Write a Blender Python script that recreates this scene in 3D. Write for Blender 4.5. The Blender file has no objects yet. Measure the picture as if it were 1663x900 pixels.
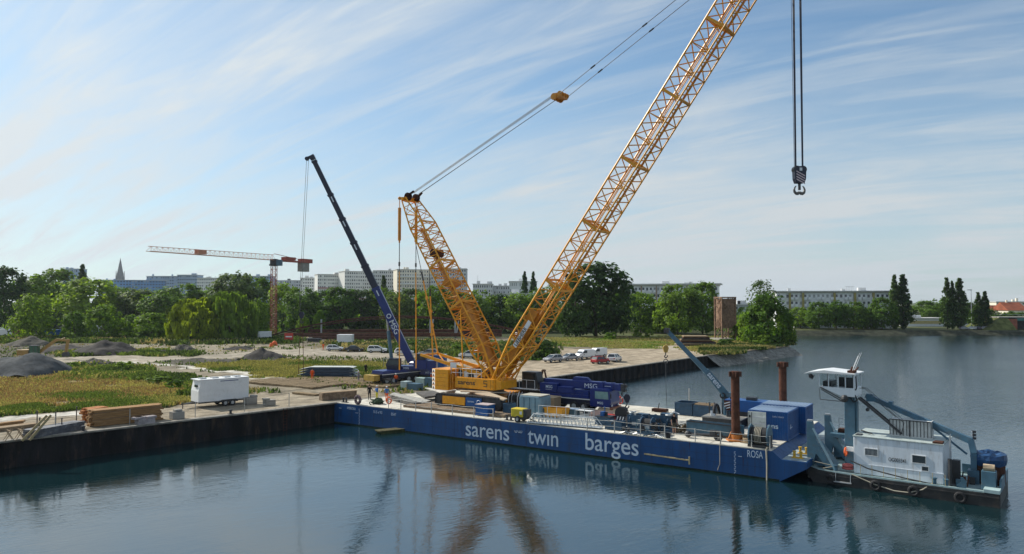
import bpy, bmesh, math, random
from mathutils import Vector, Matrix, Euler
from mathutils import noise as mnoise
R = math.radians
random.seed(7)
SC = bpy.context.scene
COL = SC.collection
# ------------------------------------------------------------ camera
F_PX, U0, V0, CAMZ, TILT = 1200.0, 831.5, 450.0, 14.5, math.atan(40/1200)
cam_d = bpy.data.cameras.new('camera'); cam = bpy.data.objects.new('camera', cam_d); COL.objects.link(cam)
cam_d.sensor_width = 36; cam_d.lens = 36*F_PX/1663; cam_d.clip_start = .5; cam_d.clip_end = 12000
cam.location = (0, 0, CAMZ); cam.rotation_euler = (R(90)+TILT, 0, 0)
SC.camera = cam
SC.render.resolution_x, SC.render.resolution_y = 1024, 554
# ------------------------------------------------------------ sky and sun
SUN_AZ, SUN_EL = R(-57), R(37)          # azimuth from the view axis, negative = to the left
SUNV = Vector((math.sin(SUN_AZ)*math.cos(SUN_EL), math.cos(SUN_AZ)*math.cos(SUN_EL), math.sin(SUN_EL)))
W = bpy.data.worlds.new('World'); SC.world = W; W.use_nodes = True
nt = W.node_tree; nt.nodes.clear()
def N(tree, t, **kw):
    n = tree.nodes.new(t)
    for k, v in kw.items():
        if k.startswith('i_'):
            key = k[2:]
            key = int(key) if key.isdigit() else key.replace('_', ' ')
            n.inputs[key].default_value = v
        else: setattr(n, k, v)
    return n
def math_n(tree, op, a, b=None, clamp=False):
    n = tree.nodes.new('ShaderNodeMath'); n.operation = op; n.use_clamp = clamp
    for i, x in enumerate((a, b)):
        if x is None: continue
        if isinstance(x, (int, float)): n.inputs[i].default_value = x
        else: tree.links.new(x, n.inputs[i])
    return n.outputs[0]
def mixc(tree, fac, a, b, mode='MIX'):
    n = tree.nodes.new('ShaderNodeMix'); n.data_type = 'RGBA'; n.blend_type = mode
    for i, x in ((0, fac), (6, a), (7, b)):
        if isinstance(x, (int, float)): n.inputs[i].default_value = x
        elif isinstance(x, (tuple, list)): n.inputs[i].default_value = (*x[:3], 1)
        else: tree.links.new(x, n.inputs[i])
    return n.outputs[2]
def ramp(tree, x, lo, hi):
    n = tree.nodes.new('ShaderNodeMapRange'); n.interpolation_type = 'SMOOTHSTEP'
    tree.links.new(x, n.inputs[0]); n.inputs[1].default_value = lo; n.inputs[2].default_value = hi
    return n.outputs[0]
def turned(tree, vec, rot, sc, seed=0.0):
    """coordinates along and across a heading, each with its own scale"""
    o = []
    for d in ((math.cos(rot), math.sin(rot), 0), (-math.sin(rot), math.cos(rot), 0)):
        n = tree.nodes.new('ShaderNodeVectorMath'); n.operation = 'DOT_PRODUCT'; tree.links.new(vec, n.inputs[0]); n.inputs[1].default_value = d; o.append(n.outputs['Value'])
    c = tree.nodes.new('ShaderNodeCombineXYZ')
    for i in (0, 1): tree.links.new(math_n(tree, 'MULTIPLY', o[i], sc[i]), c.inputs[i])
    c.inputs[2].default_value = seed
    return c.outputs[0]
def build_world():
    L = nt.links.new
    sky = N(nt, 'ShaderNodeTexSky', sky_type='NISHITA', sun_disc=False, sun_elevation=SUN_EL, sun_rotation=SUN_AZ,
            altitude=150, air_density=1.0, dust_density=.7, ozone_density=2.2)
    tc = N(nt, 'ShaderNodeTexCoord'); sep = N(nt, 'ShaderNodeSeparateXYZ'); L(tc.outputs['Generated'], sep.inputs[0])
    z = math_n(nt, 'MAXIMUM', math_n(nt, 'ADD', sep.outputs[2], .30), .02)
    px = math_n(nt, 'DIVIDE', sep.outputs[0], z); py = math_n(nt, 'DIVIDE', sep.outputs[1], z)
    cmb = N(nt, 'ShaderNodeCombineXYZ'); L(px, cmb.inputs[0]); L(py, cmb.inputs[1])
    def cirrus(rot, sc, scale, detail, dist, seed, lo, hi):
        v = turned(nt, cmb.outputs[0], rot, sc, seed)
        n = N(nt, 'ShaderNodeTexNoise', i_Scale=scale, i_Detail=detail, i_Roughness=.60, i_Distortion=dist)
        L(v, n.inputs[0]); return ramp(nt, n.outputs[0], lo, hi)
    veil = cirrus(R(158), (.55, 1.1, 1), 1.0, 6, .6, 3.1, .38, .68)
    streak = cirrus(R(152), (.28, 1.5, 1), 2.2, 11, .9, 8.4, .38, .74)
    fine = cirrus(R(147), (.35, 2.4, 1), 4.5, 10, .8, 1.7, .40, .72)
    c = math_n(nt, 'ADD', math_n(nt, 'MULTIPLY', veil, .42), math_n(nt, 'MULTIPLY', math_n(nt, 'MULTIPLY', streak, math_n(nt, 'ADD', math_n(nt, 'MULTIPLY', veil, .6), .4)), .85))
    c = math_n(nt, 'ADD', math_n(nt, 'MULTIPLY', c, .8), math_n(nt, 'ADD', math_n(nt, 'MULTIPLY', fine, .34), .08), clamp=True)
    # thin high cloud scatters light forward: brighter towards the sun, and thicker towards the horizon
    dot = N(nt, 'ShaderNodeVectorMath', operation='DOT_PRODUCT'); L(tc.outputs['Generated'], dot.inputs[0]); dot.inputs[1].default_value = SUNV
    halo = math_n(nt, 'POWER', math_n(nt, 'MAXIMUM', dot.outputs['Value'], 0.0), 3.0)
    hz = math_n(nt, 'SUBTRACT', 1.0, ramp(nt, sep.outputs[2], 0.0, .38))
    amt = math_n(nt, 'ADD', math_n(nt, 'MULTIPLY', c, .92), math_n(nt, 'MULTIPLY', hz, .48))
    amt = math_n(nt, 'ADD', amt, math_n(nt, 'MULTIPLY', halo, .24), clamp=True)
    lum = math_n(nt, 'ADD', math_n(nt, 'MULTIPLY', halo, 1.7), 5.0)
    cc = N(nt, 'ShaderNodeVectorMath', operation='SCALE'); cc.inputs[0].default_value = (.92, 1.0, 1.05); L(lum, cc.inputs['Scale'])
    bluer = mixc(nt, 1.0, sky.outputs[0], (.60, .86, .95), 'MULTIPLY')
    out = mixc(nt, amt, bluer, cc.outputs[0])
    bg = N(nt, 'ShaderNodeBackground', i_Strength=.1); L(out, bg.inputs[0])
    o = N(nt, 'ShaderNodeOutputWorld'); L(bg.outputs[0], o.inputs[0])
build_world()
sun_d = bpy.data.lights.new('sun', 'SUN'); sun_d.energy = 4.0; sun_d.angle = R(.55); sun_d.color = (1, .95, .85)
sun = bpy.data.objects.new('sun', sun_d); COL.objects.link(sun)
sun.rotation_euler = (-SUNV).to_track_quat('-Z', 'Y').to_euler(); sun.location = SUNV*300
SC.view_settings.view_transform = 'Standard'; SC.view_settings.look = 'None'
SC.view_settings.exposure = 0.42; SC.view_settings.gamma = 1; SC.view_settings.use_curve_mapping = False
SC.render.engine = 'CYCLES'
SC.cycles.use_denoising = True; SC.cycles.max_bounces = 6; SC.cycles.diffuse_bounces = 2; SC.cycles.glossy_bounces = 3
SC.cycles.transmission_bounces = 3; SC.cycles.transparent_max_bounces = 6; SC.cycles.caustics_reflective = False
SC.cycles.caustics_refractive = False; SC.cycles.sample_clamp_indirect = 6; SC.cycles.volume_bounces = 0
# ------------------------------------------------------------ picture point -> place on a level surface
def ray(u, v):
    d = Vector(((u-U0)/F_PX, 1.0, -(v-V0)/F_PX))
    c, s = math.cos(TILT), math.sin(TILT)
    return Vector((d.x, c*d.y - s*d.z, s*d.y + c*d.z))
GZ, WZ = 2.4, 0.0
def G(u, v, z=GZ):
    d = ray(u, v); t = (z-CAMZ)/d.z
    return Vector((d.x*t, d.y*t, z))
def P(u, v, Y):
    d = ray(u, v); t = Y/d.y
    return Vector((d.x*t, Y, CAMZ+d.z*t))
# ------------------------------------------------------------ materials
MATS = {}
def mat(name, col=(.5,.5,.5), rough=.6, metal=0.0, var=.12, scale=1.5, bump=0.0, bscale=8.0, dirt=None, dirt_amt=.0, dirt_scale=2.0,
        spec=.5, emit=None, stretch=(1,1,1)):
    if name in MATS: return MATS[name]
    m = bpy.data.materials.new(name); m.use_nodes = True; t = m.node_tree; b = t.nodes['Principled BSDF']
    b.inputs['Roughness'].default_value = rough; b.inputs['Metallic'].default_value = metal
    b.inputs['Specular IOR Level'].default_value = spec if rough < .8 else min(spec, .12)
    tc = N(t, 'ShaderNodeTexCoord'); mp = N(t, 'ShaderNodeMapping'); mp.inputs['Scale'].default_value = stretch
    t.links.new(tc.outputs['Object'], mp.inputs[0])
    n = N(t, 'ShaderNodeTexNoise', i_Scale=scale, i_Detail=6.0, i_Roughness=.6); t.links.new(mp.outputs[0], n.inputs[0])
    lo = tuple(c*(1-var) for c in col); hi = tuple(min(1, c*(1+var)) for c in col)
    c = mixc(t, ramp(t, n.outputs[0], .3, .7), lo, hi)
    if dirt:
        n2 = N(t, 'ShaderNodeTexNoise', i_Scale=dirt_scale, i_Detail=8.0, i_Roughness=.7); t.links.new(mp.outputs[0], n2.inputs[0])
        f = math_n(t, 'MULTIPLY', ramp(t, n2.outputs[0], .5, .68), dirt_amt)
        c = mixc(t, f, c, dirt)
        t.links.new(math_n(t, 'ADD', math_n(t, 'MULTIPLY', f, .35), rough, clamp=True), b.inputs['Roughness'])
    t.links.new(c, b.inputs['Base Color'])
    if bump:
        n3 = N(t, 'ShaderNodeTexNoise', i_Scale=bscale, i_Detail=5.0); t.links.new(mp.outputs[0], n3.inputs[0])
        bp = N(t, 'ShaderNodeBump', i_Strength=bump, i_Distance=.05); t.links.new(n3.outputs[0], bp.inputs['Height'])
        t.links.new(bp.outputs[0], b.inputs['Normal'])
    if emit: b.inputs['Emission Color'].default_value = (*emit, 1); b.inputs['Emission Strength'].default_value = 1
    MATS[name] = m; return m
def leaf_mat(name, col, trans=.35, hue=.03, tint=(1.55,1.6,.6), gain=(1.45,1.4,1.0)):
    if name in MATS: return MATS[name]
    m = bpy.data.materials.new(name); m.use_nodes = True; t = m.node_tree; t.nodes.clear()
    g = N(t, 'ShaderNodeNewGeometry'); oi = N(t, 'ShaderNodeObjectInfo')
    dark = tuple(c*.55 for c in col); lite = tuple(min(1, c*g_) for c, g_ in zip(col, gain))
    c = mixc(t, g.outputs['Random Per Island'], dark, lite)
    hs = N(t, 'ShaderNodeHueSaturation'); t.links.new(c, hs.inputs['Color'])
    t.links.new(math_n(t, 'ADD', math_n(t, 'MULTIPLY', oi.outputs['Random'], -hue), .5+hue*.5), hs.inputs['Hue'])
    t.links.new(math_n(t, 'ADD', math_n(t, 'MULTIPLY', oi.outputs['Random'], .5), .75), hs.inputs['Value'])
    d = N(t, 'ShaderNodeBsdfPrincipled', i_Roughness=.6); d.inputs['Specular IOR Level'].default_value = .1
    t.links.new(hs.outputs[0], d.inputs['Base Color'])
    tr = N(t, 'ShaderNodeBsdfTranslucent')
    t.links.new(mixc(t, 1.0, hs.outputs[0], tint, 'MULTIPLY'), tr.inputs[0])
    mx = N(t, 'ShaderNodeMixShader', i_0=trans); t.links.new(d.outputs[0], mx.inputs[1]); t.links.new(tr.outputs[0], mx.inputs[2])
    o = N(t, 'ShaderNodeOutputMaterial'); t.links.new(mx.outputs[0], o.inputs[0])
    MATS[name] = m; return m
DB = mat('barge_blue', (.002, .058, .19), .5, var=.16, scale=.35, dirt=(.035,.04,.05), dirt_amt=.5, dirt_scale=1.1, stretch=(2.6,2.6,.35))
YEL = mat('crane_yellow', (.80, .34, .008), .42, var=.1, dirt=(.30,.14,.03), dirt_amt=.35)
YELD = mat('crane_yellow_worn', (.58, .23, .014), .5, var=.15, dirt=(.18,.09,.03), dirt_amt=.5)
MSG = mat('navy_paint', (.004, .020, .15), .32, var=.1, dirt=(.03,.03,.08), dirt_amt=.3)
MSGD = mat('dark_navy_paint', (.008, .011, .032), .4, var=.15)
BLK = mat('black_rubber', (.018, .018, .02), .75, var=.3)
DRK = mat('dark_steel', (.05, .052, .056), .5, .3, var=.3, dirt=(.1,.06,.035), dirt_amt=.35)
STL = mat('galvanised_steel', (.42, .44, .45), .45, .5, var=.15)
WHT = mat('white_paint', (.74, .75, .75), .45, var=.05, scale=.8, dirt=(.5,.48,.42), dirt_amt=.3)
DECK = mat('pale_deck', (.60, .57, .49), .8, var=.12, scale=.5, bump=.2, dirt=(.22,.2,.17), dirt_amt=.65, dirt_scale=.8)
GRYB = mat('grey_blue_paint', (.06, .135, .19), .45, var=.15, dirt=(.12,.1,.08), dirt_amt=.4)
BOXB = mat('bin_blue', (.022, .07, .13), .5, var=.25, dirt=(.08,.07,.06), dirt_amt=.5)
CNTB = mat('container_blue', (.006, .082, .28), .42, var=.1, dirt=(.05,.06,.09), dirt_amt=.35)
RUST = mat('rusty_steel', (.10, .043, .028), .85, var=.35, scale=1.3, bump=.2, dirt=(.06,.032,.024), dirt_amt=.7)
RUSTD = mat('dark_rust', (.085, .04, .028), .85, var=.35)
WOOD = mat('weathered_timber', (.30, .22, .14), .85, var=.3, scale=2.5, bump=.3, stretch=(1,6,6))
WOODR = mat('fresh_reddish_boards', (.33, .19, .085), .8, var=.3, scale=2, bump=.3, stretch=(.6,6,9))
CONC = mat('concrete', (.34, .32, .285), .9, var=.2, scale=1.0, bump=.3, dirt=(.16,.15,.12), dirt_amt=.6)
GLS = mat('dark_glass', (.02, .03, .035), .08, var=.1, spec=.8)
LTR = mat('white_lettering', (.60, .68, .76), .55, var=.04)
BTX = mat('black_lettering', (.03, .03, .03), .55)
ORG = mat('safety_orange', (.75, .12, .02), .7, var=.1)
RED = mat('red_paint', (.50, .04, .025), .45, var=.12)
SKIN = mat('skin', (.42, .24, .16), .6)
# ------------------------------------------------------------ mesh builder
class MB:
    def __init__(s, M=None):
        s.v = []; s.f = []; s.mi = []; s.cur = 0; s.M = M or Matrix.Identity(4)
    def add(s, vs, fs):
        o = len(s.v); s.v += [tuple(s.M @ Vector(p)) for p in vs]
        s.f += [tuple(i+o for i in f) for f in fs]; s.mi += [s.cur]*len(fs); return s
    def box(s, c, d, rz=0.0, taper=1.0, rot=None):
        x, y, z = (k/2 for k in d); Q = (rot or Matrix.Rotation(rz, 3, 'Z'))
        vs = []
        for k in (-1, 1):
            q = taper if k > 0 else 1
            for a, b in ((-1,-1),(1,-1),(1,1),(-1,1)): vs.append(Vector(c)+Q @ Vector((a*x*q, b*y*q, k*z)))
        return s.add(vs, [(3,2,1,0),(4,5,6,7),(0,1,5,4),(1,2,6,5),(2,3,7,6),(3,0,4,7)])
    def bb(s, x0, x1, y0, y1, z0, z1): return s.box(((x0+x1)/2,(y0+y1)/2,(z0+z1)/2), (x1-x0,y1-y0,z1-z0))
    def frame(s, p, q):
        p, q = Vector(p), Vector(q); d = (q-p).normalized()
        up = Vector((0,0,1)) if abs(d.z) < .95 else Vector((1,0,0))
        a = d.cross(up).normalized(); b = a.cross(d); return p, q, a, b
    def beam(s, p, q, w, h=None, w2=None, h2=None):
        h = h or w; w2 = w2 or w; h2 = h2 or h
        p, q, a, b = s.frame(p, q); vs = []
        for e, ww, hh in ((p, w, h), (q, w2, h2)):
            for i, j in ((-1,-1),(1,-1),(1,1),(-1,1)): vs.append(e+a*i*ww/2+b*j*hh/2)
        return s.add(vs, [(3,2,1,0),(4,5,6,7),(0,1,5,4),(1,2,6,5),(2,3,7,6),(3,0,4,7)])
    def tube(s, p, q, r, r2=None, n=6, caps=True):
        r2 = r if r2 is None else r2; p, q, a, b = s.frame(p, q); vs = []
        for e, rr in ((p, r), (q, r2)):
            for i in range(n):
                t = 2*math.pi*i/n; vs.append(e+a*math.cos(t)*rr+b*math.sin(t)*rr)
        fs = [(i, (i+1)%n, n+(i+1)%n, n+i) for i in range(n)]
        if caps: fs += [tuple(range(n-1,-1,-1)), tuple(range(n, 2*n))]
        return s.add(vs, fs)
    def path(s, pts, r, n=5):
        for i in range(len(pts)-1): s.tube(pts[i], pts[i+1], r, r, n)
        return s
    def torus(s, c, R0, r, axis=(0,0,1), n=20, m=8, arc=1.0):
        c = Vector(c); ax = Vector(axis).normalized(); a = ax.orthogonal().normalized(); b = ax.cross(a); vs = []; fs = []
        k = n if arc >= 1 else n+1
        for i in range(k):
            t = 2*math.pi*arc*i/n; d = a*math.cos(t)+b*math.sin(t)
            for j in range(m):
                q = 2*math.pi*j/m; vs.append(c+d*(R0+r*math.cos(q))+ax*r*math.sin(q))
        for i in range(n if arc >= 1 else n):
            if arc < 1 and i+1 >= k: break
            for j in range(m): fs.append((i*m+j, ((i+1)%k)*m+j, ((i+1)%k)*m+(j+1)%m, i*m+(j+1)%m))
        return s.add(vs, fs)
    def prism(s, pts, y0, y1, plane='xz', y0b=None):
        """outline pts in a plane, extruded along the third axis"""
        n = len(pts)
        def mk(a, b, y): return {'xz': (a, y, b), 'xy': (a, b, y), 'yz': (y, a, b)}[plane]
        vs = [mk(a, b, y0) for a, b in pts]+[mk(a, b, y1) for a, b in pts]
        fs = [tuple(range(n-1,-1,-1)), tuple(range(n, 2*n))]+[(i, (i+1)%n, n+(i+1)%n, n+i) for i in range(n)]
        return s.add(vs, fs)
    def ball(s, c, r, n=10, m=6, sq=(1,1,1)):
        vs = [Vector(c)+Vector((0,0,-r*sq[2]))]; fs = []
        for j in range(1, m):
            t = math.pi*j/m-math.pi/2
            for i in range(n):
                a = 2*math.pi*i/n; vs.append(Vector(c)+Vector((math.cos(a)*math.cos(t)*r*sq[0], math.sin(a)*math.cos(t)*r*sq[1], math.sin(t)*r*sq[2])))
        vs.append(Vector(c)+Vector((0,0,r*sq[2])))
        for i in range(n): fs.append((0, 1+(i+1)%n, 1+i))
        for j in range(m-2):
            for i in range(n): fs.append((1+j*n+i, 1+j*n+(i+1)%n, 1+(j+1)*n+(i+1)%n, 1+(j+1)*n+i))
        T = len(vs)-1; b = 1+(m-2)*n
        for i in range(n): fs.append((b+i, b+(i+1)%n, T))
        return s.add(vs, fs)
    def build(s, name, mats, parent=None, smooth=False, bevel=0.0):
        me = bpy.data.meshes.new(name); me.from_pydata(s.v, [], s.f); me.update()
        mats = mats if isinstance(mats, (list, tuple)) else [mats]
        for m in mats: me.materials.append(m)
        if len(mats) > 1: me.polygons.foreach_set('material_index', s.mi)
        if smooth: me.polygons.foreach_set('use_smooth', [True]*len(me.polygons))
        bm = bmesh.new(); bm.from_mesh(me); bmesh.ops.recalc_face_normals(bm, faces=bm.faces); bm.to_mesh(me); bm.free()
        o = bpy.data.objects.new(name, me); COL.objects.link(o)
        if parent: o.parent = parent
        if bevel:
            b = o.modifiers.new('bevel', 'BEVEL'); b.width = bevel; b.segments = 2; b.limit_method = 'ANGLE'
        return o
def tag(o, label, cat, group=None, kind=None):
    if label: o['label'] = label
    if cat: o['category'] = cat
    if group: o['group'] = group
    if kind: o['kind'] = kind
    return o
def thing(name, label, cat, loc=(0,0,0), rz=0.0, group=None):
    o = bpy.data.objects.new(name, None); COL.objects.link(o); o.location = loc; o.rotation_euler = (0,0,rz)
    o.empty_display_size = .3
    return tag(o, label, cat, group)
def place(o, loc, rz=0.0): o.location = loc; o.rotation_euler = (0,0,rz); return o
def dup(root, loc, rz, label, scale=None, group=None):
    r = root.copy(); COL.objects.link(r); r.location = loc; r.rotation_euler = (0,0,rz)
    if scale: r.scale = scale
    r['label'] = label
    if group: r['group'] = group
    def kids(a, b):
        for ch in a.children:
            c = ch.copy(); COL.objects.link(c); c.parent = b; kids(ch, c)
    kids(root, r); return r
def text(name, body, size, M, m=None, parent=None, extrude=.01, sx=1.0, bold=0.0):
    """real lettering: font outline turned into a mesh; M places its lower left corner, x along the line, y up"""
    cu = bpy.data.curves.new(name, 'FONT'); cu.body = body; cu.size = size; cu.extrude = extrude; cu.offset = bold
    o = bpy.data.objects.new(name, cu); COL.objects.link(o)
    dg = bpy.context.evaluated_depsgraph_get(); me = bpy.data.meshes.new_from_object(o.evaluated_get(dg))
    bpy.data.objects.remove(o); bpy.data.curves.remove(cu)
    me.transform(M @ Matrix.Diagonal((sx, 1, 1, 1))); me.materials.clear(); me.materials.append(m or LTR)
    o = bpy.data.objects.new(name, me); COL.objects.link(o)
    if parent: o.parent = parent
    return o
def facing(loc, xdir, ydir):
    x = Vector(xdir).normalized(); y = Vector(ydir).normalized(); z = x.cross(y)
    M = Matrix((x, y, z)).transposed().to_4x4(); M.translation = loc; return M
# ============================================================ WATER
def water_mat():
    m = bpy.data.materials.new('harbour_water'); m.use_nodes = True; t = m.node_tree; b = t.nodes['Principled BSDF']; L = t.links.new
    b.inputs['Base Color'].default_value = (.005, .022, .026, 1); b.inputs['Roughness'].default_value = .03; b.inputs['IOR'].default_value = 2.7
    geo = N(t, 'ShaderNodeNewGeometry')
    def layer(rot, sc, scale, detail, dist=.6):
        n = N(t, 'ShaderNodeTexNoise', i_Scale=scale, i_Detail=detail, i_Roughness=.5, i_Distortion=dist); L(turned(t, geo.outputs['Position'], R(rot), sc, rot), n.inputs[0]); return n.outputs[0]
    big = layer(12, (1, 1.8, 1), .035, 4)
    swell = layer(38, (.40, 1.3, 1), .85, 2)
    rip = layer(32, (.40, 1.3, 1), 2.6, 4)
    chop = layer(-8, (.8, 1.2, 1), 4.2, 2)
    sx = N(t, 'ShaderNodeSeparateXYZ'); L(geo.outputs['Position'], sx.inputs[0])
    # the open basin to the right of the barges is ruffled, the corner behind the quay is sheltered
    opn = ramp(t, math_n(t, 'ADD', math_n(t, 'MULTIPLY', sx.outputs[0], .75), math_n(t, 'MULTIPLY', sx.outputs[1], .55)), 58, 105)
    amp = math_n(t, 'ADD', math_n(t, 'MULTIPLY', opn, 1.5), math_n(t, 'ADD', math_n(t, 'MULTIPLY', ramp(t, big, .38, .66), .36), .12))
    h = math_n(t, 'ADD', math_n(t, 'MULTIPLY', swell, .055), math_n(t, 'ADD', math_n(t, 'MULTIPLY', rip, .042), math_n(t, 'MULTIPLY', chop, .022)))
    h = math_n(t, 'MULTIPLY', h, amp)
    bp = N(t, 'ShaderNodeBump', i_Strength=1.0, i_Distance=1.0); L(h, bp.inputs['Height']); L(bp.outputs[0], b.inputs['Normal'])
    return m
mb = MB(); mb.add([(-2500,-300,0),(2500,-300,0),(2500,600,0),(-2500,600,0)], [(0,1,2,3)])
tag(mb.build('water', water_mat()), None, None, kind='structure')
# ============================================================ GROUND
QUAY = [Vector(p) for p in ((-150,-51.5),(-90,13.5),(-44.5,64.2),(-21.3,89.1),(3.7,116),(44,167),(76,202))]
def resample(poly, step):
    out = []
    for i in range(len(poly)-1):
        a, b = poly[i], poly[i+1]; n = max(1, int((b-a).length/step))
        out += [a.lerp(b, k/n) for k in range(n)]
    return out+[poly[-1]]
INL = Vector((-.74, .672)).normalized()       # inland, away from the basin
def inpoly(x, y, poly):
    c = False; j = len(poly)-1
    for i in range(len(poly)):
        xi, yi = poly[i]; xj, yj = poly[j]
        if (yi > y) != (yj > y) and x < (xj-xi)*(y-yi)/(yj-yi)+xi: c = not c
        j = i
    return c
def wp(*uv): return [tuple(G(u, v)[:2]) for u, v in uv]
REG = [  # name, colour, outline
 ('mud', (.105,.095,.072), wp((0,560),(130,559),(250,563),(300,573),(240,580),(130,584),(0,580))),
 ('mud', (.10,.09,.07), wp((255,586),(400,580),(470,583),(400,589),(270,593))),
 ('park', (.045,.062,.02), wp((0,528),(900,528),(1300,535),(1290,548),(900,549),(480,549),(0,551))),
 ('far_grass', (.085,.105,.032), wp((0,548),(480,548),(480,557),(300,561),(240,558),(60,556),(0,560))),
 ('far_dirt', (.30,.265,.20), wp((190,557),(430,560),(500,562),(500,574),(330,573),(190,568))),
 ('scrub', (.13,.12,.055), wp((90,575),(200,566),(340,574),(240,583),(180,590),(120,592))),
 ('weeds', (.10,.11,.045), wp((520,556),(760,558),(900,560),(890,590),(700,577),(560,568))),
 ('road', (.38,.34,.275), wp((0,586),(120,578),(300,577),(420,572),(480,568),(700,574),(880,592),(880,606),(760,596),(640,583),(480,578),(300,584),(160,590),(0,596))),
 ('verge', (.25,.215,.155), wp((420,576),(640,584),(720,592),(700,600),(560,590),(400,584))),
 ('yellow_field', (.29,.25,.09), wp((300,592),(400,587),(560,588),(700,598),(700,607),(590,612),(490,614),(420,608),(320,600))),
 ('track', (.27,.235,.175), wp((150,592),(300,600),(430,612),(560,630),(520,640),(300,620),(130,600))),
 ('weeds', (.085,.105,.035), wp((100,598),(180,597),(310,614),(330,640),(300,648),(230,628),(100,616))),
 ('brown_field', (.27,.21,.10), wp((-60,612),(90,606),(230,622),(305,640),(290,655),(150,660),(-60,682))),
 ('green_verge', (.12,.15,.045), wp((-60,672),(0,665),(150,655),(230,650),(310,645),(300,654),(150,664),(-60,686))),
 ('quay_track', (.33,.285,.215), wp((-80,690),(0,678),(150,665),(300,655),(420,640),(560,628),(640,640),(560,660),(300,684),(0,722),(-80,735))),
 ('sand', (.68,.66,.60), wp((185,584.5),(260,591),(420,607.5),(490,617),(490,620),(420,611),(258,595))),
 ('sand', (.62,.60,.55), wp((-60,688),(0,681),(150,667),(165,669),(100,676),(0,687),(-60,695))),
 ('parking', (.40,.335,.25), wp((885,572),(905,567),(1000,570),(1075,566),(1160,570),(1170,577),(1000,602),(870,618),(760,620),(700,606),(780,590),(860,583))),
 ('lawn', (.15,.19,.04), wp((880,548),(1080,548),(1085,557),(1065,567),(1000,568),(890,561))),
 ('dry', (.36,.275,.11), wp((1080,546),(1250,546),(1300,560),(1210,570),(1160,578),(1130,572),(1075,563))),
 ('path', (.46,.41,.33), wp((1100,551),(1118,551),(1122,560),(1100,570),(1070,569),(1085,562))),
]
def classify(x, y, z=0):
    d = math.hypot(x, y); k = .5+d*.012
    n1 = mnoise.noise(Vector((x*.25, y*.25, 1.3)))*k*1.3+mnoise.noise(Vector((x*.06, y*.06, 5.1)))*k*1.6
    n2 = mnoise.noise(Vector((x*.25, y*.25, 9.7)))*k*1.3+mnoise.noise(Vector((x*.06, y*.06, 2.4)))*k*1.6
    col = (.195,.17,.125); nm = 'dirt'
    for name, c, poly in REG:
        if inpoly(x+n1, y+n2*1.6, poly): col = c; nm = name
    return nm, col
def ground_mat():
    m = bpy.data.materials.new('bare_ground'); m.use_nodes = True; t = m.node_tree; b = t.nodes['Principled BSDF']; L = t.links.new
    b.inputs['Roughness'].default_value = .95; b.inputs['Specular IOR Level'].default_value = .15
    a = N(t, 'ShaderNodeVertexColor', layer_name='soil'); geo = N(t, 'ShaderNodeNewGeometry')
    def nz(scale, det, sc=(1,1,1)):
        mp = N(t, 'ShaderNodeMapping'); mp.inputs['Scale'].default_value = sc; L(geo.outputs['Position'], mp.inputs[0])
        n = N(t, 'ShaderNodeTexNoise', i_Scale=scale, i_Detail=det, i_Roughness=.65); L(mp.outputs[0], n.inputs[0]); return n.outputs[0]
    c = mixc(t, ramp(t, nz(.5, 8), .32, .68), mixc(t, 1.0, a.outputs[0], (.66,.64,.62), 'MULTIPLY'), mixc(t, 1.0, a.outputs[0], (1.25,1.22,1.18), 'MULTIPLY'))
    c = mixc(t, math_n(t, 'MULTIPLY', ramp(t, nz(2.4, 6), .5, .72), .45), c, (.10,.10,.06))
    n = N(t, 'ShaderNodeTexNoise', i_Scale=1.0, i_Detail=5.0, i_Roughness=.6, i_Distortion=.4); L(turned(t, geo.outputs['Position'], R(47), (.06,.8)), n.inputs[0])
    c = mixc(t, math_n(t, 'MULTIPLY', ramp(t, n.outputs[0], .46, .64), .55), c, mixc(t, 1.0, c, (.42,.40,.37), 'MULTIPLY'))
    L(c, b.inputs['Base Color'])
    bp = N(t, 'ShaderNodeBump', i_Strength=.8, i_Distance=.25); L(nz(1.6, 7), bp.inputs['Height']); L(bp.outputs[0], b.inputs['Normal'])
    return m
def build_ground():
    line = resample(QUAY[1:], 1.25); ss = [0]; st = .7
    while ss[-1] < 330: ss.append(ss[-1]+st); st = min(4.0, st*1.022)
    vs, cs, fs = [], [], []; n = len(ss)
    for p in line:
        for s in ss:
            x, y = p+INL*s; h = 0.0
            if s > 3: h = mnoise.fractal(Vector((x*.12, y*.12, .5)), 1, 2, 4)*.16*min(1, (s-3)/6)
            vs.append((x, y, GZ+h)); c = classify(x, y)[1]; cs.append((*c, 1))
    for i in range(len(line)-1):
        for j in range(n-1): fs.append((i*n+j, (i+1)*n+j, (i+1)*n+j+1, i*n+j+1))
    me = bpy.data.meshes.new('ground'); me.from_pydata(vs, [], fs)
    ca = me.color_attributes.new('soil', 'FLOAT_COLOR', 'POINT'); ca.data.foreach_set('color', [k for c in cs for k in c])
    me.materials.append(ground_mat()); me.polygons.foreach_set('use_smooth', [True]*len(me.polygons))
    o = bpy.data.objects.new('ground', me); COL.objects.link(o); tag(o, None, None, kind='structure')
    if me.polygons[0].normal.z < 0: me.flip_normals()
build_ground()
mb = MB(); mb.add([(x, y, 2.02) for x, y in ((-91,12),(-46,64),(-23,89.5),(1,117),(42,168),(73,203),(70,240),(100,321),(3000,420),(4000,9000),(-6000,9000),(-6000,-60),(-160,-60))], [tuple(range(13))])
tag(mb.build('far_ground', mat('far_grassland', (.075,.085,.035), .95, var=.35, scale=.02)), None, None, kind='structure')
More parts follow.
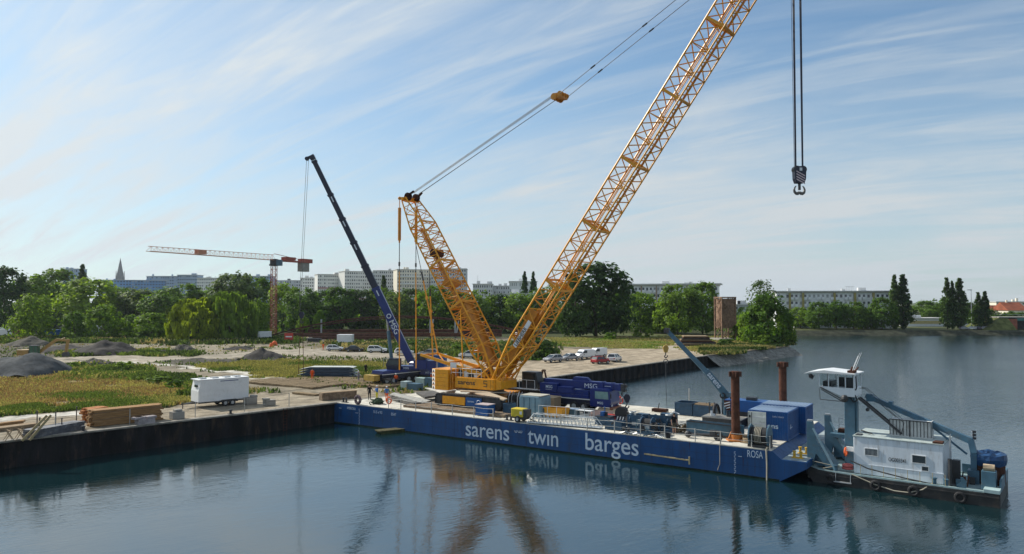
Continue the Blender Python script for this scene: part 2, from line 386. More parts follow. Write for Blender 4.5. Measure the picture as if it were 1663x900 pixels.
# ---------------- quay wall of sheet piles with a concrete coping
def quay_wall(line, name, label, out, pitch=.62, dep=.32):
    root = thing(name, label, 'quay wall', (line[0].x, line[0].y, 0)); o0 = Vector((line[0].x, line[0].y))
    pts = resample(line, pitch); mb = MB(); vs = []; fs = []
    for i, p in enumerate(pts):
        q = p-o0+out*(dep if (i//2) % 2 else 0)
        vs += [(q.x, q.y, -2.5), (q.x, q.y, 2.29)]
    for i in range(len(pts)-1): fs.append((2*i, 2*i+2, 2*i+3, 2*i+1))
    mb.add(vs, fs); mb.build('sheet_piling', PILE, root)
    mb = MB()
    for i in range(len(line)-1):
        a, b = line[i]-o0, line[i+1]-o0; w = out*.42; k = -out*.45
        mb.add([(a.x+w.x, a.y+w.y, 2.30), (b.x+w.x, b.y+w.y, 2.30), (b.x+k.x, b.y+k.y, 2.30), (a.x+k.x, a.y+k.y, 2.30),
                (a.x+w.x, a.y+w.y, 2.46), (b.x+w.x, b.y+w.y, 2.46), (b.x+k.x, b.y+k.y, 2.46), (a.x+k.x, a.y+k.y, 2.46)],
               [(0,1,2,3),(4,5,6,7),(0,1,5,4),(1,2,6,5),(2,3,7,6),(3,0,4,7)])
    mb.build('coping', mat('coping_concrete', (.27,.25,.215), .9, var=.25, bump=.3, dirt=(.1,.09,.07), dirt_amt=.7), root)
    return root
PILE = mat('sheet_pile_steel', (.017,.017,.019), .7, .0, var=.5, scale=.6, bump=.4, dirt=(.085,.062,.045), dirt_amt=.75, dirt_scale=.8, stretch=(1.5,1.5,.4), spec=.12)
OUT = Vector((.74, -.672)).normalized()
quay_wall([QUAY[0], QUAY[1], QUAY[2], QUAY[3]], 'quay_wall', 'dark sheet pile quay wall in front of the white trailer, left of the barge', OUT, 1.5, .40)
quay_wall([QUAY[3], QUAY[4], QUAY[5]], 'quay_wall', 'dark ribbed sheet pile quay wall running away behind the barge past the parked cars', OUT, .55, .3)
def bank(name, top, out, width, z0, z1, m, seed=1, n=7):
    vs, fs = [], []
    for i, p in enumerate(top):
        for j in range(n):
            f = j/(n-1); q = p+out*(width*f+mnoise.noise(Vector((p.x*.3, p.y*.3, seed+j)))*.5*(1 if 0 < j else 0))
            vs.append((q.x, q.y, z0+(z1-z0)*f+mnoise.noise(Vector((p.x*.8, p.y*.8, seed+3+j)))*.22))
    for i in range(len(top)-1):
        for j in range(n-1): fs.append((i*n+j, (i+1)*n+j, (i+1)*n+j+1, i*n+j+1))
    mb = MB(); mb.add(vs, fs); o = mb.build(name, m); return tag(o, None, None, kind='structure')
REV = mat('stone_revetment', (.20,.195,.175), .9, var=.35, scale=1.2, bump=.6, bscale=4, dirt=(.05,.055,.035), dirt_amt=.7)
bank('sloping_bank', resample([QUAY[5]-OUT*.5, QUAY[6]-OUT*.5], 1.5), OUT, 4.6, 2.42, -.6, REV)
bank('bank_end', resample([QUAY[6]-OUT*.5, Vector((70,214)), Vector((58,230)), Vector((40,245))], 2), Vector((.6,.8)), 5, 2.42, -.6, REV, 4)
bank('far_bank', resample([Vector((60,319)), Vector((130,319)), Vector((400,327)), Vector((1500,380))], 6), Vector((0,-1)), 4.5, 2.1, -.5,
     mat('dark_bank', (.055,.058,.04), .95, var=.4, scale=.5, bump=.6, bscale=3), 9)
# ---------------- grass and weeds (uncountable)
def tufts(name, regions, count, h, w, cols, box, seed, label, hv=.5):
    rnd = random.Random(seed); mb = MB(); k = 0; tries = 0
    vs, fs, mi = [], [], []
    while k < count and tries < count*12:
        tries += 1; u = rnd.uniform(box[0], box[2]); v = rnd.uniform(box[1], box[3]); p = G(u, v)
        if p.y < 10: continue
        nm = classify(p.x, p.y)[0]
        if nm not in regions or mnoise.noise(Vector((p.x*.22, p.y*.22, seed))) < -.28+rnd.uniform(-.25, .25): continue
        k += 1; m = min(len(cols)-1, int((mnoise.noise(Vector((p.x*.09, p.y*.09, seed+4)))*.9+.5+rnd.uniform(-.25,.25))*len(cols))); m = max(0, m)
        for q in range(3):
            a = rnd.uniform(0, 6.28); hh = h*rnd.uniform(1-hv, 1+hv); ww = w*rnd.uniform(.6, 1.4); c, s = math.cos(a), math.sin(a)
            x, y = p.x+rnd.gauss(0, w), p.y+rnd.gauss(0, w); lx, ly = rnd.gauss(0, hh*.3), rnd.gauss(0, hh*.3); o = len(vs)
            vs += [(x-c*ww/2, y-s*ww/2, GZ-.1), (x+c*ww/2, y+s*ww/2, GZ-.1), (x+lx+c*ww*.2, y+ly+s*ww*.2, GZ+hh), (x+lx-c*ww*.2, y+ly-s*ww*.2, GZ+hh*.9)]
            fs.append((o, o+1, o+2, o+3)); mi.append(m)
    mb.v, mb.f, mb.mi = vs, fs, mi
    me = bpy.data.meshes.new(name); me.from_pydata(vs, [], fs)
    for c in cols: me.materials.append(c)
    me.polygons.foreach_set('material_index', mi); me.update()
    o = bpy.data.objects.new(name, me); COL.objects.link(o); return tag(o, label, 'grass', kind='stuff')
TT = (1.05,1.15,.7); GG = (1.3,1.3,1.1)
LG = leaf_mat('green_weed', (.115,.16,.04), .3, .02, TT, GG); LY = leaf_mat('yellow_grass', (.34,.295,.11), .3, .02, TT, GG); LB = leaf_mat('brown_dock', (.31,.215,.10), .25, .02, (1,1,.7), GG); LD = leaf_mat('dark_weed', (.055,.085,.028), .25, .02, TT, GG); LDRY = leaf_mat('dry_grass', (.36,.30,.13), .25, .02, (1,1,.8), GG)
tufts('field_grass', ('brown_field',), 10500, .32, .2, [LY, LB, LY, LB, LG], (-20,600,310,690), 3, 'rust and yellow seeded weeds covering the field behind the timber stack')
tufts('meadow_grass', ('yellow_field',), 8500, .32, .22, [LY, LY, LG], (290,584,705,618), 4, 'tall yellow green grass between the gravel road and the blue beams')
tufts('verge_grass', ('green_verge',), 5000, .35, .2, [LG, LG, LY], (-20,640,320,690), 5, 'green grass strip along the edge of the quay track')
tufts('track_weeds', ('weeds','scrub'), 6000, .55, .5, [LD, LG, LG, LY], (90,560,340,650), 6, 'rough green weeds beside the dirt track')
tufts('lawn_grass', ('lawn','dry'), 9000, .22, .3, [leaf_mat('lawn_blade', (.17,.23,.05), .3, .02, TT, GG), LY, LDRY], (875,545,1300,580), 7, 'mown and dry grass above the far quay')
tufts('roadside_weeds', ('weeds','far_grass'), 9000, .9, .9, [LD, LG, LD, LDRY], (0,547,900,592), 8, 'tall green weeds behind the row of parked cars')
tufts('scattered_weeds', ('dirt','verge','far_dirt','mud'), 1500, .35, .35, [LD, LG, LDRY], (0,556,700,640), 12, 'thin scattered weeds on the bare ground of the site')
tufts('bank_weeds', ('dry','parking'), 2500, .5, .5, [LD, LG, LDRY], (1140,560,1290,580), 11, 'weeds hanging over the sloping bank')
# ============================================================ TREES
def crown_mesh(name, seed, prof, nclump, per, leaf, m, flat=1.0, droop=False, inner=.35, thin=False):
    """leaf-sized faces gathered in clumps through the crown's volume; prof(f) = radius at height fraction f, unit height 1"""
    rnd = random.Random(seed); vs, fs = [], []
    for c in range(nclump):
        f = rnd.random()**.85; r = prof(f)
        if r <= 0: continue
        a = rnd.uniform(0, 6.283); q = r*(inner+(1-inner)*rnd.random()**.45)
        bump = 1+.28*mnoise.noise(Vector((math.cos(a)*1.7, math.sin(a)*1.7, f*3+seed)))
        cx, cy, cz = math.cos(a)*q*bump, math.sin(a)*q*bump, f
        cr = (.10+.09*rnd.random())*((.5+r) if not thin else (.12+2.2*r))*(1.0 if not droop else .8)
        for k in range(per):
            d = Vector((rnd.gauss(0,1), rnd.gauss(0,1), rnd.gauss(0,.75)))
            if d.length == 0: continue
            d = d.normalized()*rnd.random()**.5
            if droop: p = Vector((cx+d.x*cr*.6, cy+d.y*cr*.6, cz-abs(d.z)*cr*2.6))
            else: p = Vector((cx+d.x*cr, cy+d.y*cr, cz+d.z*cr*flat))
            if p.z < .02: p.z = .02+rnd.random()*.05
            nrm = (Vector((p.x, p.y, (p.z-.45)*1.2))*1.5+Vector((rnd.gauss(0,.45), rnd.gauss(0,.45), rnd.gauss(0,.45)+.35))).normalized()
            s = leaf*rnd.uniform(.6, 1.5); e1 = nrm.orthogonal().normalized(); e1 = Matrix.Rotation(rnd.uniform(0,6.28), 3, nrm) @ e1; e2 = nrm.cross(e1)
            if droop: e2 = Vector((0,0,-1))*1.8; e1 = Vector((math.cos(a+1.57), math.sin(a+1.57), 0))*.6
            o = len(vs)
            vs += [tuple(p-e1*s-e2*s*.6), tuple(p+e1*s*.9-e2*s*.7), tuple(p+e1*s+e2*s*.8), tuple(p-e1*s*.7+e2*s)]
            fs.append((o, o+1, o+2, o+3))
    me = bpy.data.meshes.new(name); me.from_pydata(vs, [], fs); me.materials.append(m); me.update(); return me
def trunk_mesh(seed, h0, h1, r, spread):
    rnd = random.Random(seed); mb = MB(); p = Vector((0,0,-.03)); top = Vector((rnd.uniform(-.02,.02), rnd.uniform(-.02,.02), h0))
    mb.tube(p, top, r, r*.8, 7)
    e = Vector((rnd.uniform(-.03,.03), rnd.uniform(-.03,.03), h1)); mb.tube(top, e, r*.8, r*.25, 6)
    for i in range(7):
        f = i/7; b = top.lerp(e, f*.7); a = rnd.uniform(0, 6.28)+i*2.4
        t = b+Vector((math.cos(a)*spread*rnd.uniform(.6,1), math.sin(a)*spread*rnd.uniform(.6,1), rnd.uniform(.14,.3)))
        mid = b.lerp(t, .5)+Vector((0,0,.03)); mb.tube(b, mid, r*.45, r*.3, 5); mb.tube(mid, t, r*.3, r*.1, 5)
    me = bpy.data.meshes.new('trunk'); me.from_pydata(mb.v, [], mb.f); me.materials.append(BARK); me.update(); return me
BARK = mat('bark', (.10,.075,.055), .9, var=.3, bump=.5)
def ell(a, b, c=.5, p=2.0):
    return lambda f: a*max(0, 1-abs((f-c)/(b))**p)**.5
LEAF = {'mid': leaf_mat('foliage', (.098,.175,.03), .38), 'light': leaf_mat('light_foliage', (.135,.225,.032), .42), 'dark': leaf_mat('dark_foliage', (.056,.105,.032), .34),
        'yellow': leaf_mat('sunlit_willow_foliage', (.24,.29,.035), .5), 'blue': leaf_mat('grey_green_foliage', (.09,.14,.055), .34)}  # sunlight on the willow is put into its yellow leaf colour
KIND = {}
def defkind(key, leafm, prof, nclump, per, leaf, th0, th1, tr, spread, seeds=(1,2,3), **kw):
    for s in seeds:
        KIND.setdefault(key, []).append((crown_mesh('crown', s*31+len(KIND), prof, nclump, per, leaf, LEAF[leafm], **kw), trunk_mesh(s, th0, th1, tr, spread)))
broad = lambda f: .46*max(0, 1-abs((f-.52)/.5)**2.3)**.5 if f > .1 else 0
low = lambda f: .5*max(0, 1-abs((f-.42)/.58)**2.6)**.5
pop = lambda f: .125*max(0, min(1, f*6))*max(0, 1-max(0, (f-.25)/.78)**1.6)**.9
airy = lambda f: .38*max(0, 1-abs((f-.66)/.36)**2)**.5 if f > .3 else 0
for k in ('mid', 'light', 'dark', 'blue'):
    defkind('broad_'+k, k, broad, 95, 48, .021, .3, .7, .022, .2, seeds=(1,2,3) if k != 'blue' else (1,2))
    defkind('low_'+k, k, low, 80, 48, .025, .15, .6, .02, .25, seeds=(1,2))
defkind('poplar', 'dark', pop, 150, 30, .013, .2, .9, .014, .05, seeds=(1,2,3), inner=.15, thin=True)
defkind('airy', 'blue', airy, 55, 36, .018, .4, .8, .016, .25, seeds=(1,2), inner=.1)
defkind('willow', 'yellow', lambda f: .56*max(0, 1-abs((f-.4)/.62)**3)**.5, 240, 46, .021, .25, .75, .03, .28, seeds=(1,), droop=True, inner=.6)
defkind('willow_dark', 'mid', lambda f: .56*max(0, 1-abs((f-.4)/.62)**3)**.5, 240, 46, .021, .25, .75, .03, .28, seeds=(2,), droop=True, inner=.6)
BUSHES = {k: [crown_mesh('leaves', 77+i, lambda f: .75*max(0, 1-f**2.2)**.5, 40, 40, .04, LEAF[k], inner=.2) for i in range(2)] for k in ('mid','light','dark')}
tcount = [0]
def tree(name, kind, u, vtop, Y, wpx, label, cat='tree', group=None, zb=GZ-.3):
    i = tcount[0]; tcount[0] += 1; var = KIND[kind]; cm, tm = var[i % len(var)]
    top = P(u, vtop, Y).z; h = (top-zb)/1.02; base = P(u, vtop, Y); w = wpx*Y/F_PX
    prof_w = {'poplar': .225, 'airy': .76, 'willow': 1.12, 'willow_dark': 1.12}.get(kind, .92 if kind.startswith('broad') else 1.0)
    sxy = w/(prof_w*1.08)
    r = thing(name, label, cat, (base.x, Y, zb), random.uniform(0, 6.28), group); r.scale = (sxy, sxy, h)
    for nm, me in (('trunk', tm), ('crown', cm)):
        o = bpy.data.objects.new(nm, me); COL.objects.link(o); o.parent = r
    return r
def bush(u, v, wpx, hpx, kind, label, group='bushes on the site', zb=GZ-.1, Y=None, name='bush'):
    p = G(u, v) if Y is None else P(u, v, Y); i = tcount[0]; tcount[0] += 1
    o = bpy.data.objects.new(name, BUSHES[kind][i % 2]); COL.objects.link(o); w = wpx*p.y/F_PX; h = hpx*p.y/F_PX
    o.location = (p.x, p.y, zb); o.scale = (w/1.45, w/1.45, h); o.rotation_euler = (0,0,random.uniform(0,6.28))
    return tag(o, label, 'bush', group)
# front row on the left
FR = 'young trees along the front of the wood'
tree('tree', 'broad_light', 54, 480, 236, 66, 'light green round tree with a bare forked trunk behind the excavator', group=FR)
tree('tree', 'low_light', 122, 507, 240, 38, 'small pale green tree right of the blue container', group=FR)
tree('tree', 'low_light', 170, 496, 238, 56, 'light bushy tree in the front row behind the long dark mound', group=FR)
tree('tree', 'low_light', 213, 512, 246, 34, 'narrow light sapling between two bushy front row trees', group=FR)
tree('tree', 'low_light', 246, 509, 240, 58, 'broad light shrubby tree just left of the yellow willow', group=FR)
tree('willow_tree', 'willow', 322, 483, 228, 98, 'yellow green weeping willow with hanging twigs', 'willow', 'pair of willows')
tree('willow_tree', 'willow_dark', 372, 473, 232, 96, 'dull green weeping willow touching the yellow one', 'willow', 'pair of willows')
tree('tree', 'broad_mid', 418, 487, 246, 40, 'leafy tree between the dull willow and the red tower crane mast', group=FR)
tree('tree', 'low_light', 492, 514, 250, 22, 'sunlit sapling behind the red road sign', group=FR)
tree('tree', 'low_light', 519, 505, 252, 20, 'bright sapling on its own in front of the dark wood', group=FR)
BK = 'tall trees of the wood behind the site'
for i, (u, vt, w, Y, k, lab) in enumerate([
 (8, 436, 62, 300, 'broad_dark', 'dark tree cut by the left edge of the view'),
 (58, 447, 74, 320, 'broad_mid', 'round tree right of the dark one at the left edge'),
 (92, 441, 80, 345, 'broad_mid', 'tall round tree below the grey office tower'),
 (146, 455, 92, 305, 'broad_light', 'wide light tree below the slim dark conifer'),
 (196, 468, 66, 325, 'broad_mid', 'tree below the church spire'),
 (228, 470, 66, 310, 'broad_blue', 'grey green tree right of the church spire'),
 (262, 474, 66, 300, 'broad_mid', 'tree in front of the blue housing block'),
 (298, 462, 74, 330, 'broad_mid', 'high tree in front of the right end of the blue block'),
 (345, 468, 70, 335, 'broad_light', 'light crowned tree rising behind the yellow willow'),
 (384, 445, 74, 325, 'broad_blue', 'tall pale tree under the jib of the tower crane'),
 (418, 452, 70, 345, 'broad_mid', 'tree just left of the tower crane mast'),
 (462, 462, 56, 320, 'broad_light', 'tree just right of the tower crane mast'),
 (492, 470, 60, 300, 'broad_mid', 'tree behind the hanging crane ropes'),
 (524, 474, 60, 312, 'broad_dark', 'dark tree below the first white tower block'),
 (553, 469, 60, 300, 'broad_mid', 'round tree below the second white tower block'),
 (586, 472, 60, 305, 'broad_dark', 'dark tree left of the navy telescopic boom'),
 (620, 468, 56, 310, 'broad_mid', 'tree right behind the navy telescopic boom'),
 (646, 478, 50, 290, 'broad_blue', 'pale tree between the navy boom and the lattice mast'),
 (672, 470, 54, 315, 'broad_dark', 'dark tree behind the hanging yellow cylinder'),
 (706, 466, 62, 300, 'broad_light', 'light tree seen through the lattice mast'),
 (742, 476, 58, 310, 'broad_mid', 'tree behind the middle of the lattice mast'),
 (778, 474, 60, 300, 'broad_mid', 'tree between the mast and the main boom'),
 (812, 480, 54, 306, 'broad_dark', 'dark tree in the crotch between mast and boom'),
 (842, 478, 54, 300, 'broad_light', 'light tree left of the main boom'),
 (880, 470, 62, 305, 'broad_mid', 'tree behind the foot of the main boom'),
 (908, 462, 50, 318, 'broad_light', 'yellow green tree behind the main boom')]):
    tree('tree', k, u, vt, Y, w*1.12, lab, group=BK)
for u, vt, w, Y, lab in ((134, 428, 19, 420, 'slim dark conifer right of the grey office tower'), (623, 447, 17, 430, 'dark poplar in front of the white tower blocks right of the navy boom')):
    tree('conifer', 'poplar', u, vt, Y, w, lab, 'conifer')
for u, vt, w, lab in ((852, 440, 14, 'left poplar of the pair beside the pale office cube'), (866, 440, 13, 'right poplar of the pair beside the pale office cube')):
    tree('poplar', 'poplar', u, vt, 410, w, lab, 'poplar', 'poplars near the office cube')
RT = 'trees along the far side of the lawn'
tree('tree', 'broad_dark', 968, 430, 262, 122, 'biggest dark tree, right behind the main boom', group=RT)
tree('tree', 'broad_dark', 935, 455, 256, 74, 'dark tree filling in left of the biggest dark tree', group=RT)
tree('tree', 'broad_dark', 1000, 458, 268, 52, 'dark right shoulder tree of the biggest dark tree', group=RT)
tree('tree', 'broad_light', 1040, 477, 300, 62, 'yellow green tree in front of the long white block', group=RT)
tree('tree', 'broad_mid', 1100, 463, 280, 70, 'left one of two full trees in front of the white gable', group=RT)
tree('tree', 'broad_mid', 1140, 461, 284, 64, 'right one of two full trees beside the brown tower', group=RT)
tree('tree', 'low_mid', 1075, 492, 292, 50, 'low tree filling the gap before the two full trees', group=RT)
tree('tree', 'airy', 1236, 457, 300, 50, 'airy thin crowned tree behind the point', group=RT)
tree('tree', 'low_mid', 1246, 479, 214, 76, 'bushy tree standing on the tip of the point', group=RT)
tree('tree', 'low_light', 1222, 505, 222, 50, 'bright low tree on the left side of the point', group=RT)
tree('tree', 'low_mid', 1276, 508, 212, 34, 'small tree nearest the water on the point', group=RT)
FB = 'trees on the far shore'
for u, vt, w, Y, k, lab in [(1330, 492, 46, 331, 'broad_mid', 'first round tree on the far shore before the ochre striped block'), (1358, 490, 46, 334, 'broad_mid', 'second round tree before the ochre striped block'),
  (1386, 491, 46, 333, 'broad_mid', 'third round tree before the ochre striped block'), (1432, 485, 48, 330, 'broad_mid', 'round tree at the right end of the ochre striped block'),
  (1408, 500, 30, 338, 'low_mid', 'low tree between the round trees before the striped block'), (1300, 500, 40, 345, 'broad_light', 'pale tree behind the tip of the point on the far shore'),
  (1502, 490, 50, 400, 'broad_mid', 'soft round tree between the two groups of poplars'), (1525, 487, 44, 405, 'broad_mid', 'round tree left of the second poplar group'), (1575, 492, 34, 400, 'broad_dark', 'dark tree behind the tall lamp mast'),
  (1596, 500, 44, 350, 'low_mid', 'leafy tree right of the tall lamp mast'), (1640, 506, 50, 375, 'low_mid', 'tree in front of the red roofed houses'), (1620, 512, 30, 372, 'low_dark', 'dark shrubby tree beside the bridge ramp')]:
    tree('tree', k, u, vt, Y, w, lab, group=FB)
for u, vt, w, lab in ((1452, 445, 17, 'left poplar of the first pair on the far shore'), (1466, 445, 24, 'right thicker poplar of the first pair on the far shore'),
  (1537, 450, 18, 'left poplar of the second group on the far shore'), (1546, 455, 11, 'thin middle poplar of the second group'), (1558, 451, 22, 'thick right poplar of the second group'),
  (1588, 474, 16, 'low poplar right of the lamp mast'), (1599, 472, 15, 'low poplar standing farthest right')):
    tree('poplar', 'poplar', u, vt, 332, w, lab, 'poplar', 'poplars on the far shore', zb=1.9)
BG = 'bushes in front of the wood'
for u, v, w, h, k, lab in [(255, 552, 30, 20, 'light', 'pale bush left of the willow foot'), (232, 552, 26, 14, 'mid', 'low bush left of the pale one'), (108, 552, 22, 16, 'light', 'bush by the blue container'),
  (28, 536, 40, 22, 'mid', 'bush behind the parked campers'), (440, 545, 24, 12, 'light', 'bush beside the pale kiosk'), (1205, 553, 40, 26, 'light', 'bright bush left of the tree on the point'), (1180, 560, 30, 10, 'mid', 'low bush on the bank of the point'),
  (1240, 560, 34, 16, 'mid', 'bush overhanging the water at the point'), (990, 551, 24, 12, 'light', 'small round bush below the biggest dark tree'), (1044, 547, 32, 16, 'light', 'bright bush at the far edge of the lawn'),
  (880, 583, 60, 32, 'dark', 'dark thicket left of the parked silver cars'), (862, 575, 50, 30, 'mid', 'scrub behind the crane foot'), (745, 572, 40, 14, 'light', 'bright bush seen between pendants and mast'), (660, 566, 46, 12, 'mid', 'scrub behind the white parked car'),
  (200, 600, 34, 14, 'light', 'green bush beside the grey gravel heap'), (120, 600, 24, 12, 'light', 'light weed clump at the foot of the grey gravel heap'), (262, 622, 50, 12, 'mid', 'weed clump left of the white trailer'), (285, 632, 34, 16, 'mid', 'bush behind the drawbar of the trailer'),
  (1612, 536, 60, 12, 'mid', 'scrub on the bridge ramp')]:
    if u == 1612: bush(u, v, w, h, k, lab, BG, zb=1.9, Y=335)
    elif u == 28: bush(u, v, w, h, k, lab, BG, Y=262)
    else: bush(u, v, w, h, k, lab, BG)
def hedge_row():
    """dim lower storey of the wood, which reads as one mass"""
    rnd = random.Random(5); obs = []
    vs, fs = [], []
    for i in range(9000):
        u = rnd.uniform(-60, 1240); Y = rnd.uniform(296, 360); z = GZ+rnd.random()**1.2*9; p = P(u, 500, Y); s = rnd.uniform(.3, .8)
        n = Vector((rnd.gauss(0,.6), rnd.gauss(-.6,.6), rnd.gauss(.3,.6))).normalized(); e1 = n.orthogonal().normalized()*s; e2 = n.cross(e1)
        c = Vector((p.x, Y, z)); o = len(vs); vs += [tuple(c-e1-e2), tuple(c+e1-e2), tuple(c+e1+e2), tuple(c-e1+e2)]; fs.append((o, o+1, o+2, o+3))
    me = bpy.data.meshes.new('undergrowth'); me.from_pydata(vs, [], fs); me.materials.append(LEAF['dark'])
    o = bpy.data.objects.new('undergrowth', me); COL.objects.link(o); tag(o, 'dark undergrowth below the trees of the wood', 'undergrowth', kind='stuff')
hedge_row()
# ============================================================ BUILDINGS
BLIND = mat('window_with_blind', (.34,.35,.34), .6, var=.2, scale=.05)
WIN = mat('window_glass', (.05,.06,.075), .15, var=.4, scale=.05, spec=.7)
def faced(root, u0, u1, Y0, Y1): pass
def block(name, label, u0, u1, vt, Y, depth, wallm, floors, bays, style='grid', skew=0.0, win_m=None, band=None, roof=True, zb=0.0, ww=.5, wh=.42, group=None, cat='apartment block', h_all=None):
    """a slab block whose front runs between two picture columns; skew = how much farther its right end stands"""
    a = P(u0, vt, Y); b = P(u1, vt, Y+skew); H = a.z-zb
    d = Vector((b.x-a.x, b.y-a.y, 0)); Lx = d.length; rz = math.atan2(d.y, d.x)
    root = thing(name, label, cat, (a.x, a.y, zb), rz, group)
    mb = MB(); mb.bb(0, Lx, 0, depth, 0, H); mb.build('wall', wallm, root)
    if roof:
        mb = MB(); mb.bb(-.4, Lx+.4, -.5, depth+.5, H+.01, H+.55); rf = mb.build('roof', ROOFM, root)
        rnd = random.Random(int(u0)); mb = MB()
        for i in range(max(2, int(Lx/14))):
            x = rnd.uniform(2, Lx-4); w = rnd.uniform(1.2, 4); mb.bb(x, x+w, depth*.3, depth*.3+w*.8, H+.56, H+.56+rnd.uniform(.8, 2.4))
        mb.build('rooftop_plant', wallm, rf)
    fh = H/floors; bw = Lx/bays; me = None; cnt = 0; rest = MB()
    win_m = win_m or WIN
    mb1 = MB(); mb1.bb(-bw*ww/2, bw*ww/2, -.04, .1, -fh*wh/2, fh*wh/2)
    frs = list(range(floors-1, -1, -1)); wr = random.Random(int(u0*7)); alt = {}
    for fl in frs:
        if style == 'bands' and band and fl in band:
            m2 = MB(); m2.bb(.2, Lx-.2, -.9, -.003, fl*fh+.1, fl*fh+fh*.42); m2.build('balcony', band[fl], root)
        elif style == 'balcony':
            m2 = MB()
            for k in range(bays):
                if k % 3 != 2: m2.bb(k*bw+.3, (k+1)*bw-.3, -1.0, -.003, fl*fh+.05, fl*fh+fh*.4)
            m2.build('balcony', WHT, root)
        for k in range(bays):
            x, z = (k+.5)*bw, (fl+.55)*fh
            q = wr.random()
            if q < .06 and bays > 4: continue
            key = 1 if q > .74 and win_m is WIN else 0
            if cnt < 90:
                if key not in alt: o = mb1.build('window', BLIND if key else win_m, root); alt[key] = o.data
                else: o = bpy.data.objects.new('window', alt[key]); COL.objects.link(o); o.parent = root
                o.location = (x, 0, z); cnt += 1
            else: rest.bb(x-bw*ww/2, x+bw*ww/2, -.04, .1, z-fh*wh/2, z+fh*wh/2)
    if rest.v: tag(rest.build('window', win_m, root), None, None, kind='stuff')
    root['kind'] = 'thing'
    return root, Lx, H, fh, bw
ROOFM = mat('flat_roof', (.58,.57,.54), .85, var=.15, scale=.1)
CW = mat('pale_render', (.78,.77,.73), .8, var=.06, scale=.05); CW2 = mat('grey_render', (.58,.59,.59), .8, var=.08, scale=.05)
CB = mat('blue_cladding', (.13,.29,.55), .45, var=.2, scale=.04); CB2 = mat('light_blue_cladding', (.30,.40,.54), .5, var=.15, scale=.04)
CP = mat('cream_render', (.76,.70,.58), .8, var=.05, scale=.05); PINK = mat('pinkish_balcony', (.42,.22,.22), .7); OCH = mat('ochre_panel', (.36,.30,.11), .8)
block('office_tower', 'grey office tower with a wide top storey left of the slim conifer', 98, 126, 437, 900, 20, CB2, 10, 8, cat='office tower')
block('apartment_block', 'long blue clad housing block stretching below the church spire', 160, 322, 455, 820, 16, CB, 12, 34, skew=30, group='housing blocks on the skyline')
block('apartment_block', 'taller blue block standing on the right end of the long blue one', 238, 290, 449, 840, 16, CB2, 13, 14, group='housing blocks on the skyline')
block('apartment_block', 'blue block with a dark gable beside the pale gridded block', 288, 320, 447, 790, 16, CB2, 13, 9, group='housing blocks on the skyline')
block('apartment_block', 'small pale block with a square window grid left of the tall pale tree', 320, 356, 452, 780, 14, CW, 12, 10, group='housing blocks on the skyline')
block('apartment_block', 'grey block partly hidden behind the tall pale tree', 357, 402, 448, 800, 14, CW2, 12, 12, group='housing blocks on the skyline')
block('apartment_block', 'grey blue block just left of the tower crane mast', 398, 441, 449, 770, 14, CB2, 12, 11, group='housing blocks on the skyline')
block('apartment_block', 'low pale block just right of the tower crane mast', 447, 492, 456, 800, 14, CW2, 11, 12, group='housing blocks on the skyline')
block('apartment_block', 'pale block with two white stair towers under the hanging crane ropes', 488, 517, 452, 740, 14, CW, 12, 8, group='housing blocks on the skyline')
pk = {8: PINK, 6: PINK}
block('apartment_block', 'first white tower block with pinkish balcony rows from the left', 516, 559, 446, 690, 18, CW, 12, 13, 'bands', 10, band=pk, wh=.45, group='housing blocks on the skyline')
block('apartment_block', 'second white tower block with pinkish balcony rows and a roof house', 560, 606, 441, 680, 18, CW, 13, 13, 'bands', 14, band={7: PINK, 5: PINK}, wh=.45, group='housing blocks on the skyline')
block('apartment_block', 'plain white tower block behind the navy boom', 606, 646, 440, 690, 18, CW2, 13, 12, wh=.45, group='housing blocks on the skyline')
block('apartment_block', 'broad cream tower block between the hanging pendants', 645, 700, 438, 660, 20, CP, 13, 14, 'bands', 10, band={i: CW for i in range(3, 13, 2)}, wh=.5, group='housing blocks on the skyline')
block('apartment_block', 'grey tower block seen through the top of the lattice mast', 700, 757, 437, 650, 20, CW2, 13, 15, wh=.5, group='housing blocks on the skyline')
block('apartment_block', 'stepped pale block with dark openings right of the mast', 768, 800, 462, 560, 16, CW2, 8, 9, ww=.5, wh=.5, group='housing blocks on the skyline')
block('apartment_block', 'stepped grey block beside the pale office cube', 798, 828, 465, 575, 16, CW2, 8, 8, ww=.45, wh=.45, group='housing blocks on the skyline')
block('office_building', 'pale windowless looking cube with a thin roof canopy left of the poplars', 827, 872, 458, 480, 24, WHT, 7, 14, ww=.3, wh=.5, cat='office building')
block('hall', 'long low white hall with an overhanging flat roof behind the trees', 806, 884, 478, 372, 20, WHT, 3, 10, cat='hall')
r, Lx, H, fh, bw = block('apartment_block', 'long white five storey block with a blank right gable behind the two full trees', 1018, 1166, 465, 372, 14, WHT, 6, 24, 'balcony', -14, zb=GZ, group='housing blocks near the water')
mb = MB(); mb.bb(-1, Lx+1.5, -1.3, 15, H+.56, H+1.2); mb.build('eaves', ROOFM, r)
for k in range(0, 24, 4): mb = MB(); mb.bb(k*bw-.12, k*bw+.12, -1.05, -.004, 0, H); mb.build('pier', WOODR, r)
r, Lx, H, fh, bw = block('apartment_block', 'long pale block with ochre vertical strips and stacked balconies on the far shore', 1261, 1452, 476, 356, 14, WHT, 5, 26, 'balcony', -12, zb=2, group='housing blocks near the water')
mb = MB(); mb.bb(-1, Lx+1, -1.3, 15, H+.56, H+1.0); mb.build('eaves', ROOFM, r)
for k in (3.0, 6, 13, 17.5, 21.5, 25.6): mb = MB(); mb.bb(k*bw-.45, k*bw+.45, -1.06, -.004, 0, H); mb.build('colour_strip', OCH, r)
mb = MB(); x = Lx*.655
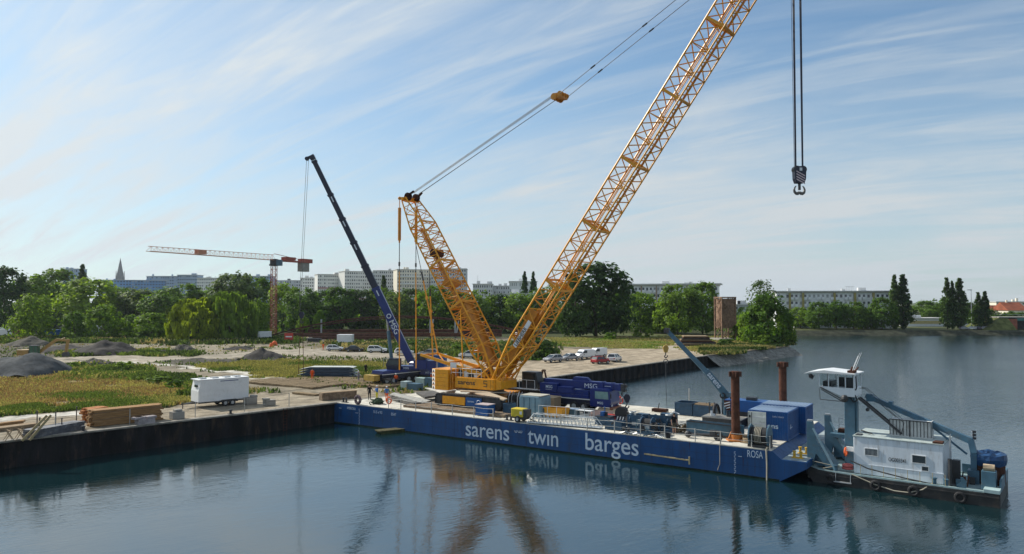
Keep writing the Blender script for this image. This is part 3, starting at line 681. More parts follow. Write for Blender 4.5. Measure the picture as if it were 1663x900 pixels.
for q in (-2, -1, 0, 1, 2): mb.tube((x+q*.7, 6, H+.5), (x+q*.7, 6, H+3.3), .07, n=4)
mb.beam((x-2.2, 6, H+3), (x+2.2, 6, H+3), .1); mb.build('antenna_rack', STL, r)
block('house', 'grey flat roofed building between the brown tower and the airy tree', 1188, 1222, 496, 330, 12, CW2, 4, 6, cat='house', zb=GZ)
block('pavilion', 'long white market tent with a yellowish front on the far shore', 1474, 1534, 518, 372, 12, WHT, 1, 1, ww=.9, wh=.4, cat='pavilion', zb=2.0, win_m=mat('straw_canvas', (.52,.43,.2), .8))
block('pavilion', 'small white tent behind the foot of the lamp mast', 1562, 1582, 519, 380, 10, WHT, 1, 1, ww=.8, wh=.4, cat='pavilion', zb=2.0)
block('shed', 'white low wall of a shed seen under the far shore trees', 1290, 1450, 526, 350, 6, CW2, 1, 20, cat='shed', zb=2.0)
block('house', 'white house glimpsed below the yellow green tree', 1012, 1034, 516, 340, 10, WHT, 2, 3, cat='house', zb=GZ)
block('house', 'cream house glimpsed left of the two full trees', 1062, 1086, 522, 335, 10, CP, 2, 3, cat='house', zb=GZ)
block('shed', 'white shed seen between the saplings of the wood', 136, 150, 532, 268, 5, WHT, 1, 2, cat='shed', zb=GZ)
def gable_house(label, u0, u1, ve, vr, Y, depth):
    a = P(u0, ve, Y); b = P(u1, ve, Y); rg = P(u0, vr, Y).z; Lx = b.x-a.x; H = a.z-2
    r = thing('house', label, 'house', (a.x, a.y, 2), 0, 'red roofed houses'); mb = MB(); mb.bb(0, Lx, 0, depth, 0, H); mb.build('wall', CP, r)
    hh = rg-2; mb = MB(); mb.prism([(-.6, H-.1), (depth/2, hh), (depth+.6, H-.1)], -.5, Lx+.5, 'yz'); mb.build('roof', RTILE, r)
    mb = MB(); mb.bb(Lx*.3, Lx*.3+.8, depth/2-.4, depth/2+.4, hh-1, hh+1.2); mb.build('chimney', CP, r)
    n = max(2, int(Lx/3))
    for k in range(n):
        for zz in (.3, .7): mb = MB(); x = (k+.5)*Lx/n; mb.bb(x-.5, x+.5, -.05, .1, H*zz-.6, H*zz+.6); mb.build('window', WIN, r)
    return r
RTILE = mat('red_roof_tiles', (.28,.09,.05), .8, var=.2, scale=.5)
gable_house('long red roofed house right of the low poplars', 1603, 1640, 504, 496, 430, 12)
gable_house('tall red roofed house at the right edge, behind the bridge', 1638, 1668, 504, 491, 420, 14)
block('apartment_block', 'pale flat block behind the red roofs', 1618, 1680, 491, 520, 12, CP, 6, 12, cat='apartment block')
# church spire
def church():
    c = P(195, 455, 2150); r = thing('church', 'slender openwork church spire rising above the blue block', 'church', (c.x, c.y, 0))
    M1 = mat('sandstone', (.15,.14,.15), .9, var=.2, scale=.1); top = P(195, 419, 2150).z
    mb = MB(); mb.bb(-11, 11, -11, 11, 0, top-66); mb.build('tower', M1, r)
    mb = MB(); mb.tube((0,0,top-66), (0,0,top-44), 10, 9, 8)
    for k in range(4):
        a = math.pi/4+k*math.pi/2; mb.tube((math.cos(a)*11, math.sin(a)*11, top-66), (math.cos(a)*11, math.sin(a)*11, top-38), 1.9, .6, 6)
    mb.build('belfry', M1, r)
    mb = MB(); mb.tube((0,0,top-44), (0,0,top-8), 8.2, 1.6, 8); mb.tube((0,0,top-8), (0,0,top), 1.6, .2, 8)
    for k in range(5): mb.torus((0,0,top-42+k*7.5), 8.0-1.35*k, .7, n=8, m=4)
    mb.build('spire', M1, r)
church()
# brown lattice tower by the lawn
def lattice_tower():
    a = G(1178, 552); Y = a.y; z1 = P(1178, 484, Y).z-GZ; w = 24*Y/1200/2
    r = thing('timber_tower', 'square brown tower of criss-crossed timber beside the trees', 'tower', (a.x, Y, GZ), R(12)); TB = mat('brown_timber', (.25,.16,.11), .9, var=.3)
    rnd = random.Random(3); mb = MB(); mb.bb(-w*.93, w*.93, -w*.93, w*.93, z1*.28, z1*.985); mb.build('cladding', TB, r)
    mb = MB()
    for x in (-w, w):
        for y in (-w, w): mb.beam((x,y,0), (x,y,z1), .35)
    mb.bb(-w-.2, w+.2, -w-.2, w+.2, z1, z1+.35); mb.build('post_frame', TB, r)
    mb = MB()
    for i in range(120):
        s = rnd.choice((0,1,2,3)); z = rnd.uniform(0, z1*.97); h = rnd.uniform(.8, 2.2); x0 = rnd.uniform(-w, w*.5); x1 = x0+rnd.uniform(.5, w)*rnd.choice((-1,1)); x1 = max(-w, min(w, x1)); z2 = min(z1, z+h)
        f = lambda x, z: ((x,-w-.05,z),(x,w+.05,z),(-w-.05,x,z),(w+.05,x,z))[s]
        mb.beam(f(x0,z), f(x1,z2), .16)
    mb.build('cross_bracing', TB, r)
    mb = MB(); mb.bb(-w-1.2, w+1.2, -w-1.5, w+1.2, -.1, .55); mb.build('plinth', CONC, r)
lattice_tower()
# ============================================================ TOWER CRANE
def lattice(mb, p, q, a, b, wa, wb, n, rc, rb, wa2=None, wb2=None, faces='abcd', cross=False):
    """four chords and zigzag braces from p to q; a and b are the section's unit axes"""
    p, q, a, b = Vector(p), Vector(q), Vector(a).normalized(), Vector(b).normalized(); wa2 = wa if wa2 is None else wa2; wb2 = wb if wb2 is None else wb2
    def c(i, f):
        x, y = ((-1,-1),(1,-1),(1,1),(-1,1))[i]; return p.lerp(q, f)+a*x*(wa+(wa2-wa)*f)/2+b*y*(wb+(wb2-wb)*f)/2
    for i in range(4): mb.tube(c(i,0), c(i,1), rc, n=5)
    for s, (i, j) in zip('abcd', ((0,1),(1,2),(2,3),(3,0))):
        if s not in faces: continue
        for k in range(n):
            f0, fm, f1 = k/n, (k+.5)/n, (k+1)/n
            mb.tube(c(i,f0), c(j,fm), rb, n=4, caps=False); mb.tube(c(j,fm), c(i,f1), rb, n=4, caps=False)
            if cross: mb.tube(c(j,f0), c(i,fm), rb, n=4, caps=False)
            mb.tube(c(i,f1), c(j,f1), rb*.9, n=4, caps=False)
def tower_crane():
    Y = 262; b = P(445, 430, Y); zt = b.z; r = thing('tower_crane', 'red and pale tower crane standing behind the willows', 'tower crane', (b.x, Y, GZ)); zt -= GZ
    RC = mat('crane_red', (.34,.065,.035), .5, var=.15); PC = mat('pale_jib_paint', (.55,.24,.14), .5)
    mb = MB(); lattice(mb, (0,0,0), (0,0,zt), (1,0,0), (0,1,0), 1.7, 1.7, 14, .12, .06); mb.build('mast', RC, r)
    d = Vector((-.418,-.909,0)); n = Vector((.909,-.418,0))
    mb = MB(); mb.box((0,0,zt+1), (2.2,2.2,2.0)); mb.tube((0,0,zt-.4),(0,0,zt+.2),1.7,n=12); mb.build('slewing_unit', DRK, r)
    mb = MB(); mb.box((2.4,-1.5,zt+.6), (1.7,1.7,2.1)); mb.build('cab', GRYB, r)
    mb = MB(); z = zt+1.6; A = Vector((0,0,z)); B = A+d*51.7; n0 = 26
    def tri(f, k): return A.lerp(B, f)+(n*(-.8 if k == 0 else .8) if k < 2 else Vector((0,0,1.9-.45*f)))
    for k in range(3): mb.tube(tri(0,k), tri(1,k), .09, n=5)
    for i in range(n0):
        f0, fm, f1 = i/n0, (i+.5)/n0, (i+1)/n0
        for k in (0,1): mb.tube(tri(f0,k), tri(fm,2), .042, n=4, caps=False); mb.tube(tri(fm,2), tri(f1,k), .042, n=4, caps=False)
        mb.tube(tri(f0,0), tri(f1,1), .05, n=4, caps=False)
    mb.build('jib', PC, r)
    mb = MB(); t = A.lerp(B, .63); mb.box(t+Vector((0,0,.9)), (3.2,1.8,1.3), rz=math.atan2(d.y,d.x)); mb.build('trolley', PC, r)
    mb = MB(); C = A-d*16.5; mb.beam(A, C, .35, .35); mb.beam(A+n*1.2, C+n*1.2, .3, .5); mb.beam(A-n*1.2, C-n*1.2, .3, .5); mb.tube(A+Vector((0,0,2.3)), C+Vector((0,0,.6)), .1)
    mb.box(A.lerp(C,.45)+Vector((0,0,.9)), (5,2.4,1.1), rz=math.atan2(d.y,d.x)); mb.build('counter_jib', RC, r)
    mb = MB(); mb.box(C+Vector((0,0,.5)), (5.2,2.6,1.5), rz=math.atan2(d.y,d.x)); mb.build('winch_house', RC, r)
    mb = MB(); mb.box(C+d*1.0+Vector((0,0,-1.9)), (4.2,2.0,3.2), rz=math.atan2(d.y,d.x)); mb.build('counterweight', CONC, r)
tower_crane()
# ============================================================ BRIDGE STEELWORK on the site
def arch_bridge():
    a = G(466, 553); b = G(812, 552); Y = 244; z = lambda v, YY=Y: P(600, v, YY).z
    r = thing('bridge_girder', 'long rust brown arched bridge girder assembled in front of the wood', 'bridge', (P(466,545,Y).x, Y, 0)); X = lambda u: P(u,545,Y).x-P(466,545,Y).x
    mb = MB(); mb.bb(X(466), X(815), 0, 1.2, z(547), z(541)); mb.bb(X(472), X(815), 5, 6.2, z(541), z(536)); mb.build('deck_girder', RUST, r)
    def arc(x0, x1, v0, v1, y, s=24):
        pts = []
        for i in range(s+1):
            f = i/s; pts.append((X(x0)+(X(x1)-X(x0))*f, y, z(v0)+(z(v1)-z(v0))*(1-(2*f-1)**2)))
        return pts
    mb = MB(); pp = arc(432, 870, 547, 514, 2)
    for i in range(len(pp)-1): mb.beam(pp[i], pp[i+1], .4, .5)
    mb.build('arch_rib', RUSTD, r)
    mb = MB(); pp = arc(440, 880, 547, 517, 6)
    for i in range(len(pp)-1): mb.beam(pp[i], pp[i+1], .35, .4)
    mb.build('arch_rib', RUSTD, r)
    for u in range(490, 815, 22): mb = MB(); mb.bb(X(u)-.08, X(u)+.08, -.05, -.004, z(547), z(539.5)); mb.build('stiffener', RUSTD, r)
    for u in (518, 697, 702, 738, 744): mb = MB(); mb.beam((X(u)-1.0*(u in (702,744)), 3, GZ), (X(u), 3, z(519)), .45); mb.build('prop', STL, r)
arch_bridge()
mb = MB(); a = G(560, 549); mb.bb(-15, 18, 0, .9, 0, 1.1); mb.bb(-12, 15, 3, 4, 0, 1.7)
o = place(mb.build('steel_girder', RUSTD), (a.x, 236, GZ-.1)); tag(o, 'dark rusty girders lying on the ground before the arched bridge girder', 'girder')
mb = MB()
for i in range(5): mb.bb(i*3.2, i*3.2+2.6, 0, 3, 0, .5+.4*(i % 2)); 
o = place(mb.build('concrete_slabs', CONC), (P(440,552,232).x, 232, GZ-.1), R(-4)); tag(o, 'row of grey concrete pieces beside the red road sign', 'concrete slabs')
def site_box(name, label, cat, u0, u1, vb, vt, m, depth=2.4, rz=0, roofm=None, ribs=True):
    a = G(u0, vb); b = G(u1, vb); Y = a.y; w = (b-a).length; h = P(u0, vt, Y).z-GZ
    r = thing(name, label, cat, ((a.x+b.x)/2, Y+depth/2, GZ-.02), rz); mb = MB(); mb.bb(-w/2, w/2, -depth/2, depth/2, .1, h); mb.build('body', m, r)
    if ribs:
        n = max(3, int(w/.5)); mb = MB()
        for i in range(n+1): x = -w/2+w*i/n; mb.bb(x-.06, x+.06, -depth/2-.05, -depth/2-.003, .15, h-.1)
        mb.build('ribs', m, r)
    mb = MB(); mb.bb(-w/2-.04, w/2+.04, -depth/2-.04, depth/2+.04, h, h+.08); mb.build('roof', roofm or m, r)
    mb = MB()
    for x in (-w/2+.15, w/2-.15):
        for y in (-depth/2+.15, depth/2-.15): mb.box((x, y, .04), (.25,.25,.12))
    mb.build('feet', DRK, r); return r, w, h
site_box('kiosk', 'pale grey container kiosk on a footing by the wood', 'container', 419, 437, 553, 539, WHT, 2.4)
site_box('tank', 'square white site tank behind the parked white hatchback', 'tank', 547, 571, 562, 544, WHT, 3.0, ribs=False)
site_box('shipping_container', 'blue ribbed container behind the yellow counterweights', 'container', 688, 723, 600, 577, CNTB, 2.5, R(-6), CB2)
site_box('skip', 'deep blue skip among the bushes at the edge of the wood', 'skip', 71, 92, 549, 536, CNTB, 2.5)
site_box('skip', 'dark red skip left of the light green round tree', 'skip', 21, 42, 549, 537, mat('maroon_paint', (.16,.03,.03), .6), 2.5)
site_box('storage_box', 'dark flat box on the ground near the red sign', 'storage box', 500, 520, 556, 550, DRK, 1.5)
# road sign and barriers
a = G(469, 557); r = thing('road_sign', 'red sign with a white bar standing before the girders', 'sign', (a.x, a.y, GZ-.05)); h = 3.0
mb = MB(); mb.tube((-.9,0,0), (-.9,0,h-1.9), .06); mb.tube((.9,0,0), (.9,0,h-1.9), .06); mb.build('post', STL, r)
mb = MB(); mb.bb(-1.25, 1.25, -.06, .06, h-2.1, h-.1); mb.build('sign_plate', RED, r)
mb = MB(); mb.bb(-.95, .95, -.075, -.064, h-1.3, h-.95); mb.build('white_bar', WHT, r)
for i, (u, v, lab) in enumerate(((446, 561, 'orange red barrier bag beside the road left of the red sign'), (441, 563, 'smaller orange red barrier piece next to the barrier bag'))):
    a = G(u, v); mb = MB(); mb.ball((0,0,.5), .75-.2*i, 10, 6, (1,.6,1.1)); mb.box((0,0,.1), (1.6-.4*i,.5,.3))
    o = place(mb.build('road_barrier', ORG, smooth=True), (a.x, a.y, GZ-.05)); tag(o, lab, 'barrier')
# lamp masts on the far shore
for u, vt, vb, lab in ((1577, 471, 532, 'tall pale lamp mast beside the poplars on the far shore'), (1597, 508, 540, 'short lamp post among the vehicles on the far shore')):
    Y = 338; c = P(u, vt, Y); r = thing('street_lamp', lab, 'street lamp', (c.x, Y, 2)); h = c.z-2
    mb = MB(); mb.tube((0,0,0), (0,0,h), .22, .12, 8); mb.build('pole', STL, r)
    mb = MB(); mb.box((-.8 if vt < 480 else 0, 0, h), (2.2 if vt < 480 else .8, .5, .35)); mb.build('lamp_head', STL, r)
Y = 600; c = P(776, 447, Y); r = thing('antenna_mast', 'thin antenna mast on the skyline right of the lattice mast', 'mast', (c.x, Y, 0)); mb = MB(); mb.tube((0,0,0),(0,0,c.z),.3,.12,5); mb.build('pole', STL, r)
mb = MB(); mb.beam((-.8,0,c.z*.8),(.8,0,c.z*.8),.15); mb.build('crossarm', STL, r)
# road bridge at the right edge
def road_bridge():
    Y = 330; X = lambda u: P(u, 520, Y).x; z = lambda v: P(1640, v, Y).z; x0 = X(1637)
    r = thing('road_bridge', 'brick abutment and green steel span of a road bridge at the right edge', 'bridge', (x0, Y, 0)); BR = mat('red_brick', (.34,.12,.075), .9, var=.2, scale=.6)
    mb = MB(); mb.prism([(0, 1.6), (X(1652)-x0, 1.6), (X(1652)-x0, z(518)), (0, z(518))], 0, 10); mb.build('abutment', BR, r)
    mb = MB(); mb.bb(X(1652)-x0+.01, X(1652)-x0+60, .5, 9.5, z(521), z(516.5)); mb.build('span', mat('green_girder', (.06,.20,.17), .5), r)
    mb = MB(); mb.bb(X(1625)-x0, X(1652)-x0+60, .2, 9.8, z(516.3), z(514.8)); mb.build('deck', CONC, r)
    mb = MB(); mb.path([(X(1625)-x0, .3, z(511)), (X(1652)-x0+60, .3, z(511))], .06)
    for k in range(20): x = X(1625)-x0+k*4; mb.tube((x,.3,z(514.8)), (x,.3,z(511)), .05, n=4)
    mb.build('railing', STL, r)
    mb = MB(); mb.bb(X(1652)-x0+.2, X(1652)-x0+50, 9, 9.6, .2, z(521.5)); mb.build('far_pier', DRK, r)
    mb = MB(); mb.add([(X(1590)-x0,-6,1.9),(-.01,-6,1.9),(-.01,0,z(517)),(X(1625)-x0,0,z(517)),(X(1590)-x0,14,1.9),(-.01,14,z(517)),(X(1625)-x0,14,z(517))],[(0,1,2,3),(0,3,6,4),(3,2,5,6)])
    mb.build('embankment', mat('grassy_slope', (.11,.12,.04), .95, var=.4, scale=.4), r)
road_bridge()
# ============================================================ DIRT HEAPS
def heap(label, u0, u1, vb, vt, depth, m, seed, peak=.5, name='dirt_mound', rz=0, p=1.0):
    a = G(u0, vb); b = G(u1, vb); w = (b-a).length; h = P(u0, vt, (a.y+b.y)/2+depth*.4).z-GZ; nx, ny = 44, 22; vs, fs = [], []
    for i in range(nx+1):
        for j in range(ny+1):
            x, y = i/nx*2-1, j/ny*2-1; px = peak*2-1; xx = (x-px)/((1-px) if x > px else (1+px))
            e = max(0, 1-math.sqrt(min(1, xx*xx*.9+y*y))*(1+.22*mnoise.noise(Vector((x*2, y*2, seed+7))))); e = e**p*(1.25-.25*e); n1 = mnoise.noise(Vector((x*2.4, y*2.1, seed)))
            z = h*1.12*e*(1+.35*n1)+e**.5*.25*mnoise.fractal(Vector((x*7, y*7, seed)), 1, 2, 4)*min(1, h)
            vs.append((x*w/2*1.05, y*depth/2, z-.03 if e > 0 else -.12))
    for i in range(nx):
        for j in range(ny): k = i*(ny+1)+j; fs.append((k, k+ny+1, k+ny+2, k+1))
    mb = MB(); mb.add(vs, fs); o = mb.build(name, m, smooth=True); Yc = (a.y+b.y)/2+depth*.42; place(o, (((u0+u1)/2-U0)/F_PX*Yc, Yc, GZ+.02), rz); return tag(o, label, 'mound', 'heaps of earth and gravel')
GRV = mat('dark_gravel', (.075,.08,.083), .95, var=.3, scale=1.2, bump=.8, bscale=5); SOIL = mat('dark_soil', (.055,.050,.046), .95, var=.35, scale=.8, bump=.8, bscale=4); SOILL = mat('grey_soil', (.09,.083,.068), .95, var=.3, scale=.8, bump=.8, bscale=4)
heap('dark grey gravel heap in front of the yellow excavator', -75, 108, 614, 575, 16, GRV, 1, .76)
heap('long dark soil mound below the left wood', 122, 232, 577, 555, 14, SOIL, 2, .5)
heap('rough low mound behind the excavator arm', 20, 78, 563, 548, 14, SOILL, 3, .5)
heap('flat dark mound stretching between excavator and long soil mound', 60, 150, 572, 561, 14, SOIL, 13, .5)
heap('small heap of broken slabs in the middle of the site', 280, 322, 572, 560, 8, SOILL, 4, .4)
heap('low heap left of the slabs in the middle of the site', 246, 282, 575, 569, 7, SOIL, 5, .5)
heap('flat soil heap near the gravel road below the willows', 362, 408, 569, 563, 8, SOIL, 6, .6)
heap('dark double humped heap beside the gravel road', 396, 462, 584, 567, 9, SOIL, 7, .45)
heap('small dark heap left of the double humped one', 392, 410, 567, 562, 6, SOIL, 8, .5)
heap('low earth edge between the dirt track and the meadow', 262, 400, 588, 582, 5, SOILL, 9, .5)
heap('stony tuft of earth beside the white sand strip', 130, 182, 592, 583, 6, SOILL, 10, .5)
heap('gravel bank behind the white sport utility car', 580, 602, 568, 560, 6, SOILL, 12, .5)
def rubble_stack():
    a = G(1135, 562); r = thing('slab_stack', 'layered stack of broken brown slabs on the grass left of the point', 'slab stack', (a.x, a.y+3, GZ), R(-8)); rnd = random.Random(8); z = 0
    for k in range(8):
        mb = MB(); w = 10-.5*k; mb.box((rnd.uniform(-.5,.5), rnd.uniform(-.3,.3), z+.17), (w, 4.5, .3), rz=rnd.uniform(-.04,.04)); mb.build('slab', (RUSTD, WOOD, SOIL)[k % 3], r); z += .34
rubble_stack()
# ============================================================ BARGE
BO = Vector((-21.3, 89.1, 0)); BR_ = math.atan2(-27.8, 41.15); BD = Vector((math.cos(BR_), math.sin(BR_), 0)); BN = Vector((-BD.y, BD.x, 0))
DZ = 2.44
def bw(x, y, z=DZ): return BO+BD*x+BN*y+Vector((0,0,z))
def bx(u, y=0.0):
    k = (u-U0)/F_PX; o = BO+BN*y; return (o.y*k-o.x)/(BD.x-BD.y*k)
def bl(u, v, z=DZ):
    q = G(u, v, z)-BO; return q.dot(BD), q.dot(BN)
def barge():
    r = thing('barge', 'long dark blue cargo barge with sarens twin barges painted on its side', 'barge', BO, BR_); BWD = 17.5
    prof = [(0,-1.2),(50.4,-1.2),(51.8,0),(53.9,1.25),(53.9,1.78),(51.9,1.78),(51.2,2.36),(0,2.36)]
    mb = MB(); n = len(prof)
    vs = [(x, 0, z) for x, z in prof]+[(x+(2.75 if x == 0 else 0), BWD, z) for x, z in prof]
    mb.add(vs, [tuple(range(n-1,-1,-1)), tuple(range(n, 2*n))]+[(i,(i+1)%n,n+(i+1)%n,n+i) for i in range(n)]); mb.build('hull', DB, r, bevel=.03)
    mb = MB(); mb.add([(.02,.0,2.362),(51.15,.0,2.362),(51.15,BWD,2.362),(2.8,BWD,2.362),(.02,.0,2.44),(51.15,.0,2.44),(51.15,BWD,2.44),(2.8,BWD,2.44)],[(0,1,2,3),(4,5,6,7),(0,1,5,4),(1,2,6,5),(2,3,7,6),(3,0,4,7)]); mb.build('deck', DECK, r)
    mb = MB(); mb.bb(51.95, 53.8, .1, BWD-.1, 1.784, 1.80); mb.build('foredeck', mat('worn_foredeck', (.30,.36,.37), .7, var=.25, dirt=(.1,.07,.04), dirt_amt=.6), r)
    def side(name, s, u0, u1, zb, size, dotless=False, m=None):
        x0, x1 = bx(u0), bx(u1); M = facing((0,0,0), (1,0,0), (0,0,1)); o = text(name, s, size, M, m or LTR, r, .004, bold=.012 if size > 1 else 0)
        xs = [v.co.x for v in o.data.vertices]; zs = [v.co.z for v in o.data.vertices]; k = (x1-x0)/(max(xs)-min(xs)); mn = min(xs)
        for v in o.data.vertices: v.co.x = (v.co.x-mn)*k+x0; v.co.y -= .012; v.co.z += zb
        return o
    side('lettering', 'sarens', 757, 827, .50, 2.25); side('lettering', 'twın', 857, 906, .52, 2.25); side('lettering', 'barges', 950, 1035.5, .62, 2.25)
    side('name_lettering', 'ROSA', 1211, 1236, 1.68, .82); side('name_lettering', 'AMBROSIA', 565, 579, 1.80, .42)
    side('size_lettering', '51,5 x 9,5', 608, 622, 1.72, .42); side('size_lettering', 'BS47', 636.5, 644.5, 1.66, .45)
    mb = MB()
    for u in (584.5, 1190):
        x = bx(u)
        for i in range(11):
            z = 1.95-i*.17; mb.bb(x-.02, x+.10, -.012, -.001, z, z+.035); mb.bb(x-.02+(i % 2)*.1, x+.01+(i % 2)*.1, -.012, -.001, z-.09, z)
    mb.bb(bx(1196), bx(1202), -.012, -.001, 1.62, 1.66); mb.bb(bx(552), bx(556), -.012, -.001, 1.80, 1.86); mb.bb(bx(578.5), bx(583), -.012, -.001, 1.46, 1.50)
    mb.build('draught_marks', LTR, r)
    mb = MB(); a, b = bx(1045), bx(1117.5); mb.beam((a,-.06,.88), (b,-.06,.80), .1, .10); mb.bb(b-.06, b+.06, -.1, -.004, .45, 1.1); mb.build('gauge_bar', mat('beige_bar', (.50,.40,.22), .6), r)
    mb = MB()
    for u in (838, 843, 846): mb.torus((bx(u), -.012, 1.55), .13, .025, (0,1,0), 10, 4, .7)
    mb.build('painted_mark', LTR, r)
    mb = MB(); mb.bb(.02, 51.75, -.014, -.002, -.6, .16); mb.build('waterline_stain', mat('algae_stain', (.018,.03,.022), .8, var=.4, scale=2), r)
    mb = MB()
    for k in range(1, 17): x = 3.05*k; mb.bb(x, x+.03, -.010, -.001, .18, 2.12)
    for z in (.95, 1.55): mb.bb(.1, 51, -.009, -.001, z, z+.02)
    mb.build('weld_seams', mat('weld_blue', (.003,.025,.08), .5), r)
    rnd = random.Random(12); mb = MB()
    for k in range(26):
        x = rnd.uniform(1, 50); l = rnd.uniform(.2, 1.1); w = rnd.uniform(.02, .07); z = rnd.choice((2.34, 1.55, .95)); mb.add([(x,-.013,z),(x+w,-.013,z),(x+w*.6,-.013,z-l),(x+w*.4,-.013,z-l)],[(0,1,2,3)])
    mb.build('rust_runs', mat('rust_run', (.075,.04,.025), .9, var=.4), r)
    # rail stanchions, wires
    us = [652, 676, 701, 735, 770, 801, 866, 910, 953, 997, 1039, 1078, 1127, 1168, 1218, 1265]; pts = []
    PST = mat('grey_stanchion', (.42,.41,.38), .6, .1)
    for u in [632]+us:
        x = bx(u, .12)
        if x > 51: x = 51
        mb = MB(); mb.tube((x,.12,2.42), (x,.12,3.55), .048, n=6); mb.build('stanchion', PST, r); pts.append(x)
    mb = MB()
    for z in (3.5, 3.0):
        for i in range(len(pts)-1):
            if 5 < i < 7: continue
            m = (pts[i]+pts[i+1])/2; mb.path([(pts[i],.12,z), (m,.12,z-.06), (pts[i+1],.12,z)], .018, 4)
    mb.build('rail_wire', PST, r)
    for u in (965, 1118): x, y = bx(u, 17.2), 17.2; mb = MB(); mb.tube((x,y,2.42), (x,y,4.3 if u == 965 else 4.9), .06, n=6); mb.build('stanchion', PST, r)
    mb = MB()
    for x in range(4, 51, 6): mb.bb(x-.01, x+.02, .2, 17.2, 2.442, 2.447)
    for y in (4.4, 8.75, 13.1): mb.bb(3, 51, y-.02, y+.02, 2.4425, 2.4475)
    mb.build('deck_seams', mat('seam_grey', (.22,.20,.17), .9), r)
    for x, y in ((1.2,.55),(25,.5),(38,.5),(52.9,1.2),(52.9,3.2)):
        zz = 1.8 if x > 52 else DZ; mb = MB()
        for k in (-.25,.25): mb.tube((x+k,y,zz),(x+k,y,zz+.5),.11,n=8); mb.tube((x+k,y,zz+.5),(x+k,y,zz+.56),.15,n=8)
        mb.box((x,y,zz+.03),(.9,.4,.06)); mb.build('bollard', mat('bollard_yellow', (.60,.36,.03), .6) if x > 52 else DRK, r)
barge()
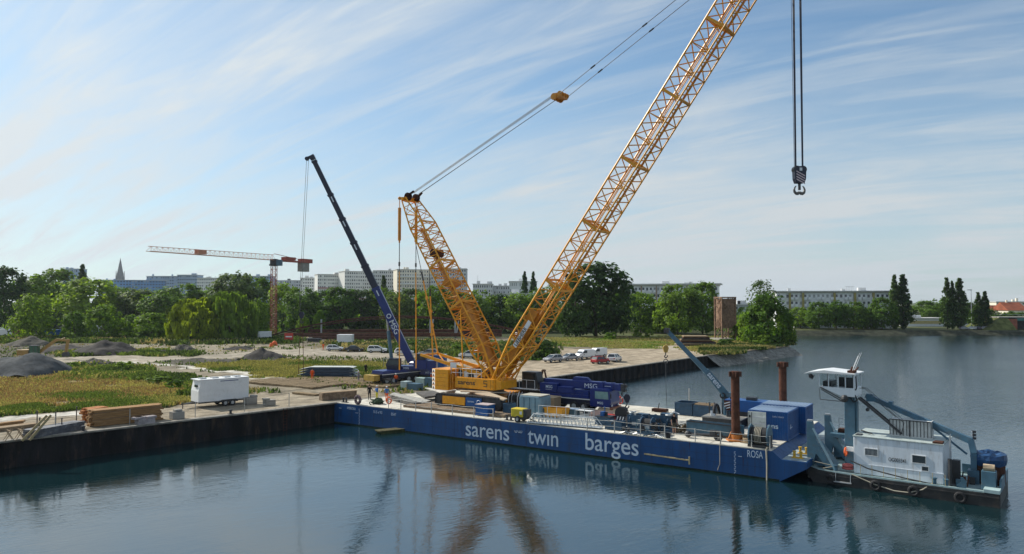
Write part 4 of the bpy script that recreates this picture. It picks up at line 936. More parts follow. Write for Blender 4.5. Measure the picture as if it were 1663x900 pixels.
# ============================================================ CRAWLER CRANE
CO = Vector((-2.4, 86.2, 0))
def crawler_crane():
    r = thing('crawler_crane', 'huge yellow lattice boom crawler crane with sarens on its side standing on the barge', 'crawler crane', CO, BR_)
    Z = lambda z: z
    # crawlers
    for sy in (-1, 1):
        y0, y1 = (-4.75, -3.7) if sy < 0 else (3.7, 4.75); mb = MB(); L0, zc, rr = 4.0, 3.42, .62; pts = []
        for k in range(9): a = -math.pi/2-math.pi*k/8; pts.append((-L0+rr*math.cos(a), zc+rr*math.sin(a)))
        for k in range(9): a = math.pi/2-math.pi*k/8; pts.append((L0+rr*math.cos(a), zc+rr*math.sin(a)))
        mb.prism(pts, y0+.12, y1-.12); n = 56
        loop = []; per = 4*L0+2*math.pi*rr
        for k in range(n):
            s = per*k/n
            if s < 2*L0: p = (-L0+s, zc+rr, 0)
            elif s < 2*L0+math.pi*rr: a = (s-2*L0)/rr; p = (L0+rr*math.sin(a), zc+rr*math.cos(a), a)
            elif s < 4*L0+math.pi*rr: p = (L0-(s-2*L0-math.pi*rr), zc-rr, math.pi)
            else: a = math.pi+(s-4*L0-math.pi*rr)/rr; p = (-L0+rr*math.sin(a), zc+rr*math.cos(a), a)
            mb.box((p[0], (y0+y1)/2, p[1]), (.24, y1-y0, .13), rot=Matrix.Rotation(p[2], 3, 'Y'))
        c = mb.build('crawler', DRK, r)
        mb = MB(); yy = y0-.03 if sy < 0 else y1-.1; mb.bb(-3.4, -.2, yy, yy+.13, 3.0, 3.85); mb.build('side_frame', YEL, c)
        mb = MB(); yy -= .02; mb.bb(-.05, 2.1, yy, yy+.13, 2.98, 3.9); mb.build('drive_cover', CNTB, c)
        if sy < 0:
            text('lettering', 'sarens', .34, facing((.2, yy-.012, 3.4), (1,0,0), (0,0,1)), LTR, c, .004); mb = MB(); mb.torus((1.72, yy-.01, 3.45), .24, .03, (0,1,0), 14, 4); mb.build('ring_mark', LTR, c)
        mb = MB()
        for k in range(9): x = -3.6+.9*k; mb.tube((x, y0+.02, 3.1), (x, y1-.02, 3.1), .26, n=10)
        mb.build('rollers', BLK, c)
    mb = MB(); mb.bb(-1.6, 1.6, -3.7, 3.7, 3.0, 3.9); mb.bb(-2.6, -1.6, -1.2, 1.2, 3.0, 3.8); mb.bb(1.6, 2.6, -1.2, 1.2, 3.0, 3.8); mb.build('carbody', YELD, r)
    mb = MB(); mb.tube((0,0,3.9), (0,0,4.45), 1.5, n=24); mb.build('slewing_ring', DRK, r)
    mb = MB(); mb.bb(-4.0, 1.7, -1.75, -.55, 4.45, 5.72); mb.bb(-4.0, 1.7, .55, 1.75, 4.45, 5.72); mb.bb(-4.0, 1.6, -.6, .6, 4.4, 4.9); mb.prism([(1.7,4.45),(2.5,4.6),(2.5,5.5),(1.7,5.75)], -1.6, 1.6); body = mb.build('superstructure', YEL, r, bevel=.03)
    mb = MB(); mb.bb(-3.9, 1.55, -1.80, -1.752, 4.55, 5.66); pn = mb.build('side_panel', YEL, body, bevel=.015)
    text('lettering', 'sarens', .74, facing((-3.55, -1.815, 4.9), (1,0,0), (0,0,1)), BTX, pn, .004, sx=1.35, bold=.012)
    mb = MB(); x0 = .45
    for z0, z1, q in ((5.42,5.5,0),(5.1,5.18,0),(4.78,4.86,0),(5.18,5.42,-1),(4.86,5.1,1)): mb.bb(x0-.25 if q <= 0 else x0+.17, x0+.25 if q >= 0 else x0-.17, -1.822, -1.803, z0, z1)
    mb.build('emblem', BTX, pn); mb = MB(); mb.bb(1.15, 1.17, -1.822, -1.803, 4.6, 5.6); mb.build('panel_joint', BTX, pn)
    # counterweight slabs
    out = [(-7.6,-1.6),(-6.7,-2.1),(-4.75,-2.1),(-4.75,2.1),(-6.7,2.1),(-7.6,1.6)]
    for k in range(5):
        z0 = 4.08+k*.485; mb = MB(); mb.v = []; mb.prism(out, z0, z0+.465, 'xy'); s = mb.build('counterweight_slab', YEL, r, bevel=.02)
        if k < 5:
            nrm = Vector((-.5,-.9,0)).normalized(); t = Vector((.9,-.5,0)).normalized(); c = Vector((-7.15,-1.85,z0+.23))+nrm*.012; mb = MB()
            mb.add([c-t*.42-Vector((0,0,.2)), c+t*.42-Vector((0,0,.2)), c+t*.42+Vector((0,0,.2)), c-t*.42+Vector((0,0,.2))], [(0,1,2,3)]); mb.build('warning_plate', WHT, s)
            c += nrm*.012; mb = MB(); mb.add([c-t*.3-Vector((0,0,.17)), c+t*.3-Vector((0,0,.17)), c+Vector((0,0,.17))], [(0,1,2)]); mb.build('warning_triangle', RUSTD, s)
    mb = MB(); mb.bb(-4.75, -4.0, -1.5, 1.5, 4.3, 5.0); mb.tube((-4.5,-1.9,4.2), (-4.5,-1.9,6.0), .08); mb.tube((-4.2,-1.9,4.2), (-4.2,-1.9,6.0), .08); mb.build('counterweight_bracket', YELD, r)
    # engine house, railings, drums
    mb = MB(); mb.bb(-3.9, -1.2, -.5, 1.7, 5.74, 6.5); mb.build('engine_house', YELD, r)
    mb = MB()
    for x in (-4.6,-3.9,-3.2,-2.4,-1.6,-.9,-.2): mb.tube((x,-1.7,5.74), (x,-1.7,6.75), .03, n=5)
    for z in (6.2, 6.72): mb.tube((-4.6,-1.7,z), (-.2,-1.7,z), .03, n=5)
    for a in (-4.6,-3.9): mb.tube((a,-.2,5.74), (a,-.2,6.72), .03, n=5); mb.tube((a,-1.7,6.72), (a,-.2,6.72), .03, n=5)
    mb.bb(-4.7,-3.8,-1.75,-1.70,6.75,7.35); mb.build('railing', WHT, r)
    for x, rr in ((-3.3,.42),(-1.7,.45),(-.4,.4)): mb = MB(); mb.tube((x,-1.3,6.15), (x,1.3,6.15), rr, n=14); mb.tube((x,-1.32,6.15), (x,-1.22,6.15), rr+.14, n=14); mb.build('winch_drum', DRK, r)
    for x in (-2.6,-1.1): mb = MB(); mb.bb(x-.3,x+.3,-1.5,-.8,5.74,6.4); mb.build('valve_box', WHT, r)
    # cab
    mb = MB(); mb.prism([(3.0,4.5),(4.9,4.5),(5.2,5.2),(4.9,6.4),(3.0,6.4)], 1.9, 3.2); cb = mb.build('cab', DRK, r, bevel=.03); mb = MB(); mb.prism([(3.3,5.3),(4.85,5.3),(4.75,6.2),(3.3,6.2)], 1.86, 1.896); mb.build('cab_window', GLS, cb)
    mb = MB()
    for x in (2.9,3.9,5.0): mb.tube((x,1.5,4.5),(x,1.5,5.5),.03,n=5)
    mb.tube((2.9,1.5,5.5),(5.0,1.5,5.5),.03,n=5); mb.bb(2.4,5.2,1.4,1.9,4.42,4.5); mb.build('cab_walkway', WHT, cb)
    # boom
    def sections(name, foot, tip, W, S, secs, nb, rc, rb, footl, head=None, plates=0.0, side=1):
        p, q = Vector(foot), Vector(tip); d = (q-p).normalized(); L = (q-p).length; ya = Vector((0,1,0)); pp = d.cross(ya).normalized()
        if pp.x*side < 0: pp = -pp
        g = MB(); lattice(g, p, p+d*footl, ya, pp, W, .5, 2, rc*1.25, rb*1.2, W, S)
        g.tube(p-ya*(W/2+.15), p+ya*(W/2+.15), .16, n=8); o = g.build(name+'_foot_section', YEL, r)
        if plates:
            g = MB(); k = S/2*.55
            for yy in (-W*.28, W*.28): g.beam(p+d*.6+ya*yy-pp*.0, p+d*plates+ya*yy-pp*k, .09, S*.34, .09, S*.5)
            g.beam(p+d*1.5-pp*.1, p+d*(plates-.5)-pp*(k+.1), W*.52, .06); g.build('web_plate', YELD, o)
        x = footl; Ls = (L-footl-(head or 0))/secs
        for i in range(secs):
            a, b = p+d*x, p+d*(x+Ls); g = MB(); lattice(g, a, b, ya, pp, W, S, nb, rc, rb); o = g.build(name+'_section', YEL, r)
            g = MB()
            for e in (a+d*.06, b-d*.06):
                for u_ in (-1, 1): g.beam(e+ya*W/2*u_-pp*S/2, e+ya*W/2*u_+pp*S/2, .14); g.beam(e+pp*S/2*u_-ya*W/2, e+pp*S/2*u_+ya*W/2, .14)
                g.beam(e-ya*W/2-pp*S/2, e+ya*W/2+pp*S/2, .09)
            g.build('end_frame', YEL, o)
            x += Ls
        g = MB(); g.beam(p+d*footl*.7+ya*.35+pp*S*.28, p+d*(L-(head or 0))+ya*.35+pp*S*.28, .40, .07); g.build(name+'_catwalk', YELD, r)
        g = MB()
        for yy in (-.5, -.75): g.tube(p+d*footl+ya*yy+pp*S*.1, p+d*(L-(head or 0)-.5)+ya*yy+pp*S*.1, .055, n=5)
        g.build(name+'_pendant_bar', YELD, r)
        return p, q, d, pp, L
    FT = (1.35, 0, 5.5); TP = (33.6, 0, 49.9)
    p, q, d, pp, L = sections('boom', FT, TP, 2.9, 2.15, 6, 3, .11, .06, 5.6, 3.0, plates=9.5)
    g = MB(); lattice(g, q-d*3.0, q, (0,1,0), pp, 2.9, 2.15, 2, .09, .05, 1.6, .9)
    for yy in (-.45, 0, .45): g.tube(q+Vector((.2,yy-.08,.2)), q+Vector((.2,yy+.08,.2)), .62, n=16)
    g.build('boom_head', YEL, r)
    s = p+d*12.6-pp*0-Vector((0,1.47,0)); sg = MB(); c = p+d*6.7-Vector((0,1.56,0)); up = pp if pp.z > 0 else -pp
    # maker's plate along the near face of the boom
    e = d*1.75; h_ = up*.25; sg.add([c-e-h_, c+e-h_, c+e+h_, c-e+h_, c-e-h_+Vector((0,.04,0)), c+e-h_+Vector((0,.04,0)), c+e+h_+Vector((0,.04,0)), c-e+h_+Vector((0,.04,0))], [(0,1,2,3),(7,6,5,4),(0,1,5,4),(1,2,6,5),(2,3,7,6),(3,0,4,7)])
    sp = sg.build('maker_plate', WHT, r); text('lettering', 'LIEBHERR', .60, facing(c-d*1.58-up*.21-Vector((0,.012,0)), d, up), BTX, sp, .004, sx=.96, bold=.012)
    # mast
    MF = (1.2, 0, 5.6); MT = (-12.7, 0, 27.4)
    mp, mq, md, mpp, mL = sections('mast', MF, MT, 2.9, 1.9, 3, 4, .10, .056, 4.2, 4.0, plates=10.5, side=-1)
    g = MB(); lattice(g, mq-md*4.0, mq, (0,1,0), mpp, 2.9, 1.9, 2, .09, .05, 2.4, .7); g.beam(mq-Vector((0,1.6,0)), mq+Vector((0,1.6,0)), .35); g.build('mast_head', YEL, r)
    g = MB()
    for yy in (-.9,-.6,.6,.9): g.tube(mq+Vector((.35,yy-.05,.3)), mq+Vector((.35,yy+.05,.3)), .5, n=14)
    g.beam(mq+Vector((-.2,-1.1,0)), mq+Vector((1.3,-.75,.9)), .22); g.beam(mq+Vector((-.2,1.1,0)), mq+Vector((1.3,.75,.9)), .22); g.build('sheave_nest', RUST, mo := g.build('sheave_frame', YELD, r))
    g = MB(); c = mp+md*13.2; g.tube(c-Vector((0,.9,0)), c+Vector((0,.9,0)), .55, n=14); g.box(c, (1.2,2.2,.5)); g.build('mast_winch', YELD, r)
    g = MB(); c = mp+md*17.6; g.tube(c-Vector((0,.8,0)), c+Vector((0,.8,0)), .5, n=14); g.build('mast_winch', RUSTD, r)
    # boom suspension: reeved ropes, floating block, pendants to the boom head
    blk = Vector((9.3, 0, 37.15)); st = mq+Vector((1.0,0,.7))
    for sy in (-1, 1):
        g = MB()
        for k in range(5): y = sy*(.42+.07*k); g.tube(st+Vector((0,y,.02*k)), blk+Vector((-.5,y,.03*k)), .022, n=4)
        g.build('suspension_ropes', mat('steel_rope', (.13,.15,.17), .5, .4), r)
        g = MB(); a, b = blk+Vector((.5,sy*.85,.1)), q+Vector((0,sy*.85,.3)); g.tube(a, b, .035, n=5)
        for f in (.17, .42, .67): c = a.lerp(b, f); dd = (b-a).normalized()*.3; g.beam(c-dd, c+dd, .12)
        g.build('boom_pendant', DRK, r)
    g = MB(); g.box(blk, (1.1,1.5,.55)); dd = (q-st).normalized()
    for y in (-.75,-.3,.3,.75): g.tube(blk+Vector((-.35,y-.06,-.1)), blk+Vector((-.35,y+.06,-.1)), .38, n=12); g.tube(blk+Vector((.4,y-.05,.12)), blk+Vector((.4,y+.05,.12)), .3, n=12)
    g.build('floating_block', YELD, r)
    # backstay cylinders and pendants hanging from the mast head
    for sy in (-1, 1):
        t = mq+Vector((-.35, sy*1.55, .05)); x0 = t.x; g = MB(); g.tube(t, t-Vector((0,0,1.2)), .05, n=6); g.tube(t-Vector((0,0,1.2)), t-Vector((0,0,5.3)), .2, n=10); g.tube(t-Vector((0,0,5.3)), t-Vector((0,0,5.6)), .1, n=8); g.ball(t, .22, 8, 6); g.build('tension_cylinder', YELD, r)
        g = MB(); g.tube(t-Vector((0,0,5.6)), t-Vector((0,0,9.2)), .05, n=5); g.beam(t-Vector((0,0,8.0)), t-Vector((0,0,8.5)), .16); g.build('hanging_rope', DRK, r)
        g = MB(); g.beam(t-Vector((0,0,9.2)), (t.x+.1, t.y, 6.0), .10); g.beam(t-Vector((0,0,12.4)), t-Vector((0,0,12.9)), .2); g.build('hanging_pendant', YEL, r)
        a = t-Vector((0,0,5.6)) if sy > 0 else mp.lerp(mq,.64)+Vector((-.6,-1.45,-.6)); b = Vector((-9.3 if sy > 0 else -7.6, sy*1.5, 8.1 if sy > 0 else 7.75)); g = MB(); m1 = a.lerp(b, .32); g.tube(a, m1, .04, n=5); g.beam(a.lerp(b,.26), a.lerp(b,.34), .16); g.build('backstay_rope', DRK, r); g = MB(); g.beam(m1, b, .13)
        for f in (.5,.75): g.beam(a.lerp(b,f-.015), a.lerp(b,f+.015), .26)
        g.build('backstay_pendant', YEL, r)
        g = MB(); g.beam((.2, sy*1.35, 6.0), (-9.5, sy*1.5, 8.05), .30, .45, .22, .30); g.build('guide_frame_beam', YEL, r)
        g = MB(); g.tube((-3.4, sy*1.5, 13.6), (-2.9, sy*1.55, 5.8), .07, n=6); g.build('mast_stay', YEL, r)
        g = MB(); c = p+d*5.0; g.tube((c.x, sy*1.35, c.z), (-.9, sy*1.5, 5.8), .09, n=6); g.build('boom_stop', YEL, r)
        c2 = p+d*6.2; g = MB(); g.tube((c2.x+.3, sy*1.2, c2.z-.2), (2.3, sy*1.4, 5.4), .07, n=6); g.build('boom_stop', YEL, r)
    g = MB()
    for f in (0, .3, .6, .98): x = .2-9.7*f; z = 6.0+2.05*f; g.beam((x,-1.4,z), (x,1.4,z), .2)
    g.beam((-3,-1.4,6.7),(-5.8,1.4,7.2),.12); g.beam((-5.8,-1.4,7.2),(-9,1.4,7.9),.12); g.build('guide_frame_cross_member', YELD, r)
    g = MB(); g.tube(st+Vector((-.8,0,-.5)), p+d*18, .0001, n=3); 
    g = MB(); g.tube(p+d*17-pp*1.2, (0.4, 0, 6.4), .02, n=4); g.build('hoist_rope', DRK, r)
    g = MB()
    for x0 in (34.15, 34.75):
        for k in (-.05, 0, .05): g.tube((x0+k, k*2, 50.0), (x0+k*.6, k, 26.6), .042, n=5)
    g.tube((33.95,-.2,50.0), (34.05,-.1,26.4), .02, n=4); g.build('hoist_rope', MSGD, r)
    return r
crawler_crane()
def hook_block():
    c = CO+BD*34.45; k = thing('hook_block', 'striped black hook block with a double hook hanging from the big yellow crane', 'hook block', (c.x, c.y, 24.3), R(4))
    mb = MB(); mb.prism([(-.52,1.35),(-.55,2.1),(-.3,2.5),(.3,2.5),(.55,2.1),(.52,1.35),(.38,.95),(-.38,.95)], -.30, .30); b = mb.build('cheek_plates', MSGD, k, bevel=.04)
    mb = MB()
    for i in range(4): x = -.42; z = 1.05+i*.24; mb.add([(-.40,-.312,z+.2),(-.40,-.312,z+.31),(.40,-.312,z-.12),(.40,-.312,z-.23)], [(0,1,2,3)])
    mb.build('white_stripes', mat('stripe_pinkish_white', (.62,.48,.48), .5), b)
    mb = MB(); mb.box((.02,-.315,2.2),(.24,.03,.28)); mb.build('plate', WHT, b)
    mb = MB()
    for x in (-.28, .28): mb.tube((x,-.25,2.2), (x,.25,2.2), .34, n=14)
    mb.build('sheaves', DRK, b)
    mb = MB(); mb.tube((0,0,.95), (0,0,.35), .13, n=8); mb.build('shank', DRK, k)
    mb = MB()
    for s in (-1, 1):
        pts = [Vector((0,0,.12)), Vector((s*.22,0,.0)), Vector((s*.42,0,.1)), Vector((s*.50,0,.34)), Vector((s*.42,0,.58)), Vector((s*.30,0,.72))]; rr = [.14,.15,.13,.10,.07,.04]
        for i in range(5): mb.tube(pts[i], pts[i+1], rr[i], rr[i+1], 8)
    mb.build('hook', mat('worn_hook', (.13,.12,.11), .6, .1), k)
hook_block()
# ============================================================ MOBILE CRANES
def wheel(parent, x, y, z, r, w, m=BLK):
    mb = MB(); mb.tube((x,y-w/2,z), (x,y+w/2,z), r, n=18); mb.torus((x,y,z), r-.08, .1, (0,1,0), 18, 6); o = mb.build('tyre', m)
    mb = MB(); mb.tube((x,y-w/2-.03,z), (x,y+w/2+.03,z), r*.52, n=14); h = mb.build('rim', STL)
    wl = bpy.data.objects.new('wheel', None); COL.objects.link(wl); wl.parent = parent; o.parent = wl; h.parent = wl; return wl
def road_crane(raised):
    if raised:
        r = thing('mobile_crane', 'navy truck crane with its long telescopic boom raised on the quay', 'mobile crane', (-16.3, 111.6, GZ), math.atan2(.76,.65), 'navy truck cranes')
    else:
        q = bw(27.3, 11.1); r = thing('mobile_crane', 'navy truck crane parked with its boom lowered on the barge deck', 'mobile crane', (q.x, q.y, DZ), BR_, 'navy truck cranes')
    hw = 1.28
    mb = MB(); mb.bb(-5.2, 3.4, -hw+.15, hw-.15, .75, 1.45); mb.bb(-5.3, 2.1, -hw, hw, 1.5, 1.62); mb.build('chassis', MSGD, r)
    mb = MB(); mb.bb(-5.2, 2.2, -hw-.02, -hw+.02, 1.5, 1.60); mb.build('trim_strip', WHT, r)
    for x in (-4.3, -3.0, -.1, 1.3): 
        for s in (-1, 1): wheel(r, x, s*(hw-.2), .6, .6, .42)
    mb = MB(); mb.bb(-5.0, 2.0, -hw+.02, hw-.02, 1.64, 2.05); mb.build('deck_boxes', MSG, r)
    mb = MB(); mb.prism([(2.15,.75),(4.9,.75),(5.05,1.4),(4.85,2.75),(4.5,2.95),(2.35,2.95),(2.15,2.7)], -hw, hw); cab = mb.build('cab', MSG, r, bevel=.05)
    mb = MB(); mb.prism([(4.96,1.55),(5.02,1.55),(4.86,2.68),(4.80,2.68)], -hw+.1, hw-.1); mb.build('windscreen', mat('cab_glass', (.16,.30,.32), .08, spec=.9), cab)
    for s in (-1, 1):
        y = s*(hw+.012); mb = MB(); mb.prism([(2.9,1.75),(4.75,1.75),(4.65,2.65),(2.9,2.65)], y-.01, y+.01); mb.build('side_window', mat('cab_glass'), cab)
        mb = MB(); mb.box((5.02, s*.9, 1.0), (.08,.3,.2)); mb.build('headlight', WHT, cab)
        mb = MB(); mb.tube((4.9,s*(hw+.05),2.6),(5.2,s*(hw+.3),2.5),.03,n=5); mb.box((5.2,s*(hw+.3),2.2),(.08,.2,.5)); mb.build('mirror', BLK, cab)
    mb = MB(); mb.bb(4.9, 5.25, -hw, hw, .45, .8); mb.build('bumper', MSGD if raised else mat('bumper_rust', (.28,.10,.05), .6), r)
    text('lettering', 'MSG', .42, facing((3.2, -hw-.022, 1.12), (1,0,0), (0,0,1)), LTR, cab, .003, bold=.004)
    if raised:
        ang = math.pi-math.atan2(.76,.65); up = bpy.data.objects.new('superstructure', None); COL.objects.link(up); up.parent = r; up.rotation_euler = (0,0,ang); S = up
    else: up = bpy.data.objects.new('superstructure', None); COL.objects.link(up); up.parent = r; S = up
    # superstructure built with the boom pointing along +x
    if raised:
        mb = MB(); mb.tube((0,0,1.62),(0,0,2.0),1.0,n=20); mb.bb(-3.2, 1.3, -1.1, 1.1, 2.0, 2.5); mb.bb(-3.6,-1.6,-1.25,1.25,2.0,3.4); mb.build('upper_frame', MSG, S)
        text('lettering', 'MSG', .42, facing((-.1, 1.12, 2.06), (-1,0,0), (0,0,1)), LTR, S, .003, bold=.012)
        mb = MB(); mb.bb(-5.0,-3.65,-1.3,1.3,2.0,3.3); mb.build('counterweight', MSG, S)
        mb = MB(); mb.tube((-2.4,-.9,3.75),(-2.4,.9,3.75),.36,n=14); mb.bb(-3.4,-1.9,-1.0,1.0,3.42,4.3); mb.build('winch_house', DRK, S)
        mb = MB(); mb.prism([(.2,2.0),(2.2,2.0),(2.4,2.8),(1.9,3.7),(.2,3.7)], .95, 1.9); c = mb.build('operator_cab', MSGD, S, bevel=.04); mb = MB(); mb.prism([(.5,2.7),(2.15,2.7),(1.8,3.5),(.5,3.5)], 1.91, 1.93); mb.build('side_window', GLS, c)
        mb = MB()
        for x in (-.4,.6,1.6,2.8): mb.tube((x,1.25,2.5),(x,1.25,3.6),.03,n=5)
        mb.tube((-.4,1.25,3.6),(2.8,1.25,3.6),.03,n=5); mb.build('hand_rail', STL, S)
        base = Vector((-1.15,0,3.1)); tip = Vector((14.0, 0, 33.95)); d = (tip-base).normalized(); L = (tip-base).length; x = 0; ws = [1.12,1.0,.92,.84,.76,.68,.60]
        fr = [0,.36,.47,.585,.70,.82,.985]
        for i in range(6):
            mb = MB(); mb.beam(base+d*L*fr[i], base+d*L*fr[i+1], ws[i]*.78, ws[i]); mb.beam(base+d*(L*fr[i+1]-.28), base+d*(L*fr[i+1]+.02), ws[i]*.78+.12, ws[i]+.14); o = mb.build('boom_stage', MSG if i == 0 else MSGD, S, bevel=.03)
            if i in (0, 2, 3, 4): mb = MB(); c = base+d*L*(fr[i+1]-.04); mb.beam(c+Vector((0,ws[i]*.40+.01,0)), c+d*.9+Vector((0,ws[i]*.40+.01,0)), .02, .16); mb.build('white_patch', LTR, o)
            if i == 0:
                up_ = Vector((0,-1,0)).cross(d); c = base+d*L*.145; side = Vector((0,.5,0))
                # reads along the boom, facing the water
                yv = Vector((0,1,0)).cross(-d); text('lettering', 'MSG', 1.15, facing(base+d*6.9+Vector((0,.452,0))-yv*.38, -d, yv), LTR, o, .004, bold=.01)
                mb = MB(); c = base+d*7.6+Vector((0,.455,0)); mb.torus(c, .30, .07, (0,1,0), 16, 5); mb.build('ring_mark', LTR, o)
        mb = MB(); hd = tip; mb.beam(tip-d*.3, tip+d*.4, .6, .75); mb.beam(tip+Vector((-.2,0,.2)), tip+Vector((1.0,0,-.1)), .5, .35); mb.tube(tip+Vector((.85,-.2,-.15)), tip+Vector((.85,.2,-.15)), .3, n=12); mb.build('boom_head', MSGD, S)
        mb = MB(); cy = base+d*8.8; ft = Vector((1.7,0,2.3)); m_ = ft.lerp(cy,.62); mb.tube(ft, m_, .27, n=12); mb.build('luffing_cylinder', GRYB, S); mb = MB(); mb.tube(m_, cy, .15, n=10); mb.build('cylinder_rod', STL, S)
        mb = MB(); e = tip+Vector((1.0,0,-.2))
        for k, dx in ((-.12,.0),(.12,.0)): mb.tube(e+Vector((k-.25,k,0)), Vector((e.x+.75+k*.6,k,10.6)), .028, n=4)
        mb.build('hoist_rope', DRK, S)
        for sx_ in (1, -1):
            for s in (-1, 1): mb = MB(); x = 3.0 if sx_ > 0 else -4.8; x = 2.0 if sx_ > 0 else -5.0; mb.beam((x,0,.95),(x,s*3.1,.95),.28); mb.tube((x,s*3.1,.2),(x,s*3.1,1.2),.1,n=8); mb.tube((x,s*3.1,.0),(x,s*3.1,.2),.35,n=12); mb.build('outrigger', DRK, r)
        mb = MB(); mb.box((-5.9,.2,1.1),(1.1,2.3,.8)); mb.build('rear_locker', mat('dull_yellow', (.42,.28,.05), .6, dirt=(.12,.08,.04), dirt_amt=.6), r)
    else:
        mb = MB(); mb.tube((-2,0,1.62),(-2,0,2.2),.95,n=18); mb.bb(-4.9,.1,-1.15,1.15,2.1,2.55); mb.build('upper_frame', MSG, S)
        mb = MB(); mb.bb(-5.15,-2.6,-1.25,-.45,2.1,3.25); mb.bb(-2.6,-.4,-1.1,-.45,2.1,2.9); mb.build('engine_cover', MSG, S, bevel=.04)
        mb = MB(); mb.bb(-5.4,-4.0,.3,1.2,2.1,3.4); mb.build('counterweight', MSGD, S)
        mb = MB(); mb.bb(-.2,1.9,-1.15,-.5,2.0,2.6); mb.build('tool_box', MSG, S, bevel=.03)
        text('lettering', 'MSG', .52, facing((-4.25,-1.26,2.62), (1,0,0), (0,0,1)), LTR, S, .003, bold=.004); text('lettering', 'KRANSERVICE', .15, facing((-4.25,-1.26,2.4), (1,0,0), (0,0,1)), LTR, S, .003)
        prev = -5.0
        for i, (x1, w, h) in enumerate(((3.6,.8,1.02),(4.9,.7,.9),(5.9,.62,.8))):
            mb = MB(); z = 3.2-(i*.0); mb.bb(prev, x1, -w/2, w/2, z-h/2, z+h/2); mb.bb(x1-.25, x1+.01, -w/2-.05, w/2+.05, z-h/2-.05, z+h/2+.05); o = mb.build('boom_stage', MSG, S, bevel=.04); prev = x1
            if i == 0: text('lettering', 'MSG', .80, facing((.9,-w/2-.012,2.88), (1,0,0), (0,0,1)), LTR, o, .003, sx=1.2)
            if i == 1: mb = MB(); mb.bb(3.75, 4.6, -w/2-.012, -w/2-.002, 3.22, 3.27); mb.build('line_mark', LTR, o)
        mb = MB(); mb.prism([(-.9,3.72),(-.6,4.15),(1.2,4.15),(1.7,3.72)], -.3, .3); mb.build('boom_hump', MSG, S, bevel=.04)
        mb = MB(); mb.bb(5.91,6.35,-.3,.3,2.75,3.6); mb.tube((6.35,-.2,3.4),(6.35,.2,3.4),.25,n=12); mb.tube((6.3,-.2,2.85),(6.3,.2,2.85),.22,n=12); mb.build('boom_head', DRK, S)
        mb = MB()
        for x in (2.05, -5.0):
            for s in (-1,1): mb.beam((x,0,1.0),(x,s*2.3,1.0),.25); mb.tube((x,s*2.2,.1),(x,s*2.2,1.3),.09,n=8); mb.tube((x,s*2.2,.0),(x,s*2.2,.1),.3,n=12)
        mb.build('outrigger', DRK, r); r.scale = (.88,.88,.88)
    return r
road_crane(True); road_crane(False)
def small_hook(name, label, loc, sc=1.0, m=MSGD, rope=0):
    k = thing(name, label, 'hook block', loc); mb = MB(); mb.tube((0,-.12,.75), (0,.12,.75), .30, n=14); mb.prism([(-.16,.3),(-.28,.7),(-.15,1.05),(.15,1.05),(.28,.7),(.16,.3)], -.16, .16); mb.build('cheek_plates', m, k)
    mb = MB(); pts = [Vector((0,0,.3)), Vector((0,0,.05)), Vector((-.16,0,-.12)), Vector((0,0,-.28)), Vector((.18,0,-.14)), Vector((.17,0,.0))]
    for i in range(5): mb.tube(pts[i], pts[i+1], .06, .055, 6)
    mb.build('hook', DRK, k); k.scale = (sc,)*3
    if rope: mb = MB(); mb.tube((0,0,1.05), (0,0,1.05+rope), .02, n=4); mb.build('rope', DRK, k)
    return k
c = P(490, 517, 111.6); small_hook('hook_block', 'small hook block on the thin ropes of the raised navy crane', (c.x-.05, 111.7, c.z-.4), 1.3)
mb = MB()
for k in (-.28, .28): mb.tube((k*.6,0,0), (k*1.4,0,-7.5), .045, n=4)
o = mb.build('chain_sling', RUSTD); place(o, (c.x-.05, 111.7, c.z-.9)); tag(o, 'two long chains hanging below the small hook block over the blue beams', 'chain sling')
q = bw(33.1, 11.1); small_hook('hook_block', 'dark hook hanging from the lowered navy crane boom over the deck', (q.x, q.y, 3.35), 1.15, rope=.9)
# ============================================================ DECK GEAR ON THE BARGE
def at(name, label, cat, u, v, rz=0.0, group=None, z=DZ):
    p = G(u, v, z); return thing(name, label, cat, (p.x, p.y, z), BR_+rz, group)
def gbox(r, name, m, x0, x1, y0, y1, z0, z1, bevel=.02): mb = MB(); mb.bb(x0,x1,y0,y1,z0,z1); return mb.build(name, m, r, bevel=bevel)
